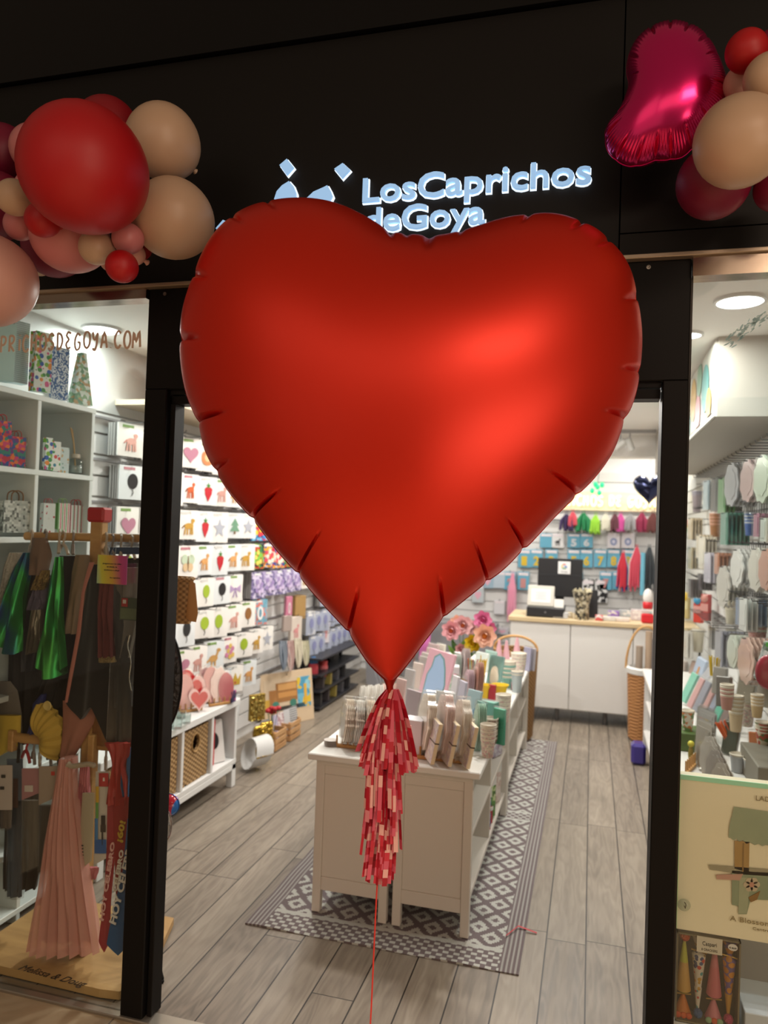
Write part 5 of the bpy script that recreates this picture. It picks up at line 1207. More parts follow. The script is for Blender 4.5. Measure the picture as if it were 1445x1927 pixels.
upright(925, 1325, 14, 36, 'a82a3a', 'narrow dark red pack between the two yellow cups', -20, .05)
cup_stack(at_z(955, 1293, ZT), 30, 50, mat('7fb0a4', .5), 'mint striped cup stack near the far end of the island', 9, body=.3)
cup_stack(at_z(975, 1272, ZT), 30, 44, FLOCUP, 'pink floral cup stack near the far end of the island', 8)
cup_stack(at_z(972, 1302, ZT), 24, 40, mat('a8b4b8', .4, coat=.4), 'grey lidded cup at the right edge of the far island', 4, body=.75)
upright(968, 1298, 12, 14, 'd890a8', 'small pink box in front of the grey lidded cup', -20, 0, name='pink_box', cat='box')
upright(926, 1300, 34, 66, '7fa8a4', 'grey-green star print pack near the far end of the island', -35, .2, 'star', 'a8c4c0', '8ab0a8')
plate_pack(at_z(930, 1300, ZT), 20, 46, PEARL, 'small wooden oval plate pack in front of the grey-green pack', math.radians(-30), .05, .02, 'round', cnt=3)
for i, (x, y, h) in enumerate(((938, 1248, 44), (952, 1248, 42), (972, 1240, 40))):
    c = at_z(x, y, ZT); s = S(c); single('party_cone', MB().lathe([(9*s, 0), (2*s, h*s), (0, h*s+.002)], 18, c=(0, 0, .0)), mat('c898a0', .5), f'pink pointed party cone, {("left", "middle", "right")[i]} of three at the far end of the island', 'party hat', loc=c, group='pink cones at the far end', smooth=True)
for i, (x, y, w, h, cl, lab) in enumerate(((800, 1290, 36, 60, 'b8b0a8', 'beige plate pack behind the pink box on the island'), (812, 1262, 30, 50, 'c0a8a8', 'rosy plate pack left of the flowers'), (905, 1262, 34, 34, 'd0d8d4', 'white patterned pack behind the yellow straws'), (922, 1255, 30, 30, '9fc0b8', 'mint pack behind the star print pack'), (990, 1262, 18, 44, '9a98b0', 'lavender fabric pouch at the far right end of the island'), (1000, 1262, 14, 42, 'a8a4ac', 'grey fabric pouch at the far right end of the island'))):
    upright(x, y, w, h, cl, lab, -40, .08)
# vase of paper flowers
c = at_z(868, 1292, ZT); s = S(c)
vs_ = thing('flower_vase', 'dark red glass vase filled with large paper flowers on the island', 'vase', c)
link('vase_body', MB().lathe([(8*s, 0), (11*s, 4*s), (12*s, 24*s), (7*s, 40*s), (10*s, 48*s), (8.5*s, 48*s), (5.5*s, 40*s), (10*s, 24*s), (9*s, 5*s)], 22), mat('5a1418', .15, coat=.6, alpha=.85), vs_, True)
def bloom(x, y, r, col, core, lab, dy=0.0):
    col = {'d9909a': 'e8b0b6', 'dba4a8': 'ecc2c4', 'd8a08a': 'ecc0aa', 'd8a8b0': 'ecc6ca', 'd06a98': 'e48ab4', 'cc6894': 'e086b0', 'd9a08c': 'efc2ac'}.get(col, col); r *= 1.25
    p = at_y(x, y, c.y+dy); s = S(p); t = thing('paper_flower', lab, 'flower', p, group='flowers in the red vase'); R_ = r*s; m = mat(col, .7)
    for ring, (n, rr, tl) in enumerate(((7, 1.0, .35), (6, .75, .8), (5, .5, 1.2))):
        pm = MB()
        for k in range(n):
            a = 2*PI*k/n+ring*.5
            rows = []
            for i in range(5):
                q = i/4; wid = math.sin(PI*(.12+.8*q))*.42*R_*rr; rad = q*R_*rr*math.cos(tl*q*.8); out = -q*R_*rr*math.sin(tl*q*.9)-.002*ring-.15*R_*ring*q
                rows.append([(rad*math.cos(a)-wid*u*math.sin(a), out-.1*R_*(u*u)*q, rad*math.sin(a)+wid*u*math.cos(a)) for u in (-1, -.4, .4, 1)])
            pm.grid(rows); pm.grid([[(p_[0], p_[1]+.0012, p_[2]) for p_ in r_][::-1] for r_ in rows])
        link('petal_ring', pm, m, t, True)
    link('flower_core', MB().ell((0, -.3*R_, 0), (.2*R_,)*3, 12, 8), mat(core, .7), t, True)
    st = MB().tube(smooth_line([(0, .0, 0), ((c.x-p.x)*.4, .01, (c.z+46*s-p.z)*.6), (c.x-p.x, c.y-p.y, c.z+44*s-p.z)], 4), .0022, 6); link('stem', st, mat('4f7a34', .6), t, True)
for a_ in ((850, 1186, 16, 'd9909a', 'd06a3a', 'pink open flower at the left of the vase', -.03), (872, 1176, 16, 'dba4a8', 'c8703a', 'pale pink flower above the middle of the vase', .0), (862, 1172, 13, 'd8a08a', 'd8702a', 'peach flower half behind the heart balloon', .05),
           (887, 1180, 13, 'd8a8b0', 'b87080', 'pale pink flower left of the tall magenta one', .03), (909, 1166, 15, 'd06a98', 'c05a88', 'bright pink flower at the top of the bunch', .02), (922, 1182, 11, 'cc6894', 'c05a88', 'bright pink flower at the right of the bunch', .04),
           (913, 1196, 19, 'd9a08c', 'd0802a', 'large peach flower in front at the right of the bunch', -.04), (890, 1210, 14, 'd8b818', 'c8a010', 'yellow daffodil in the middle of the bunch', -.03), (868, 1222, 10, 'd8a0a4', 'c88080', 'small pink tulip hanging low at the left of the vase', -.02)):
    bloom(*a_)
for i, (x, y, lab) in enumerate(((843, 1215, 'light green leaf at the far left of the vase'), (856, 1225, 'green leaf below the left pink flower'), (872, 1205, 'dark green leaf in the middle of the bunch'), (888, 1228, 'green leaf under the yellow daffodil'), (896, 1190, 'dark green leaf under the bright pink flower'), (850, 1204, 'dark green leaf behind the left pink flower'))):
    p = at_y(x, y, c.y); lf = MB(); rows = []
    d = (c+Vector((0, 0, 44*s)))-p
    for k in range(7):
        q = k/6; w_ = math.sin(PI*q)*.022+.001; o_ = p+d*q*.9; rows.append([o_+Vector((-w_, 0, .004)), o_+Vector((0, -.006, 0)), o_+Vector((w_, 0, .004))])
    lf.grid(rows); lf.grid([[q_+Vector((0, .0015, 0)) for q_ in r][::-1] for r in rows]); single('leaf', lf, mat(('6f9a3a', '3f6a2a')[i % 2], .6), lab, 'leaf', smooth=True, group='leaves in the red vase')
# bags on the island's right shelves
for i, (x, y, w, h, cols, lab) in enumerate(((915, 1585, 14, 80, ['2f6ab0', 'b03a3a', 'd8c8b0', '3f4a8a'], 'blue and red pack standing on the lower right shelf of the island'), (924, 1570, 12, 90, ['4f8a3a', 'c8d8a0', '3f6a2a'], 'green pack on the lower right shelf of the island'),
        (934, 1555, 12, 84, ['d8c8c0', 'c8b0a8', 'e0d8d0'], 'pale clear pack on the lower right shelf of the island'), (918, 1620, 16, 34, ['b02a3a', 'd8d0d0', '8a1a2a'], 'red and white pack lying low on the island shelf'),
        (938, 1440, 18, 50, ['c8c4cc', 'b0a8b8', '9a8a9a'], 'grey printed pack leaning out of the upper island shelf'), (944, 1480, 14, 40, ['c8b8b8', 'a87a7a'], 'pinkish pack on the upper island shelf'))):
    p = at_x(x, y, -.455); s = S(p); sh = .389 if i > 3 else .141
    t = thing('toy_pack', lab, 'toy pack', (-.475, p.y, sh), math.radians(70)); link('bag_front', MB().box(-.05, .05, -.02, .02, 0, min(h*s, .21), .008), confetti_mat(cols, 50, .25), t); link('header_card', MB().box(-.045, .045, -.021, -.019, min(h*s, .21)*.8, min(h*s, .21)), mat('d8d8d4', .4), t)
# far bench and hoop behind the island
single('wooden_hoop', MB().tube([(.165*math.cos(a*PI/16), 0, .10*math.sin(a*PI/16)) for a in range(17)], .010, 8), WD, 'bent wooden basket hoop standing behind the far end of the island', 'hoop', loc=(-.55, 6.0, .70), smooth=True)
wb = thing('handled_basket', 'wicker basket with the bent wooden hoop behind the far end of the island', 'basket', (-.55, 6.0, 0))
link('basket_body', MB().lathe([(.12, 0), (.15, .04), (.175, .70), (.155, .70), (.14, .05)], 24, cap=True), wicker_mat('7a5230', 'b08a56', 60), wb, True)

# ================================================================== left floor furniture
lc = thing('cube_shelf', 'low white open cube shelf with wicker baskets along the left wall', 'shelf', (-2.27, 3.6, 0))
WH2 = mat('dcdcda', .4)
def lb(name, x0, x1, y0, y1, z0, z1): link(name, MB().box(x0+2.27, x1+2.27, y0-3.6, y1-3.6, z0, z1, .003), WH2, lc)
lb('shelf_top', -2.475, -2.065, 2.92, 4.30, .49, .53); lb('bottom_board', -2.47, -2.07, 2.94, 4.28, .14, .17); lb('front_rail', -2.085, -2.07, 2.94, 4.28, .105, .14)
for y in (2.95, 3.30, 3.635, 3.965, 4.262): lb('divider', -2.47, -2.07, y-.012, y+.014, .17, .49)
for y in (2.95, 4.25):
    for x in (-2.47, -2.11): lb('leg', x, x+.04, y-.02, y+.03, 0, .14)
lb('back_panel', -2.478, -2.47, 2.94, 4.28, .17, .49)
def wbasket(y0, y1, lab):
    t = thing('wicker_basket', lab, 'basket', (-2.09, (y0+y1)/2, .172), math.radians(90), 'wicker baskets in the cube shelf'); w = y1-y0
    m = wicker_mat('6a4a2a', 'b89664', 70)
    mb = MB(); th = .012
    hole = [(.038*math.cos(2*PI*k/20), .215+.046*math.sin(2*PI*k/20)) for k in range(20)]
    # front with an oval grip hole: ring of quads from the hole to the outline
    outl = []
    for k in range(20):
        a = 2*PI*k/20; dx, dz = math.cos(a), math.sin(a); tt_ = min((w/2)/abs(dx) if abs(dx) > 1e-6 else 9, ((.295-.225) if dz > 0 else .225)/abs(dz) if abs(dz) > 1e-6 else 9); outl.append((dx*tt_, .225+dz*tt_))
    # corners squared
    for sy_ in (0, th):
        n0 = len(mb.v); mb.add([(x, sy_, z) for x, z in hole]+[(x, sy_, z) for x, z in outl], [((k, (k+1) % 20, 20+(k+1) % 20, 20+k)) for k in range(20)])
    mb.add([(x, 0, z) for x, z in hole]+[(x, th, z) for x, z in hole], [(k, (k+1) % 20, 20+(k+1) % 20, 20+k) for k in range(20)])
    for cx_, cz_ in ((-w/2, 0), (w/2, 0), (-w/2, .295), (w/2, .295)): mb.box(min(cx_, cx_*.7), max(cx_, cx_*.7), .001, th, (0 if cz_ == 0 else .25), (.05 if cz_ == 0 else .295))
    link('basket_front', mb, m, t)
    link('basket_sides', MB().box(-w/2, -w/2+.012, th, .34, 0, .29).box(w/2-.012, w/2, th, .34, 0, .29).box(-w/2, w/2, .33, .342, 0, .29).box(-w/2, w/2, th, .34, 0, .012), m, t)
    link('grip_rim', MB().tube([(x*1.1, -.003, .225+(z-.225)*1.1) for x, z in hole+[hole[0]]], .004, 6), mat('b08c58', .7), t, True)
wbasket(2.975, 3.28, 'wicker basket in the cube shelf compartment hidden mostly by the door post'); wbasket(3.325, 3.615, 'wicker basket with an oval grip hole nearest the left door post'); wbasket(3.66, 3.945, 'wicker basket with an oval grip hole in the middle of the cube shelf')
rr_ = random.Random(3)
for i, (y, h, w, col, lab, tilt) in enumerate(((4.00, .26, .22, 'd8d4d0', 'white book at the left of the open cube compartment', 0), (4.03, .23, .2, 'b0282e', 'dark red book in the open cube compartment', .0), (4.055, .25, .21, '8a8a90', 'grey book in the open cube compartment', .05), (4.08, .27, .22, 'c02a30', 'red edged book leaning in the open cube compartment', .1), (4.13, .26, .22, 'e0dcd8', 'white leaning book with a dark cover picture in the open cube compartment', .22))):
    t = thing('book', lab, 'book', (-2.12, y, .173), rot=(0, 0, math.radians(60)) if i == 4 else (tilt, 0, math.radians(90)))
    if i == 4: t.rotation_euler = (-.22, 0, math.radians(62)); t.location = (-2.125, 4.12, .175)
    if i == 4:
        link('cover', MB().box(-.07, .07, 0, .02, 0, .25, .002), mat('dedad6', .4), t); link('cover_picture', MB().prism(ngon(0, .13, .035, .05), -.001, 0), mat('26262a', .4), t); link('cover_edge', MB().box(-.072, -.062, -.002, .022, 0, .25), mat('b8282e', .4), t)
    else:
        t.rotation_euler = (0, 0, math.radians(90)); link('cover', MB().box(-.01, .01, 0, w*.9, 0, h, .002), mat(col, .45), t); link('pages', MB().box(-.007, .007, .003, w*.9+.002, .004, h-.004), mat('d8d0c0', .7), t)
ZC1 = .532
def rack_at(px, py, lab, rz=60): 
    p = at_z(px, py, ZC1); t = plate_rack(p.x-.07, p.x+.07, p.y-.045, p.y+.045, ZC1, lab, 4, .045); t.rotation_euler.z = math.radians(rz); return p
rack_at(352, 1336, 'bamboo rack of red heart plates on the cube shelf'); rack_at(405, 1324, 'bamboo rack of pink plates on the cube shelf')
PNKP = mat('d89a96', .4, coat=.4)
for i, (x, y, w, h, m, sh, lab) in enumerate(((346, 1336, 34, 66, PNKP, 'round', 'pink plate pack at the back left on the cube shelf'), (358, 1334, 50, 66, mat('f0c8c4', .4), 'heart', 'large red heart plate pack on the cube shelf'), (374, 1338, 38, 44, mat('f0c8c4', .4), 'heart', 'small red heart plate pack with a white spot on the cube shelf'), (350, 1328, 36, 66, REDP, 'round', 'round red plate pack behind the heart plates'),
        (396, 1322, 34, 66, PNKP, 'round', 'pale pink plate pack left in the far rack of the cube shelf'), (412, 1322, 34, 64, PEARL2, 'scallop', 'wavy pale pink plate pack in the far rack of the cube shelf'), (424, 1322, 28, 56, mat('c86a72', .4, coat=.4), 'round', 'rose plate pack at the right of the far rack on the cube shelf'), (384, 1318, 30, 60, mat('c8a0a0', .4), 'scallop', 'dusty pink plate pack between the two racks'))):
    p = at_z(x, y, ZC1+.004); plate_pack(p, w, h, m, lab, math.radians(35), .1, .025, sh, cnt=4)
p = at_z(437, 1318, ZC1); single('small_purple_box', MB().box(-.03, .03, -.03, .03, 0, .07, .002), confetti_mat(['3a2a5a', 'a04a7a', '2a2a4a'], 60), 'small dark purple patterned box at the far end of the cube shelf', 'box', loc=(p.x, p.y-.04, ZC1))
for i, (x, y, r, h, lab) in enumerate(((332, 1372, 11, 30, 'clear drinking glass at the near end of the cube shelf'), (350, 1362, 9, 18, 'clear glass dish on the cube shelf'), (318, 1370, 10, 22, 'clear tumbler beside the left door post'), (340, 1352, 10, 14, 'clear shallow bowl behind the drinking glass'))):
    p = at_z(x, y, ZC1); s = S(p); t = thing('drinking_glass', lab, 'glass', (p.x, p.y, ZC1+.001)); link('glass_wall', MB().lathe([(r*s*.8, 0), (r*s*.9, .003), (r*s, h*s), (r*s*.94, h*s), (r*s*.82, .006)], 20), CLEAR, t, True)
# goods on the floor behind the cube shelf
p = at_z(456, 1452, 0)
bt = thing('tall_wicker_basket', 'brown wicker basket on the floor behind the cube shelf', 'basket', (-2.33, 4.45, 0), scale=.8); link('basket_body', MB().lathe([(.13, 0), (.16, .03), (.18, .40), (.165, .40), (.14, .04)], 24), wicker_mat('5a3a22', '9a6e42', 60), bt, True); link('rim', MB().tube([(.178*math.cos(a*PI/12), .178*math.sin(a*PI/12), .40) for a in range(25)], .012, 8), wicker_mat('5a3a22', '9a6e42', 90), bt, True)
pr = thing('paper_roll', 'loosely folded white paper sheets on the floor beside the brown basket', 'paper', (-2.10, 4.60, 0), math.radians(70), scale=.9)
rows = []
for k in range(22):
    a = k/21*1.9*PI; rows.append([(j*.16-.08+.03*math.sin(a), -.03-.075*math.cos(a)*(1+.2*j), .12+.11*math.sin(a)+.02*k/21) for j in (0, .5, 1)])
pm = MB(); pm.grid(rows); pm.grid([[(q[0], q[1]*.97, q[2]+.002) for q in r][::-1] for r in rows]); link('curled_sheet', pm, mat('c9c8c6', .6), pr, True)
def goldm(): return mat('c8a84a', .18, 1.0, bump=1, bscale=60)
def facet(name, x0, x1, z0, z1, y, nx, nz, seed):
    r_ = random.Random(seed); mb = MB(); dx = (x1-x0)/nx; dz = (z1-z0)/nz
    for i in range(nx):
        for j in range(nz):
            cx_, cz_ = x0+(i+.5)*dx, z0+(j+.5)*dz; a, b_ = r_.uniform(-.5, .5), r_.uniform(-.5, .5)
            mb.add([(cx_-dx*.45, y-a*dx*.5-b_*dz*.5, cz_-dz*.45), (cx_+dx*.45, y+a*dx*.5-b_*dz*.5, cz_-dz*.45), (cx_+dx*.45, y+a*dx*.5+b_*dz*.5, cz_+dz*.45), (cx_-dx*.45, y-a*dx*.5+b_*dz*.5, cz_+dz*.45)], [(0, 1, 2, 3)])
    return mb
gs = thing('sequin_curtain_pack', 'hanging pack of gold sequins above the gold foil packs', 'sequin pack', (-2.2, 4.86, .245), math.radians(60))
link('backing', MB().box(-.06, .06, 0, .03, 0, .18, .004), mat('a88a3a', .4, .8), gs); link('sequins', facet('s', -.06, .06, 0, .18, -.004, 12, 18, 5), mat('d8c070', .12, 1.0), gs)
for i, (x, y, z1, lab) in enumerate(((-2.15, 4.80, .23, 'left crinkled gold foil pack standing on the floor'), (-2.17, 4.94, .22, 'right crinkled gold foil pack standing on the floor'))):
    t = thing('gold_foil_pack', lab, 'foil pack', (x, y, 0), math.radians(60)); link('foil', MB().box(-.055, .055, -.02, .02, 0.0, z1, .015), goldm(), t)
    link('crinkles', facet('c', -.05, .05, .01, z1, -.022, 6, 16, i), goldm(), t)
def crate(x, y, w, d, h, lab, rz=90):
    t = thing('wooden_crate', lab, 'crate', (x, y, 0), math.radians(rz), 'small wooden crates on the floor'); m = wood_mat('a5794c', 'c79c6c', 4, 4, 30, .6)
    for k in range(3):
        z = .005+k*h/3
        for sy in (-1, 1): link('slat', MB().box(-w/2, w/2, sy*d/2-.005, sy*d/2+.005, z, z+h/3-.012, .001), m, t)
        for sx in (-1, 1): link('slat', MB().box(sx*w/2-.005, sx*w/2+.005, -d/2, d/2, z, z+h/3-.012, .001), m, t)
    for sx in (-1, 1):
        for sy in (-1, 1): link('corner_post', MB().box(sx*(w/2-.012)-.008, sx*(w/2-.012)+.008, sy*(d/2-.012)-.008, sy*(d/2-.012)+.008, 0, h, .001), m, t)
    link('crate_bottom', MB().box(-w/2, w/2, -d/2, d/2, .004, .01), m, t)
crate(-2.20, 5.08, .2, .17, .14, 'wooden crate of red paper flowers on the left floor'); crate(-2.20, 5.36, .2, .17, .14, 'wooden crate of striped cards on the left floor')
rf = thing('red_paper_flower', 'red paper flower bunch standing in the nearer wooden crate', 'flowers', (-2.18, 5.06, .16)); 
for k in range(9):
    a = k*2.4; q = Vector((.05*math.cos(a)*(k/9), .05*math.sin(a)*(k/9), .10+.015*(k % 3))); link('blossom', MB().ell(tuple(q), (.022, .022, .016), 8, 6), mat('b0222c', .6), rf, True); link('stem', MB().tube([(0, 0, -.14), tuple(q)], .002, 5), mat('3f6a34', .6), rf)
for i in range(6):
    t = thing('gift_card', ('white','grey striped','lilac','white spotted','pale grey','black striped')[i]+' card standing in the wooden crates on the floor', 'card', (-2.23+.02*i, 5.0+.07*i+(.05 if i > 1 else 0), .02), rot=(-.15, 0, math.radians(75)))
    link('card', MB().box(-.045, .045, -.001, .001, 0, .17+.008*i), (mat('cdcacc', .4), stripe_mat(['c8c8c8', '8a8a90'], 0, .006), mat('b8b0c8', .4), confetti_mat(['d8d0d0', 'b08a90'], 80), mat('c0c0c2', .4), stripe_mat(['d0d0d0', '4a4a4e'], 2, .008))[i], t)
# puzzle board with a truck
pb = thing('picture_board', 'wooden picture board with a brown truck leaning on the left wall', 'board', (-2.31, 5.72, 0), rot=(-.14, 0, math.radians(62)))
link('board', MB().box(-.27, .27, 0, .012, 0, .50, .003), mat('cdb596', .6), pb); pb.scale = (1, 1, .84)
for nm, mb, m in (('picture_ground', MB().box(-.24, .24, -.002, 0, .13, .44), mat('cbb69a', .6)), ('blue_sky_patch', MB().box(.10, .24, -.003, -.002, .14, .43), confetti_mat(['6fb0c8', '4f98b8', 'd8b83a', '8fc4d0'], 22)),
        ('truck_body', MB().box(-.12, .10, -.004, -.002, .22, .40), mat('9a6a3a', .6)), ('truck_cab', MB().box(-.19, -.12, -.004, -.002, .20, .34), mat('a87440', .6)), ('bread_row', confetti_mat and MB().box(-.10, .09, -.005, -.004, .33, .39), mat('c8965a', .6)), ('bread_row', MB().box(-.10, .09, -.005, -.004, .26, .31), mat('c08a4c', .6)),
        ('wheel', MB().prism(ngon(-.13, .20, .035, .035), -.006, -.004), mat('3f7a6a', .6)), ('wheel', MB().prism(ngon(.05, .20, .035, .035), -.006, -.004), mat('3f7a6a', .6)), ('road', MB().box(-.2, .18, -.003, -.002, .14, .18), mat('33302c', .7)), ('yellow_piece', MB().box(-.24, -.19, -.004, -.002, .16, .26), mat('c8a040', .6)), ('giraffe_piece', MB().box(.17, .2, -.005, -.003, .16, .36), mat('d8a83a', .6))):
    link(nm, mb, m, pb)
link('nail_hole', MB().prism(ngon(0, .47, .006, .006), -.001, 0), mat('3a2e22', .6), pb)
# brown kraft box and pieces hung further along
def hung_box(px, py, w, h, d, m, lab, name='hanging_pack', cat='pack', X=XL+.12, rz=66, pic=None, c1='', c2=''):
    p = at_x(px, py, X); s = S(p); t = thing(name, lab, cat, p, math.radians(rz)); link('pack_body', MB().box(-w*s/2, w*s/2, -d/2, d/2, -h*s, 0, .004), m, t)
    if pic: link('printed_picture', motif_mesh(pic, c1, c2, w*s*.36, h*s*.34, -d/2-.001, 0, -h*s*.52), None, t)
    hook((p.x-.01, p.y, p.z+.004), PI/2, 'wire hook above the '+lab[:60].rsplit(' ', 1)[0] if len(lab.split()) < 12 else 'wire hook holding one pack far along the left wall', 'wire hooks on the left wall'); return t
hung_box(562, 1120, 28, 44, .06, mat('a5834f', .6), 'plain brown cardboard pack far along the left wall')
hung_box(543, 1122, 16, 42, .03, mat('c87a94', .5), 'pink arch shaped pack beside the brown cardboard pack', pic='zero', c1='d8d0d0', c2='b06a84')
for i, (x, y, w, h, col, lab) in enumerate(((556, 1160, 30, 50, 'd4c8bc', 'cream garland pack with a pink flamingo picture'), (540, 1158, 22, 30, 'a89890', 'beige speckled pack left of the cream garland pack'), (585, 1150, 20, 44, 'd8d8d8', 'white tagged pack far along the left wall, upper row'), (612, 1170, 20, 40, 'd0ccd0', 'pale pack near the heart edge far along the left wall'))):
    hung_box(x, y, w, h, .03, mat(col, .4, coat=.4), lab, pic=('animal', None, 'heart', 'fruit')[i], c1='d09090', c2='c07a7a')
# hanging garland loops
for i, (x, y, L, cols, lab) in enumerate(((532, 1206, 52, ('8a9098', '5f6a78'), 'grey garland pack hanging far along the left wall'), (545, 1206, 54, ('8a4a4a', 'c8b8b0'), 'dark red and cream garland pack'), (560, 1202, 52, ('d0c8b4', 'b8b09a'), 'cream scalloped garland pack'), (574, 1206, 44, ('8a8a6a', 'c8c0a8'), 'olive and cream garland pack'))):
    p = at_x(x, y, XL+.16); s = S(p); t = thing('garland_pack', lab, 'garland', p, math.radians(60), 'garland packs hanging on the left wall')
    for k in range(6):
        mb = MB(); mb.tube(smooth_line([(-.012*k+.03, 0, 0), (-.012*k+.01, -.008*k, -L*s*.5), (-.012*k+.035, -.01*k, -L*s), (-.012*k+.05, -.006*k, -L*s*.5), (-.012*k+.035, 0, 0)], 3), .006, 6); link('garland_loop', mb, mat(cols[k % 2], .7), t, True)
for i, (x, y, m1, m2, lab) in enumerate(((590, 1236, '2f6aa0', 'b8404a', 'blue topped pack of red crackers hanging on the left wall'), (608, 1240, 'c04a4a', 'c86a6a', 'red pack right of the blue topped one'))):
    p = at_x(x, y, XL+.18); s = S(p); t = thing('cracker_pack', lab, 'pack', p, math.radians(60)); link('pack_top', MB().lathe([(8*s, -12*s), (9*s, -3*s), (3*s, 0)], 14), mat(m1, .5), t, True); link('pack_body', MB().lathe([(8*s, -34*s), (10*s, -30*s), (9.5*s, -12*s)], 14), mat(m2, .5), t, True); link('pack_base', MB().lathe([(8.5*s, -38*s), (9*s, -34*s)], 14), mat('2f4f80', .5), t, True)
# dark stand of black packs at the far left
ds = thing('black_display_stand', 'low black display stand at the far end of the left wall', 'stand', (-2.32, 6.75, 0))
for y in (-.55, -.2, .15, .5): link('upright', MB().box(-.1, -.07, y-.012, y+.012, 0, .46), mat('1e1e20', .4), ds)
for z in (.02, .16, .30, .44): link('stand_shelf', MB().box(-.14, .1, -.57, .55, z, z+.015), mat('26262a', .4), ds)
for i in range(9):
    single('black_pack', MB().box(-.04, .04, -.035, .035, 0, .10, .003), mat(('2a2a2c', '3a3436', '8a7a3a', '4a4a50')[i % 4], .4), ('black', 'dark brown', 'dull gold', 'dark grey')[i % 4]+f' pack on the black stand, {("lower", "upper")[i > 4]} shelf, {ORD[i % 5]} from the entrance', 'pack', loc=(-2.28, 6.27+.2*(i % 5)+(.05 if i > 4 else 0), .036 if i < 5 else .176), rz=.2)
for i in range(3): single('grey_sloping_pack', MB().hull([(0, 0, 0), (.12, 0, 0), (.04, .0, .30), (-.02, 0, .30), (0, .05, 0), (.12, .05, 0), (.04, .05, .30), (-.02, .05, .30)]), mat('8f8f94', .4), f'grey sloping pack at the far left corner of the floor, {ORD[i]} one', 'pack', loc=(-2.18, 7.45+.1*i, 0))
# pink paper streamer stand between heart and island
ss = thing('streamer_stand', 'rose gold stand hung with pink and yellow tissue streamers, behind the island', 'stand', (-1.66, 7.45, 0))
link('pole', MB().tube([(-.03, 0, 0), (-.03, 0, .95)], .007, 8), mat('b07a6a', .3, .8), ss); link('stand_foot', MB().lathe([(.12, 0), (.12, .012), (.01, .02)], 24), mat('b07a6a', .3, .8), ss, True); link('arm', MB().tube([(-.12, 0, .95), (.14, 0, .95)], .006, 8), mat('b07a6a', .3, .8), ss)
for nm, x0, x1, z0, z1, col in (('pink_streamer', -.12, -.04, .62, .94, 'd8a0b0'), ('yellow_streamer', -.03, .02, .52, .94, 'd8c060'), ('magenta_streamer', .02, .13, .30, .94, 'd070b0')):
    rows = [[(x0+(x1-x0)*j, .01*math.sin(i*1.6), z1-(z1-z0)*i/14) for j in (0, 1)] for i in range(15)]; mb = MB(); mb.grid(rows); mb.grid([[(q[0], q[1]+.004, q[2]) for q in r][::-1] for r in rows]); link(nm, mb, mat(col, .7), ss, True)
single('grey_cabinet', MB().box(-1.95, -.95, 8.0, 8.27, 0, .62, .004), mat('8a8a8e', .5), 'low grey cabinet against the back wall behind the streamers', 'cabinet')
# orange balloons above the left rows just inside the door
tb = thing('top_display_box', 'pale wooden box shelf high on the left wall just inside the doorway', 'shelf', (-2.30, 4.2, 2.22))
link('shelf_board', MB().box(-.18, .17, -.7, .9, 0, .03, .002), mat('d8c8ac', .5), tb)
for i, (y, c_, lab) in enumerate(((3.75, 'd8701a', 'orange balloon on the high shelf nearest the left door post'), (3.98, 'e08a24', 'lighter orange balloon on the high shelf'), (4.22, 'd05f14', 'deep orange balloon on the high shelf, mostly behind the heart'))):
    t = thing('orange_balloon', lab, 'balloon', (-2.28, y, 2.255+.11)); link('balloon_skin', MB().ell((0, 0, 0), (.11, .11, .11), 24, 14), mat(c_, .35, coat=.4), t, True)

for i, (x, y, w, h, cl, lab) in enumerate(((770, 1392, 40, 92, 'a89aa0', 'mauve-grey box side standing between the tassel and the front right rack'), (748, 1352, 26, 74, 'c8a8a4', 'rosy clear pack just right of the heart tip'), (764, 1338, 26, 78, 'b8b4b4', 'silver clear pack right of the heart tip'), (780, 1318, 26, 70, 'd8c8c0', 'cream clear pack left of the pink box'), (792, 1300, 26, 64, 'a8a09c', 'grey clear pack at the back left of the pink box'), (806, 1276, 24, 56, 'ccb4b0', 'blush clear pack below the left flowers'), (825, 1262, 24, 50, 'd8d4c8', 'ivory clear pack below the left flowers'))):
    upright(x, y, w, h, cl, lab, -38, .1, name='clear_pack', cat='pack')

# ================================================================== till counter and back wall
cn = thing('till_counter', 'long white till counter with a pale wooden top at the back of the shop', 'counter', (.0, 6.65, 0))
def cb(name, a, b, c, d, e, f, m): return link(name, MB().box(a, b, c, d, e, f, .003), m, cn)
for i in range(3): cb('front_panel', -.66+.51*i, -.155+.51*i, 0, .02, .12, .845, mat('d9d7d3', .4))
cb('side_panel', -.66, -.64, .02, .55, .12, .845, mat('d2d0cc', .4)); cb('counter_top', -.68, .872, -.02, .58, .845, .882, wood_mat('bfa67e', 'd4c09a', 3, 8, 8, .4)); cb('inner_back', -.64, .87, .5, .52, .12, .845, mat('cfcdc9', .5))
for x in (-.6, -.25, .15, .55, .85): link('leg', MB().tube([(x, .1, 0), (x, .1, .12)], .018, 10), mat('7a7a7c', .3, .8), cn)
ZK = .883
BLKP = mat('17171a', .35)
c = at_z(1018, 1172, ZK); 
dw = thing('cash_drawer', 'black cash drawer on the left end of the till counter', 'cash drawer', (-.37, 6.86, ZK)); link('drawer_case', MB().box(-.16, .16, -.17, .17, 0, .085, .004), BLKP, dw); link('drawer_front', MB().box(-.152, .152, -.176, -.17, .012, .078, .002), mat('222226', .4), dw); link('lock', MB().prism(ngon(0, .045, .008, .008), -.179, -.176), mat('9a9a9e', .3, .8), dw)
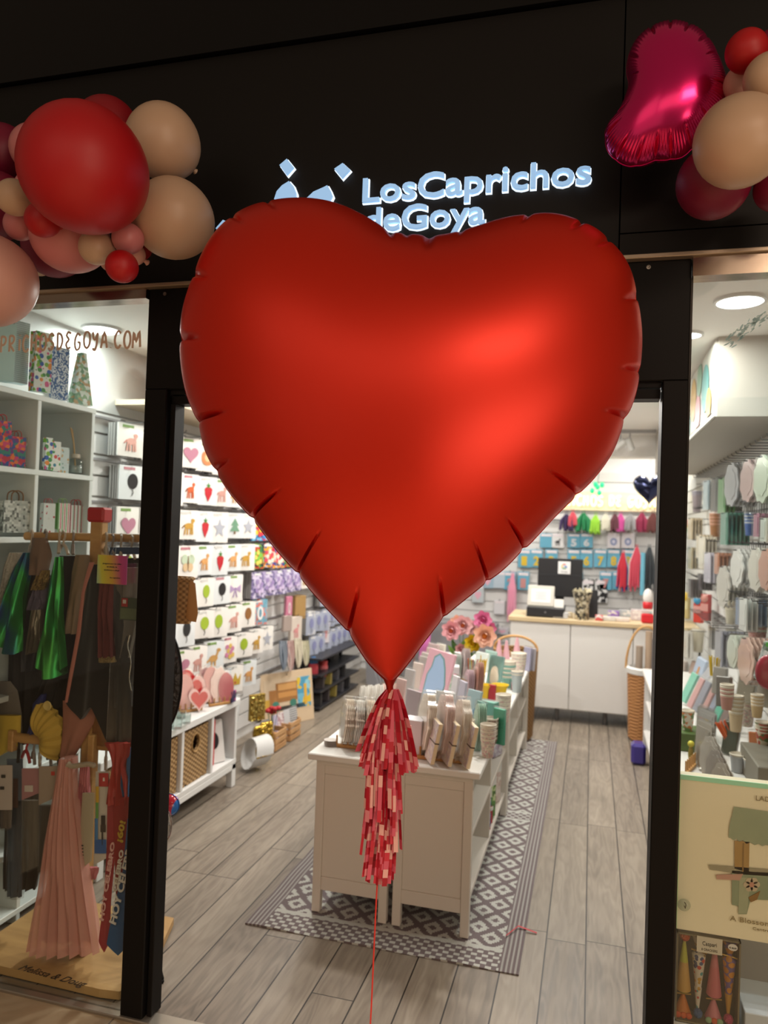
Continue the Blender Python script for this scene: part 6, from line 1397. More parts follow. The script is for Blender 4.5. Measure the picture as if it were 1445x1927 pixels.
mo = thing('till_monitor', 'black back of a till screen with a white square card, above the cash drawer', 'monitor', (-.27, 7.12, ZK)); link('screen_back', MB().box(-.20, .20, -.012, .012, .15, .50, .006), mat('1b1b1e', .45), mo); link('stand_neck', MB().box(-.04, .04, .0, .03, 0, .2, .004), BLKP, mo); link('stand_base', MB().box(-.1, .1, -.06, .1, 0, .012, .003), BLKP, mo)
link('lower_edge', MB().box(-.20, .20, -.016, -.012, .345, .352), mat('2c2c30', .4), mo)
gcd = thing('search_card', 'small white card with a multicoloured letter G stuck on the till screen', 'card', (-.235, 7.105, ZK+.36)); link('card', MB().box(-.055, .055, -.004, 0, 0, .115, .004), mat('dcdcdc', .4), gcd)
for k, (a0, a1, col) in enumerate(((50, 130, 'd0402f'), (130, 215, 'e0b020'), (215, 320, '3f9a4f'), (320, 365, '3f70c0'))):
    mb = MB(); pts = [(.02*math.cos(math.radians(a0+(a1-a0)*j/8)), .02*math.sin(math.radians(a0+(a1-a0)*j/8))) for j in range(9)]; mb.tube([(x, -.006, .07+z) for x, z in pts], .0045, 6); link('letter_arc', mb, mat(col, .5), gcd)
link('letter_bar', MB().box(0, .022, -.009, -.004, .066, .074), mat('3f70c0', .5), gcd); text('Google', gcd, mat('6a6a6a', .5), (0, -.005, .016), .06, .016, .01, .0006)
pf = thing('certificate_frame', 'white framed certificate leaning on the cash drawer', 'picture frame', (-.42, 6.80, ZK+.086), rot=(-.2, 0, -.05)); link('frame', MB().box(-.115, .115, 0, .018, 0, .18, .004), mat('cbc6bb', .4), pf); link('paper', MB().box(-.085, .085, -.002, 0, .03, .15), mat('dedede', .5), pf)
for k in range(5): link('text_line', MB().box(-.05+.01*(k % 2), .05-.01*(k % 2), -.003, -.002, .06+k*.015, .063+k*.015), mat('9a9a9c', .5), pf)
single('price_stand', MB().hull([(-.04, -.02, 0), (.04, -.02, 0), (-.04, .02, 0), (.04, .02, 0), (-.04, 0, .07), (.04, 0, .07)]), mat('d8d4cc', .4), 'small white tent card beside the framed certificate', 'card', loc=(-.26, 6.78, ZK+.086))
c = at_z(1093, 1178, ZK)
gb = thing('patterned_paper_cups', 'stack of black and cream patterned paper vases in the middle of the counter', 'paper vases', (c.x, 6.72, ZK)); 
link('vase_body', MB().lathe([(.055, 0), (.06, .01), (.055, .12), (.085, .24), (.08, .24), (.05, .12), (.045, .02)], 20), confetti_mat(['2a2a28', 'c8c0a8', '6a6250', 'a89c80'], 60, .4), gb, True)
for k in range(8): a = k*.8; link('paper_top', MB().hull([(.05*math.cos(a), .05*math.sin(a), .2), (.08*math.cos(a), .08*math.sin(a), .25), (.06*math.cos(a+.5), .06*math.sin(a+.5), .27), (.05*math.cos(a+.4), .05*math.sin(a+.4), .2)]), mat('c8bfa0', .6), gb)
single('card_terminal_stand', MB().hull([(-.04, -.03, 0), (.05, -.03, 0), (-.04, .06, 0), (.05, .06, 0), (-.035, .0, .24), (.045, .0, .24), (-.035, .03, .24), (.045, .03, .24)]), BLKP, 'black upright stand behind the patterned paper vases', 'stand', loc=(.02, 6.92, ZK))
rr_ = random.Random(11)
for i, (x, y, w, h, col, lab) in enumerate(((1050, 1170, 30, 12, 'b8b8b8', 'pale flat pack left of the paper vases on the counter'), (1127, 1164, 14, 10, 'c04a4a', 'small coral box right of the paper vases'), (1150, 1140, 18, 9, '8f70b8', 'small purple roll behind the counter top items'),
        (1142, 1172, 36, 8, 'c8c4bc', 'flat white papers on the counter'), (1165, 1174, 44, 8, 'd4c8c0', 'pale papers with pink spots near the counter edge'), (1180, 1150, 34, 12, 'a9b0b4', 'grey-blue stacked packs on the counter'), (1205, 1165, 34, 20, 'c4b8b8', 'stacked pale packs at the right of the counter'), (1212, 1135, 36, 22, '8fb0b4', 'teal clear box on the right of the counter'), (1066, 1160, 20, 10, 'c0b090', 'beige small pack beside the cash drawer'))):
    c = at_z(x, y+4, ZK); s = S(c); cy = min(max(c.y, 6.72), 7.12); single('counter_pack', MB().box(-w*s/2, w*s/2, -.03, .03, 0, h*s, .003), confetti_mat([col, col, 'd8d4d0', col], 40, .4), lab, 'pack', loc=(c.x, cy+.012*i % .2, ZK+.0005))
rfig = thing('red_white_figure', 'small red and white round-headed decoration at the right of the counter', 'figure', (.47, 6.75, ZK)); link('red_base', MB().box(-.05, .05, -.03, .03, 0, .08, .012), mat('c0202a', .4), rfig); link('white_head', MB().ell((0, 0, .22), (.04, .04, .07), 18, 12), mat('d8d4d0', .5), rfig, True); link('red_band', MB().lathe([(.036, .12), (.042, .14), (.042, .17), (.034, .18)], 18), mat('c0202a', .4), rfig, True)

# back wall rows
BX = YB-.06
GB = 'number balloon packets on the back wall'
def back_item(px, py, w, h, col, lab, pic=None, txt=None, tc='c8b040', name='number_packet', cat='packet', grp=None, hookit=True):
    p = at_y(px, py, BX); s = S(p); t = thing(name, lab, cat, p, 0, grp)
    link('packet_front', MB().box(-w*s/2, w*s/2, -.01, .012, -h*s, 0, .004), col if not isinstance(col, str) else mat(col, .3, coat=.4), t)
    link('header_strip', MB().box(-w*s*.42, w*s*.42, -.012, -.010, -h*s*.2, -h*s*.05), mat('d8d0d4', .4), t)
    if txt: text(txt, t, mat(tc, .35, .2), (0, -.014, -h*s*.86), w*s*.45, h*s*.52, .04, .003, name='printed_number')
    if pic: link('printed_picture', motif_mesh(pic[0], pic[1], pic[2], w*s*.36, h*s*.34, -.011, 0, -h*s*.58), None, t)
    if hookit: single('display_hook', MB().tube([(0, .05, 0), (0, -.03, 0), (0, -.034, .012)], .003, 6), WIRE, 'wire hook on the back wall holding a packet', 'hook', group='wire hooks on the back wall', loc=p+Vector((0, 0, .004)))
    return t
TEAL = '5f9fb8'
NWORD = {'1': 'one', '2': 'two', '3': 'three', '4': 'four', '5': 'five', '6': 'six', '7': 'seven', '8': 'eight', '9': 'nine'}
for x, n_ in ((987, '1'), (1010, '2'), (1038, '3'), (1080, '5'), (1104, '6'), (1130, '7'), (1155, '8'), (1182, '9')):
    back_item(x, 1034, 23, 34, TEAL, f'teal packet with a gold number {NWORD[n_]} balloon, middle row on the back wall', txt=n_, tc='d0b23a', grp=None)
for x, n_, cl in ((1028, None, TEAL), (1050, None, 'd0d0d0'), (1080, '5', TEAL), (1104, '6', TEAL)):
    back_item(x, 1004, 23, 27, cl, (f'teal packet with a silver number {NWORD[n_]} balloon, upper row on the back wall' if n_ else ('plain teal packet beside the heart edge on the back wall' if cl == TEAL else 'white packet with a black drawing on the back wall')), txt=n_, tc='c8ccd0', pic=None if cl == TEAL else ('animal', '3a3a3c', '3a3a3c'))
for x in (1155, 1182): back_item(x, 1002, 24, 30, 'd0ccd0', ('white packet with a round blue picture, left' if x < 1170 else 'white packet with a round blue picture, right')+' one on the back wall', pic=('butterball', '7f8ab0', 'c8c8d8'))
for x, n_ in ((1068, '4'), (1086, '5'), (1140, '7'), (1164, '8'), (960, '2'), (985, '1')):
    back_item(x, 1076, 22, 34, TEAL, f'teal packet with a rose gold number {NWORD[n_]} balloon, lower row on the back wall', txt=n_, tc='c08a88')
for i, x in enumerate((1107, 1132)): back_item(x, 1090, 22, 44, confetti_mat(['1c1c1e', '26262a', 'd0d0d0'], 45), f'black and white striped hanging pack, {("left", "right")[i]} one on the back wall', name='striped_pack', cat='pack')
for i, (x, y, w, h) in enumerate(((940, 1075, 22, 32), (918, 1075, 22, 32), (940, 1130, 20, 26), (900, 1100, 22, 34), (925, 1034, 22, 34), (945, 1180, 24, 14))):
    back_item(x, y, w, h, ('a9b8c4', '8fa8b8', 'c8c8cc', 'b0b8bc', TEAL, 'b8b8c0')[i], ('pale blue packet left of the till screen', 'grey-blue packet left of the pale blue one on the back wall', 'white packet low on the back wall behind the flowers', 'grey packet beside the heart tip on the back wall', 'teal packet half behind the heart on the back wall', 'grey flat pack just behind the flowers')[i], pic=('heart', 'd0a0b0', 'c08898') if i % 2 else None)
def tassel(px, py, w, h, cols, lab, name='paper_tassel', cat='tassel', grp='paper tassels on the back wall', y=BX-.06):
    p = at_y(px, py, y); s = S(p); t = thing(name, lab, cat, p, 0, grp); rr_ = random.Random(px)
    for i in range(3):
        mb = MB()
        for k in range(12):
            a = rr_.uniform(-1, 1); x1 = a*w*s/2; L = h*s*rr_.uniform(.8, 1); mb.tube([(a*.012, .01*(i-1), 0), (x1*.8, .025*(i-1), -L*.4), (x1, .04*(i-1)+rr_.uniform(-.01, .01), -L)], [.004, .012, .007], 5)
        link('tissue_strips', mb, mat(cols[i % len(cols)], .75), t)
    link('tassel_loop', MB().tube([(-.008, 0, -.02), (-.01, .0, .03), (.01, 0, .03), (.008, 0, -.02)], .004, 6), mat(cols[0], .7), t)
    return t
for x, y, w, h, cols, lab in ((1066, 968, 26, 32, ('2f2048', '3a2a58'), 'dark violet tissue tassel beside the heart edge'), (1078, 964, 16, 28, ('c04a58', 'd06070'), 'coral tissue tassel beside the dark violet one'), (1098, 966, 28, 36, ('1f7a4a', '2a8a56'), 'dark green tissue tassel under the neon sign'),
        (1121, 970, 20, 36, ('8fc43a', 'a0d050'), 'lime green tissue tassel under the neon sign'), (1140, 968, 16, 32, ('c8c4b4', 'd8d4c4'), 'cream tissue tassel under the neon sign'), (1157, 968, 16, 34, ('5a3038', '6f3a44'), 'maroon tissue tassel in the middle of the row'),
        (1168, 968, 16, 34, ('b8488a', 'c8589a'), 'magenta tissue tassel in the middle of the row'), (1186, 968, 22, 34, ('8a888a', 'b8b0a0'), 'grey tissue tassel in the right half of the row'), (1208, 966, 24, 36, ('8a2a48', '9a3454'), 'crimson tissue tassel near the right post'), (1229, 966, 22, 38, ('5f3230', '70403a'), 'brown tissue tassel at the right post')):
    tassel(x, y, w, h, cols, lab)
tassel(1173, 1040, 22, 76, ('c03040', '1f3f9a', 'd0d0d4'), 'long red, white and blue tassel hanging above the counter'); tassel(1198, 1030, 30, 84, ('c84a5c', 'd0d4d4', 'c4c8c8'), 'long coral and white tassel hanging above the counter', y=BX-.1)
tassel(1222, 1030, 24, 84, ('3f4448', '5a6064'), 'long dark grey tassel hanging beside the right post', y=BX-.12)
single('light_blue_tube', MB().tube([at_y(1210, 1040, BX-.2), at_y(1208, 1120, BX-.2)], .022, 12), mat('6fb4cc', .5), 'light blue streamer tube hanging among the long tassels', 'streamer', smooth=True)
tassel(965, 1080, 18, 92, ('d890a8', 'd8a4b4'), 'long pink twisted paper streamer left of the till screen', 'paper_streamer', 'streamer', None)
# rail above tassels
single('tassel_rail', MB().box(-.5, .62, BX+.0, BX+.02, 1.745, 1.76), mat('5a5a5c', .4, .6), 'thin dark rail carrying the tissue tassels on the back wall', 'rail')
# neon sign
ns = thing('neon_sign', 'warm white lit lettering of the shop name on the back wall', 'neon sign', (0, YB-.05, 1.8))
NEON = mat('ffeaa8', .5, emit=2.2); NT = 'CAPRICHOS DE GOYA'
p1_ = at_y(1236, 955, YB-.05); p0_ = at_y(1084, 955, YB-.05); adv2 = (p1_.x-p0_.x)/11.2
wt = sum(adv2*(.6 if c in 'I ' else 1) for c in NT)
stroke_text(NT, ns, NEON, None, Vector((1, 0, 0)), Vector((0, 0, 1)), .105, adv2, .0125, 1, 'neon_letter')
for c_ in ns.children: c_.location = Vector((p1_.x-wt, YB-.06, p1_.z-.0))-ns.location
link('sign_backing', MB().box(p1_.x-wt-.04-ns.location.x, p1_.x+.04, -.0, .03, p1_.z-.05-1.8, p1_.z+.15-1.8, .003), wood_mat('e0cda8', 'ece0c4', 3, 3, 12, .5), ns)
# green lights and foil balloons
gl = thing('green_light_cluster', 'cluster of glowing green bulbs above the neon sign, at the heart edge', 'lights', at_y(1124, 922, 7.9)); 
for k, (dx, dz) in enumerate(((-.05, -.01), (.0, .03), (.045, .05), (.02, -.03), (-.02, .055))): link('bulb', MB().ell((dx, 0, dz), (.022, .022, .028), 12, 8), mat('20d870', .4, emit=1.4), gl, True)
link('bulb_cord', MB().tube([(0, 0, .05), (.02, 0, .3), (.0, 0, ZC-.01-gl.location.z)], .003, 6), mat('3a6a4a', .5), gl)
nb = thing('navy_heart_balloon', 'navy blue foil heart balloon hanging in front of the neon sign', 'balloon', at_y(1222, 918, 7.7)); s = S(nb.location)
mb = MB(); H2 = heart2(0, 0, 1); rows = []
for i in range(9):
    q = math.cos(PI*i/16); d_ = math.sin(PI*i/16)
    rows.append([(p_[0]*30*s*d_*1.0, -q*.09, p_[1]*32*s*d_) for p_ in H2+[H2[0]]])
mb.grid(rows); mb.grid([[(p_[0], -p_[1], p_[2]) for p_ in r][::-1] for r in rows]); link('foil_body', mb, mat('1a2248', .12, .8, coat=.5), nb, True); link('balloon_cord', MB().tube([(0, 0, 18*s), (.01, 0, ZC-.01-nb.location.z)], .002, 5), mat('a0a0a0', .5), nb)
tl_ = thing('track_light', 'white ceiling spotlight track near the top of the doorway, right of the heart', 'track light', (.30, 7.0, ZC))
link('track_bar', MB().box(-.28, .22, -.015, .015, -.03, 0, .002), mat('a8a8a8', .4), tl_)
for k, (x, a) in enumerate(((-.2, .5), (.0, -.4), (-.08, .9))):
    link('lamp_arm', MB().tube([(x, 0, -.02), (x, 0, -.10)], .006, 8), mat('9a9a9c', .4), tl_); l_ = MB(); l_.M = Matrix.Translation((x, 0, -.13)) @ Matrix.Rotation(a, 4, 'Y') @ Matrix.Rotation(.4, 4, 'X'); l_.lathe([(.02, -.06), (.032, -.05), (.032, .05), (.022, .06)], 18); link('lamp_head', l_, mat('b8b8b4', .4), tl_, True)

# ================================================================== right side, seen through the door and the right window
RC = thing('side_cabinet', 'low white cabinet along the right wall', 'cabinet', (.64, 4.7, 0))
def rb(name, a, b, c, d, e, f): link(name, MB().box(a-.64, b-.64, c-4.7, d-4.7, e, f, .003), mat('d4d2ce', .4), RC)
rb('cabinet_top', .40, XR-.02, 3.15, 6.15, .572, .6)
for y in (3.17, 4.75, 6.11): 
    for x in (.42, XR-.07): rb('leg', x, x+.04, y, y+.035, 0, .572)
for y in (3.20, 4.78): rb('side_panel', .44, XR-.04, y, y+.016, .1, .572)
rb('side_panel', .44, XR-.04, 6.10, 6.12, .1, .572); rb('bottom_shelf', .42, XR-.03, 3.18, 6.13, .12, .14); rb('middle_shelf', .43, XR-.03, 3.18, 6.13, .34, .36); rb('back_panel', XR-.04, XR-.025, 3.18, 6.13, .12, .57)
for i, (y, z, col, lab) in enumerate(((4.55, .141, '1f7a34', 'bright green toy pack on the lower shelf of the side cabinet'), (4.45, .0, '3a2f80', 'small violet pack on the floor against the side cabinet'), (5.2, .361, 'c0c0c8', 'grey pack on the upper shelf of the side cabinet'), (4.2, .361, 'b89a9a', 'rosy pack on the upper shelf of the side cabinet'))):
    single('toy_pack', MB().box(-.05, .05, -.06, .06, 0, .15, .02), mat(col, .3, coat=.4), lab, 'toy pack', loc=(.50 if z > 0 else .36, y if z > 0 else 5.7, z+.001))
tb2 = thing('tall_wicker_hamper', 'tall wicker hamper with a bent hoop handle beside the far end of the side cabinet', 'hamper', (.44, 6.36, 0)); link('hamper_body', MB().lathe([(.10, 0), (.12, .02), (.14, .56), (.125, .56), (.11, .03)], 24), wicker_mat('8a5a34', 'b8844f', 70), tb2, True)
link('liner', MB().lathe([(.145, .53), (.15, .57), (.13, .58), (.12, .55)], 24, cap=False), mat('d8d8d4', .7), tb2, True); link('hoop_handle', MB().tube([(.15*math.cos(a*PI/14), 0, .56+.34*math.sin(a*PI/14)) for a in range(15)], .009, 8), WD, tb2, True)
for k, (dx, h) in enumerate(((-.05, .74), (.02, .86), (.07, .8))): link('wrapped_roll', MB().tube([(dx, 0, .05), (dx, .01, h)], .028, 10), mat(('9a8a7a', 'a8917a', '8a8f9a')[k], .6), tb2, True)
# balloon picture on the side of the bulkhead
bpn = thing('balloon_print_panel', 'framed print of yellow, pink and green balloons high up behind the right window', 'print', (.54, 4.75, 2.36), math.radians(-90)); L_ = .98
link('print_frame', MB().box(-L_, L_, -.012, 0, -.178, .178, .002), mat('d2d2cc', .4), bpn); link('print_sheet', MB().box(-L_+.03, L_-.03, -.014, -.012, -.155, .165), mat('cdd0c8', .4), bpn)
for i, (x, z, r, col) in enumerate(((.86, .06, .14, '5f9a80'), (.80, -.10, .10, '6fa88c'), (.60, .03, .10, 'd08a94'), (.56, -.09, .09, 'cf8088'), (.38, .05, .11, 'c89c30'), (.22, -.08, .12, 'c08f28'), (.05, .06, .11, '3f9a9a'), (-.05, -.09, .09, '4fa0a0'), (-.25, .02, .12, 'c89c30'), (-.45, -.08, .1, 'd08a94'), (-.5, .09, .09, '5f9a80'), (-.72, 0, .12, '3f9a9a'), (-.85, -.1, .08, 'c89c30'))):
    # clip the disc to the sheet
    pts = [(max(-L_+.03, min(L_-.03, -x_)), max(-.155, min(.165, z_))) for x_, z_ in ngon(-x, z, r, r, 30)]
    link('printed_balloon', MB().prism([(-a, b) for a, b in pts], -.0145-.0004*i, -.0140-.0004*i), mat(col, .4), bpn)

WX = .80     # where goods hang off the right wall
def wire_grid(y0, y1, z, lab):
    t = thing('wire_grid', lab, 'wire grid', (XR-.03, (y0+y1)/2, z), group=None); L = (y1-y0)/2; mb = MB()
    for dz in (0, -.05, -.10): mb.tube([(0, -L, dz), (0, L, dz)], .003, 6)
    k = int((y1-y0)/.06)
    for i in range(k+1): mb.tube([(0, -L+2*L*i/k, 0), (0, -L+2*L*i/k, -.10)], .002, 5)
    link('grid_wires', mb, WIRE, t)
    for i in range(0, k+1, 2): link('grid_hook', MB().tube([(0, -L+2*L*i/k, 0), (-.16, -L+2*L*i/k, .0), (-.165, -L+2*L*i/k, .012)], .003, 6), WIRE, t)
for z, nme in ((2.06, 'top'), (1.83, 'second'), (1.60, 'third'), (1.34, 'fourth'), (1.09, 'fifth')): wire_grid(3.4, 6.0, z, f'black wire grid with hooks on the right wall, {nme} from the ceiling')
def hang_plates(px, py, wd, h, col, lab, n=5, shape='scallop', X=.70, rz=-80, coat=.5):
    """packs of plates hanging one behind another along a hook"""
    p = at_x(px, py, X); s = S(p); t = thing('hanging_plate_pack', lab, 'plate pack', p, math.radians(rz)); m = mat(col, .25, coat=coat)
    out = scallop(1, 9, .05) if shape == 'scallop' else ngon(0, 0, 1, 1, 8, PI/8) if shape == 'octagon' else [(-1, -1), (1, -1), (1, 1), (-1, 1)]
    w_ = h*s/2*(.9 if shape != 'square' else .6); hh = h*s/2
    for i in range(n):
        y = i*.022; mb = MB(); mb.prism([(q[0]*w_, -hh+q[1]*hh) for q in out], y-.004, y+.004); mb.prism([(q[0]*w_*.7, -hh+q[1]*hh*.7) for q in out], y-.006, y-.004); link('plate', mb, m, t)
    link('clear_wrap', MB().prism([(q[0]*w_*1.04, -hh+q[1]*hh*1.04) for q in out], -.012, n*.022), CELLO, t)
    link('hanging_wire', MB().tube([(0, -.02, -.004), (0, .155, -.004)], .0025, 6), WIRE, t)
    return t
def hang_cups(px, py, wpx, h, m, lab, rims=8, rimc='d0c8b8', body=.5, X=WX):
    p = at_x(px, py, X); t = cup_stack(p, wpx, h, m if not isinstance(m, str) else mat(m, .4), lab, rims, rimc=rimc, body=body, bag=True)
    z = h*S(p)+.055; link('hanging_wire', MB().tube([(-.01, 0, z), (XR-.02-p.x, 0, z+.004)], .0025, 6), WIRE, t); return t
for a_ in ((1378, 872, 0, 80, '9a9ca0', 'silver-grey plate pack hanging in the top row of the right wall', 6), (1408, 866, 0, 78, 'b09a98', 'dusty pink plate pack hanging in the top row of the right wall', 6), (1436, 858, 0, 88, 'a8b4a4', 'pale green plate pack at the right edge, top row of the right wall', 6),
        (1388, 1034, 0, 70, 'c4c4c0', 'large white wavy plate pack in the third row of the right wall', 7), (1424, 1032, 0, 80, 'c0beb4', 'cream wavy plate pack in the third row of the right wall', 7), (1443, 1034, 0, 76, 'b88a78', 'salmon plate pack at the right edge, third row of the right wall', 5),
        (1405, 1200, 0, 86, 'c8aa9c', 'peach plate pack in the fifth row of the right wall', 5), (1362, 1066, 0, 76, 'b4b0a8', 'grey bagged plate pack left of the large white wavy one', 5)):
    hang_plates(*a_)
hang_plates(1380, 1192, 0, 66, 'c4ccc0', 'pale mint octagonal plate pack in the fifth row of the right wall', 6, 'octagon')
for a_ in ((1354, 1186, 0, 66, '8a8c98', 'grey napkin pack in the fifth row of the right wall', 6, 'square'), (1346, 900, 0, 62, '2a2c30', 'black napkin pack in the top row of the right wall', 7, 'square'), (1330, 905, 0, 54, '8fa0a8', 'pale blue-grey pack left of the black napkins', 4, 'square'),
        (1364, 965, 0, 60, '4f8070', 'green napkin pack in the second row of the right wall', 6, 'square'), (1425, 966, 0, 44, '8a5a70', 'mauve napkin pack in the second row of the right wall', 5, 'square'), (1438, 975, 0, 44, 'a8b4ac', 'pale green napkin pack at the right edge of the second row', 4, 'square'), (1360, 900, 0, 66, '5a8a5a', 'green foil napkin pack behind the black one', 3, 'square'),
        (1392, 1126, 0, 50, '6a7f9a', 'blue napkin pack in the fourth row of the right wall', 6, 'square'), (1290, 1186, 0, 50, 'd0ccc4', 'white card pack beside the right door post', 2, 'square'), (1332, 1040, 0, 56, 'c0bcc8', 'white boxed set with a dark blue figure, fourth row of the right wall', 4, 'square'), (1340, 1180, 0, 40, '3a3a3c', 'dark grey pack beside the cream cups', 5, 'square'),
        (1372, 1130, 0, 10, 'c0baa8', 'small cream pack above the fourth row cups', 3, 'square'), (1316, 1006, 0, 44, 'c4b49a', 'cream tassel pack in the second row near the post', 4, 'square'), (1300, 1030, 0, 40, 'a89c80', 'olive pack near the right door post', 4, 'square'), (1300, 1090, 0, 34, '4a3f40', 'dark patterned pack near the right door post', 4, 'square'), (1318, 1080, 0, 30, '5a5458', 'dark grey pack above the red and blue kits', 4, 'square'), (1300, 975, 0, 40, 'b8a88c', 'beige gift pack near the right door post', 4, 'square'), (1322, 1010, 0, 60, 'd0c8b8', 'cream pleated pack in the third row near the post', 4, 'square'), (1350, 1040, 0, 40, 'b07a60', 'peach and black pack in the third row', 4, 'square'),
        (1400, 1126, 0, 60, 'c8ccc8', 'white napkin pack beside the blue one, fourth row', 3, 'square')):
    hang_plates(*a_)
STR1 = stripe_mat(['3f9a9a', 'c8a060', 'b04a40', 'd0c0a0'], 2, .004)
for a_ in ((1384, 1008, 26, 46, '34549a', 'blue paper cup stack, left one in the second row of the right wall', 8, 'a8b0b8', .45), (1411, 1008, 22, 44, '3f5f9a', 'blue paper cup stack, right one in the second row of the right wall', 8, 'a8b0b8', .45), (1346, 1016, 24, 50, '9a6a44', 'brown paper cup stack with striped rims in the second row', 8, 'c08a70', .5),
        (1311, 964, 20, 40, '8a7f84', 'grey-brown cup pack near the right door post, top row', 3, '8a8490', .7), (1376, 1174, 26, 50, 'bcb6a4', 'cream paper cup stack in the fourth row of the right wall', 8, 'd0c4a8', .5), (1424, 1226, 36, 82, confetti_mat(['a86a64', 'b88a84', 'c0a098'], 200), 'tall pink speckled cup stack with striped rims at the right edge', 12, 'c0c8b0', .42),
        (1313, 1226, 24, 42, 'c8c0ac', 'cream cup pack with red spots beside the right door post', 2, 'd8d4c8', .8)):
    hang_cups(*a_)
for i, (x, y, c1, c2, lab) in enumerate(((1314, 1172, 'c0382a', '3f8ab0', 'red and blue toy kit hanging near the right door post'), (1328, 1168, 'b04a48', 'c88a80', 'pink and red toy kit beside the red and blue one'), (1289, 1164, 'b0a070', 'd0b040', 'khaki pack with yellow spots at the right door post'))):
    p = at_x(x, y, WX); s = S(p); t = thing('toy_kit', lab, 'toy kit', p, math.radians(-45)); link('kit_box', MB().box(-9*s, 9*s, -.02, .02, 0, 50*s, .006), mat(c1, .35, coat=.4), t); link('kit_label', MB().box(-8*s, 8*s, -.022, -.02, 18*s, 32*s), mat('c88f88' if i < 2 else 'c0b890', .4), t); link('kit_ball', MB().ell((0, -.018, 42*s), (8*s, .02, 8*s), 16, 10), mat(c2, .35), t, True)
rp_ = thing('rainbow_card', 'paper rainbow hanging beside the right door post', 'decoration', at_x(1286, 1028, .86), math.radians(-60)); s = S(rp_.location)
for k, col in enumerate(('c0503a', 'd08a60', 'c8b060', '6fa070')):
    r = (34-5*k)*s; link('rainbow_arc', MB().tube([(r*math.cos(a*PI/12), 0, 48*s-34*s+r*math.sin(a*PI/12)) for a in range(13)], 2.4*s, 8), mat(col, .6), rp_, True)
bg_ = thing('green_wire_bag', 'bag of green wire and cutters in printed film at the right edge', 'bag', at_x(1430, 1282, .72), rot=(0, .3, math.radians(-50))); s = S(bg_.location); link('bag_film', MB().box(-16*s, 16*s, -.012, .012, 0, 78*s, .01), confetti_mat(['7a8a80', 'a0a8a8', '5f6f60', 'b0b8b8'], 60, .2), bg_); link('bag_tag', MB().box(-5*s, 9*s, -.015, -.012, 45*s, 62*s), mat('c8c8c8', .4), bg_); link('green_top', MB().box(-7*s, 5*s, -.014, -.011, 70*s, 78*s), mat('4a9a3a', .4), bg_)
single('red_round_pack', MB().ell((0, 0, 0), (.05, .02, .07), 18, 12), mat('9a3040', .3, coat=.4), 'dark red round pack cut by the right edge', 'pack', loc=at_x(1446, 1265, .70), smooth=True)

# goods standing on the side cabinet, behind the window
ZR = .602
def rz_(x, y): 
    p = at_z(x, y, ZR); return p
STEP = thing('step_riser', 'black stepped riser carrying goods on the side cabinet', 'riser', (.74, 4.4, ZR)); link('riser_step', MB().box(-.08, .11, -1.1, -.72, .0, .12, .004), mat('6a675c', .5), STEP); link('riser_step', MB().box(.04, .11, -1.1, -.72, .12, .24, .004), mat('6a675c', .5), STEP)
gx = rz_(1290, 1395); gb_ = single('green_box', MB().box(-.06, .06, -.08, .10, 0, .085, .003), mat('3f5a22', .6), 'moss green box on the side cabinet beside the right door post', 'box', loc=(.47, 3.95, ZR))
for i, (x, y, w, h, col, lab) in enumerate(((1284, 1352, 18, 58, '7fc0ac', 'mint green napkin pack leaning behind the moss green box'), (1297, 1350, 14, 60, 'c49a9a', 'pink napkin pack right of the mint green one'), (1308, 1352, 16, 62, '8a8c98', 'grey napkin pack in the leaning row'), (1320, 1352, 12, 60, 'b08a88', 'dusty rose napkin pack in the leaning row'), (1331, 1354, 14, 64, '7f8898', 'slate blue napkin pack in the leaning row'), (1343, 1356, 18, 72, '4fa08a', 'sea green napkin pack in the leaning row'), (1356, 1362, 18, 70, '6f6460', 'brown-grey clear pack in the leaning row'))):
    p = at_x(x, y, .56+.02*i); s = S(p); t = thing('leaning_napkins', lab, 'napkin pack', (p.x, p.y, ZR+.02), rot=(-.35, .18, math.radians(-62)), group='leaning napkin packs on the side cabinet'); link('pack_body', MB().box(-w*s*.5, w*s*.5, -.01, .01, 0, h*s, .003), mat(col, .3, coat=.4), t); link('clear_wrap', MB().box(-w*s*.53, w*s*.53, -.013, .013, 0, h*s*1.05), CELLO, t)
for i, (x, y, w, h, col, lab, a) in enumerate(((1308, 1286, 22, 52, 'a8b4c8', 'pale blue pack leaning at the back, with an orange print', .35), (1298, 1288, 16, 46, 'a08a80', 'brown-grey pack leaning behind the mint green one', .3), (1322, 1282, 14, 38, 'b4b4ba', 'long white pack lying aslant at the back', .7), (1282, 1282, 16, 40, 'c0b4ac', 'cream figured pack at the right door post', .1))):
    p = at_x(x, y, .74); s = S(p); t = thing('back_row_pack', lab, 'pack', p, rot=(0, a, math.radians(-50))); link('pack_body', MB().box(-w*s/2, w*s/2, -.015, .015, 0, h*s, .004), mat(col, .3, coat=.4), t)
    if i == 0: link('orange_print', MB().prism([(-3*s, 8*s), (3*s, 8*s), (2*s, 36*s), (-1*s, 36*s)], -.017, -.015), mat('c08a50', .5), t)
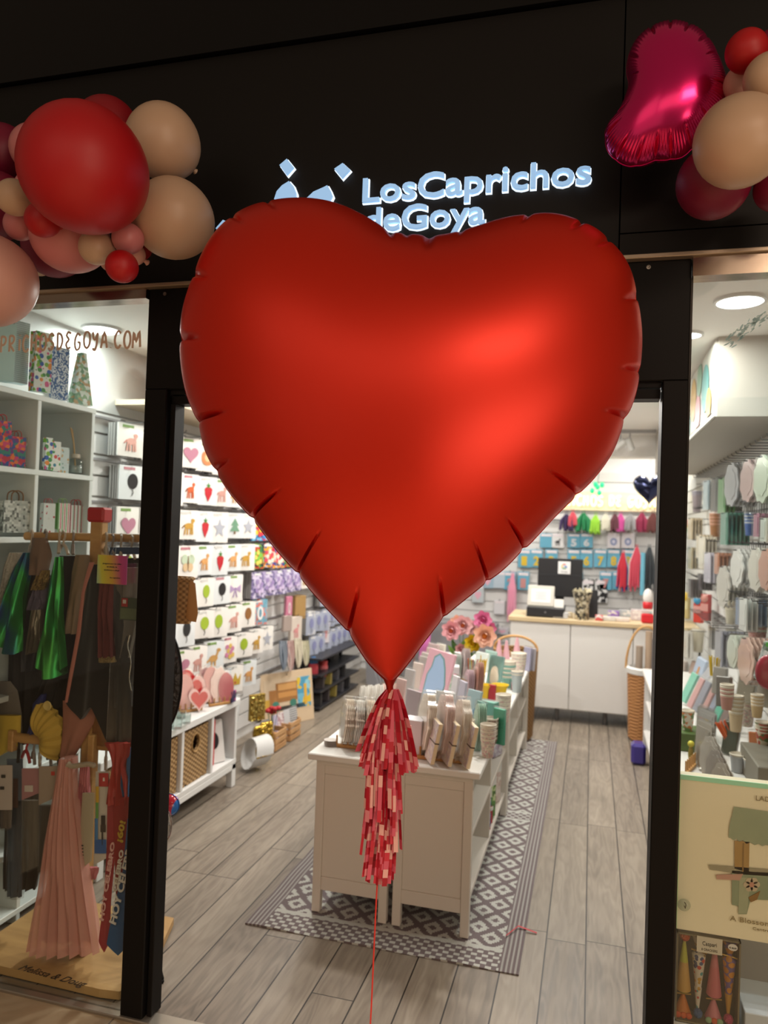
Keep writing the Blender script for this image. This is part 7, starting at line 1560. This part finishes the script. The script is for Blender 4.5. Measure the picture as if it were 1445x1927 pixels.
for i, (x, y, w, h, cl, lab) in enumerate(((1362, 1330, 26, 56, '5a544e', 'dark brown clear pack leaning against the riser'), (1352, 1306, 22, 50, '8f8a84', 'grey clear pack at the top of the riser'), (1400, 1320, 26, 50, 'a09a8c', 'beige clear pack standing behind the cream cup stacks'), (1418, 1316, 22, 56, '6a7068', 'grey-green clear pack behind the cups'), (1436, 1330, 24, 60, 'b8b4a8', 'pale clear pack behind the cups at the right edge'),
        (1370, 1420, 24, 60, '3f4a42', 'dark green clear pack behind the silver-blue cup'), (1428, 1440, 26, 60, 'c87a50', 'orange printed card standing right of the cups'), (1440, 1452, 24, 50, '8fb0a0', 'mint clear pack at the right edge above the cream box'))):
    zz = .842 if y < 1335 else ZR; p = at_z(x, y, zz+.002); s = S(p); t = thing('clear_pack', lab, 'pack', p, rot=(-.12, .1*(i % 3-1), math.radians(-45+8*(i % 4)))); link('pack_body', MB().box(-w*s*.6, w*s*.6, -.01, .012, 0, h*s, .004), mat(cl, .25, coat=.5), t); link('clear_wrap', MB().box(-w*s*.63, w*s*.63, -.014, .016, 0, h*s*1.06), CELLO, t)
def rstraws(x, y, h, cols, lab, ang):
    p = at_x(x, y, .66); s = S(p); t = thing('straw_bundle', lab, 'straws', p, rot=(0, ang, 0)); rr_ = random.Random(x)
    for k in range(12): a = rr_.uniform(-1, 1)*7*s; link('straw', MB().tube([(a, rr_.uniform(-.01, .01), 0), (a*1.4, rr_.uniform(-.015, .015), h*s*rr_.uniform(.85, 1))], .003, 6), mat(cols[k % 2], .5), t)
rstraws(1344, 1272, 38, ('c8a828', 'b89a20'), 'bundle of mustard yellow straws on the riser behind the window', 0); rstraws(1376, 1400, 48, ('c8562a', 'd86a34'), 'bundle of orange straws leaning in front of the cups', -.5)
for i, (x, y, w, h, cl, rims, lab, X_) in enumerate(((1367, 1335, 26, 48, mat('b88a80', .5), 7, 'pink paper cup stack on the riser behind the window', -.842), (1384, 1376, 28, 68, mat('c4b090', .5), 10, 'left cream cup stack with pink rims on the riser', -.722), (1404, 1366, 32, 66, FLOCUP, 9, 'tall patterned cup stack with gold rims on the riser', -.722), (1424, 1350, 24, 44, mat('c0a880', .5), 8, 'gold rimmed cup stack behind the tall patterned one', -.842),
        (1302, 1396, 26, 38, confetti_mat(['d0ccc0', '6a8a5a', 'c87a4a'], 70), 2, 'green and orange printed paper cup on the moss green box', .52), (1436, 1400, 30, 42, confetti_mat(['b04a3a', 'c8c0a8', '5a7a4a'], 60), 8, 'striped cup stack at the right edge of the window', -.722),
        (1388, 1452, 32, 34, mat('a8aeb4', .5), 2, 'silver-blue paper cup at the near end of the side cabinet', -.602), (1414, 1462, 32, 34, mat('b0b4b8', .5), 2, 'pale grey paper cup at the near right of the side cabinet', -.602))):
    p = at_x(x, y, X_) if X_ > 0 else at_z(x, y, -X_)
    if i == 4: p = Vector((.47, 3.93, ZR+.087))
    cup_stack(p, w, h, cl, lab, rims, body=.45 if rims > 3 else .8)
for i, (x, y, w, h, cl, sh, lab) in enumerate(((1322, 1445, 0, 84, 'a8a49c', 'square', 'left silver-grey pack standing in the rack behind the window'), (1334, 1446, 0, 82, 'b8b4ac', 'scallop', 'second grey plate pack standing in the rack behind the window'), (1346, 1446, 0, 80, 'a09c98', 'scallop', 'third grey plate pack standing in the rack behind the window'), (1358, 1446, 0, 80, 'b4b0a8', 'scallop', 'fourth grey plate pack standing in the rack behind the window'), (1330, 1392, 0, 52, '9c9a98', 'square', 'clear pack with white points behind the standing plates'), (1346, 1394, 0, 50, '8f8d8a', 'square', 'dark clear pack behind the standing plates'))):
    p = at_x(x, y, .50) if i < 4 else Vector((.585, 3.9+.06*i, 0)); p.z = ZR+.002; plate_pack(p, 50 if sh == 'square' else 60, h, mat(cl, .25, coat=.5), lab, math.radians(-66), .05, .012, sh, cnt=2)
tr = plate_rack(.40, .56, 3.42, 3.50, ZR, 'wooden rack under the grey plates behind the window', 5, .06); tr.rotation_euler.z = math.radians(70); tr.location = (.48, 3.55, ZR)
tyt = thing('toy_peg_doll', 'small wooden stand with a yellow-green ball beside the right door post', 'toy', at_z(1299, 1440, ZR)); s = S(tyt.location); link('wooden_foot', MB().box(-8*s, 8*s, -.01, .01, 0, 6*s, .002), WD, tyt); link('peg', MB().tube([(0, 0, 4*s), (0, 0, 36*s)], 2.5*s, 8), WD, tyt); link('yellow_ball', MB().ell((0, 0, 40*s), (6*s,)*3, 14, 10), mat('c0b83a', .5), tyt, True); link('felt_body', MB().lathe([(4*s, 12*s), (5*s, 22*s), (3*s, 34*s)], 12), mat('8a7a30', .7), tyt, True)
fl = thing('flat_foil_pack', 'flat crumpled clear pack lying at the near end of the side cabinet', 'pack', at_z(1345, 1452, ZR)+Vector((0, 0, .001))); link('foil_pack', MB().ell((0, 0, .008), (.07, .03, .008), 20, 8), mat('b8b4ac', .2, .4, bump=1, bscale=50), fl, True)
single('blue_slip', MB().box(-.03, .03, -.02, .02, 0, .003), mat('8fa4c8', .5), 'pale blue paper slip lying near the window end of the side cabinet', 'paper', loc=(.47, 3.42, ZR))

# boxes right behind the window glass
CB = thing('playset_box', 'large cream cardboard box with a printed flower cart, behind the right window', 'box', (.247+.36, 2.235, .548))
link('carton', MB().box(-.355, .36, 0, .035, 0, .42, .002), mat('f8efcf', .5), CB); link('mint_edge', MB().box(-.3552, .36, -.003, .0, .408, .4205).box(-.3575, -.355, -.003, .037, 0, .4205), mat('a8ecc6', .5), CB)
def cp(x, y): q = at_y(x, y, 2.232); return (q.x-CB.location.x, q.z-CB.location.z)
def ptc(name, pts, col, k=1): link(name, MB().prism([cp(*p) for p in pts], -.0035-.0006*k, -.003), mat(col, .5), CB)
ptc('canopy_print', [(1381, 1518), (1450, 1528), (1500, 1535), (1500, 1600), (1440, 1590), (1434, 1592), (1427, 1588), (1420, 1590), (1412, 1585), (1404, 1588), (1397, 1580), (1391, 1584), (1386, 1578), (1380, 1581), (1375, 1576), (1371, 1576), (1372, 1555)], '9aa88a')
ptc('post_print', [(1382, 1582), (1410, 1584), (1409, 1642), (1382, 1634)], 'b08c4e'); ptc('post_print', [(1397, 1586), (1400, 1586), (1399, 1640), (1396, 1640)], '8f6f3a', 2); ptc('cart_top_print', [(1333, 1627), (1450, 1636), (1500, 1642), (1500, 1652), (1392, 1645), (1335, 1636)], 'a09a80'); ptc('cart_leg_print', [(1377, 1638), (1450, 1642), (1500, 1646), (1500, 1696), (1412, 1692), (1405, 1720), (1389, 1720), (1390, 1705), (1377, 1702)], '8f9e80'); ptc('cart_front_print', [(1391, 1650), (1412, 1652), (1405, 1718), (1389, 1718)], 'a8b090', 2)
ptc('ribbon_print', [(1347, 1646), (1398, 1644), (1392, 1656), (1348, 1654)], 'c89a88', 3)
for k in range(6):
    a = k*PI/3; x0, y0 = 1414+9*math.cos(a), 1664+8*math.sin(a); ptc('flower_print', [(x0+7*math.cos(b*PI/5), y0+6*math.sin(b*PI/5)) for b in range(10)], 'c8b89a', 4)
ptc('flower_print', [(1414+5*math.cos(b*PI/5), 1664+5*math.sin(b*PI/5)) for b in range(10)], 'c8907a', 5); ptc('basket_print', [(1408, 1688), (1430, 1676), (1424, 1692), (1412, 1697)], '8f6a30', 5)
for tx, x, y, wpx, hpx, col in (('LADYBIRD', 1456, 1510, 62, 9, '8f7f58'), ('A Blossom Cart', 1432, 1741, 108, 9, '9a8a60'), ('Centre de table', 1452, 1755, 66, 5, '9a8a60')):
    q = at_y(x, y, 2.231); s = S(q); text(tx, CB, mat(col, .5), (q.x-CB.location.x, -.0045, q.z-CB.location.z), wpx*s, hpx*s, 0, .0008, name='box_lettering')
scp = thing('suction_hook', 'clear round suction hook stuck inside the right window over the cream box', 'hook', at_y(1287, 1703, 2.222)); mb = MB(); mb.M = Matrix.Rotation(PI/2, 4, 'X'); mb.lathe([(0, 0), (.017, 0), (.013, .004), (.006, .008), (0, .008)], 20); link('suction_cup', mb, CLEAR, scp, True); link('hook', MB().tube([(0, -.004, 0), (.002, -.01, -.004), (.004, -.01, .006), (0, -.009, .012)], .0012, 6), mat('5a5040', .4, .6), scp)
CK = thing('cracker_box', 'open-fronted box of four colourful party crackers under the cream box', 'box', (.335, 2.235, .302))
cw, chh = .0805, .238
link('box_back', MB().box(-cw, cw, .05, .054, 0, chh), mat('4a4234', .6), CK); link('box_rim', MB().box(-cw, -cw+.004, 0, .054, 0, chh).box(cw-.004, cw, 0, .054, 0, chh).box(-cw, cw, 0, .054, 0, .004).box(-cw, cw, 0, .054, chh-.004, chh), mat('7a7058', .5), CK)
link('window_film', MB().box(-cw+.004, cw-.004, .0005, .0012, .004, chh-.004), CELLO, CK)
def cone(name, x, z0, z1, r0, r1, m, k=16): link(name, MB().lathe([(r0, z0), (r1, z1)], k, c=(x, .026, 0)), m, CK, True)
DOTS = confetti_mat(['4f9a9a', 'c8483a', 'c89a3a', '3a4a7a'], 75, .5, bg='d8d0c0', thr=.42); PUR = confetti_mat(['d89030', 'c88428'], 55, .5, bg='6f5a94', thr=.5)
for x, a in ((-.058, 0), (-.020, 1), (.020, 0), (.057, 1)):
    if a == 0:
        m = mat('b8b83a', .5) if x < -.03 else mat('c87078', .5); m2 = mat('c89a4a', .5) if x < -.03 else mat('c8686f', .5)
        cone('cracker_tip', x, .150, .205, .011, .004, m); cone('cracker_body', x, .075, .150, .020, .011, m2); cone('cracker_waist', x, .062, .075, .004, .020, m); cone('cracker_skirt', x, .012, .062, .022, .004, mat('c8742a', .5) if x < -.03 else mat('c87880', .5))
        link('gold_tie', MB().tube([(x-.02, .022, .062), (x+.02, .020, .066)], .0022, 6), mat('a8843a', .3, .6), CK)
        if x < -.03: link('pompom', MB().ell((x, .02, .222), (.014,)*3, 12, 8), mat('d0562c', .8, bump=1, bscale=200), CK, True)
        for k in range(3): link('felt_disc', MB().ell((x-.014+.014*k, .006, .014), (.0085, .004, .0085), 12, 8), mat(('c8542c', 'd0602c', 'c8542c')[k] if x < -.03 else ('8fb088', 'd0582c', '8fb088')[k], .8), CK, True)
    else:
        m = DOTS if x < 0 else PUR; cone('cracker_body', x, .085, .175, .008, .018, m); cone('cracker_tail', x, .03, .085, .004, .010, m if x < 0 else mat('c89438', .5)); cone('cracker_waist', x, .175, .188, .018, .006, m); cone('cracker_skirt', x, .188, .228, .006, .021, m)
        link('gold_tie', MB().tube([(x-.02, .022, .188), (x+.02, .020, .183)], .0022, 6), mat('a8843a', .3, .6), CK); link('pompom', MB().ell((x, .018, .020), (.0125,)*3, 12, 8), mat('4a6a98' if x < 0 else 'c84a70', .8, bump=1, bscale=200), CK, True)
link('label_card', MB().box(-.030, .034, -.003, -.0005, .196, .238), mat('d0c8b4', .5), CK); text('Caspari', CK, mat('2a2a28', .5), (.002, -.0035, .216), .036, .014, 0, .0005, name='label_lettering'); text('8 CRACKERS', CK, mat('5a5448', .5), (.002, -.0035, .202), .040, .006, 0, .0005, name='label_lettering')
link('price_sticker', MB().prism(ngon(.060, .222, .012, .009), -.0025, -.0005), mat('d8d4cc', .4), CK); text('€ 36,00', CK, mat('2a2a28', .5), (.060, -.003, .219), .017, .005, 0, .0005, name='price_lettering')
for nm, a, b, c, d, e, f, lab in (('white_box', .25, .42, 2.235, 2.36, .005, .298, 'white flat-topped box directly under the cracker box'), ('white_box', .43, .78, 2.24, 2.45, .005, .355, 'pale blue-white box right of the cracker box'), ('white_box', .62, .88, 2.48, 2.72, .005, .43, 'large grey-white box behind the pale blue one'), ('white_box', .25, .60, 2.41, 2.46, .005, .55, 'tall grey box behind the cracker box')):
    t = thing(nm, lab, 'box', ((a+b)/2, (c+d)/2, e)); w, dd = (b-a)/2, (d-c)/2; link('carton', MB().box(-w, w, -dd, dd, 0, f-e, .002), mat('c4cad0' if a == .43 else 'c8c8c4' if a != .25 or c < 2.3 else '8f8a84', .5), t); link('tape_strip', MB().box(-.004, .004, -dd-.001, dd+.001, f-e-.001, f-e+.0005), mat('b0a894', .4), t)
p = at_y(1418, 1885, 2.235)
# price tag hanging, light stains on glass are part of the panes

rs2 = MB(); r_ = random.Random(4)
for k in range(70):
    t = r_.random(); x = 1368+70*t+r_.uniform(-9, 9); y = 646-52*t+r_.uniform(-9, 9); q = at_y(x, y, YF-.0052); a = r_.uniform(.003, .009); b = r_.uniform(.001, .003); th_ = .7+r_.uniform(-.5, .5)
    pts = [(q.x+a*math.cos(f)*math.cos(th_)-b*math.sin(f)*math.sin(th_), q.z+a*math.cos(f)*math.sin(th_)+b*math.sin(f)*math.cos(th_)) for f in [i_*PI/4 for i_ in range(8)]]; rs2.prism(pts, YF-.0056, YF-.0048)
single('glue_residue', rs2, mat('a8c8c8', .4, alpha=.55), 'pale patch of dried glue on the right window glass below the downlight', 'residue')
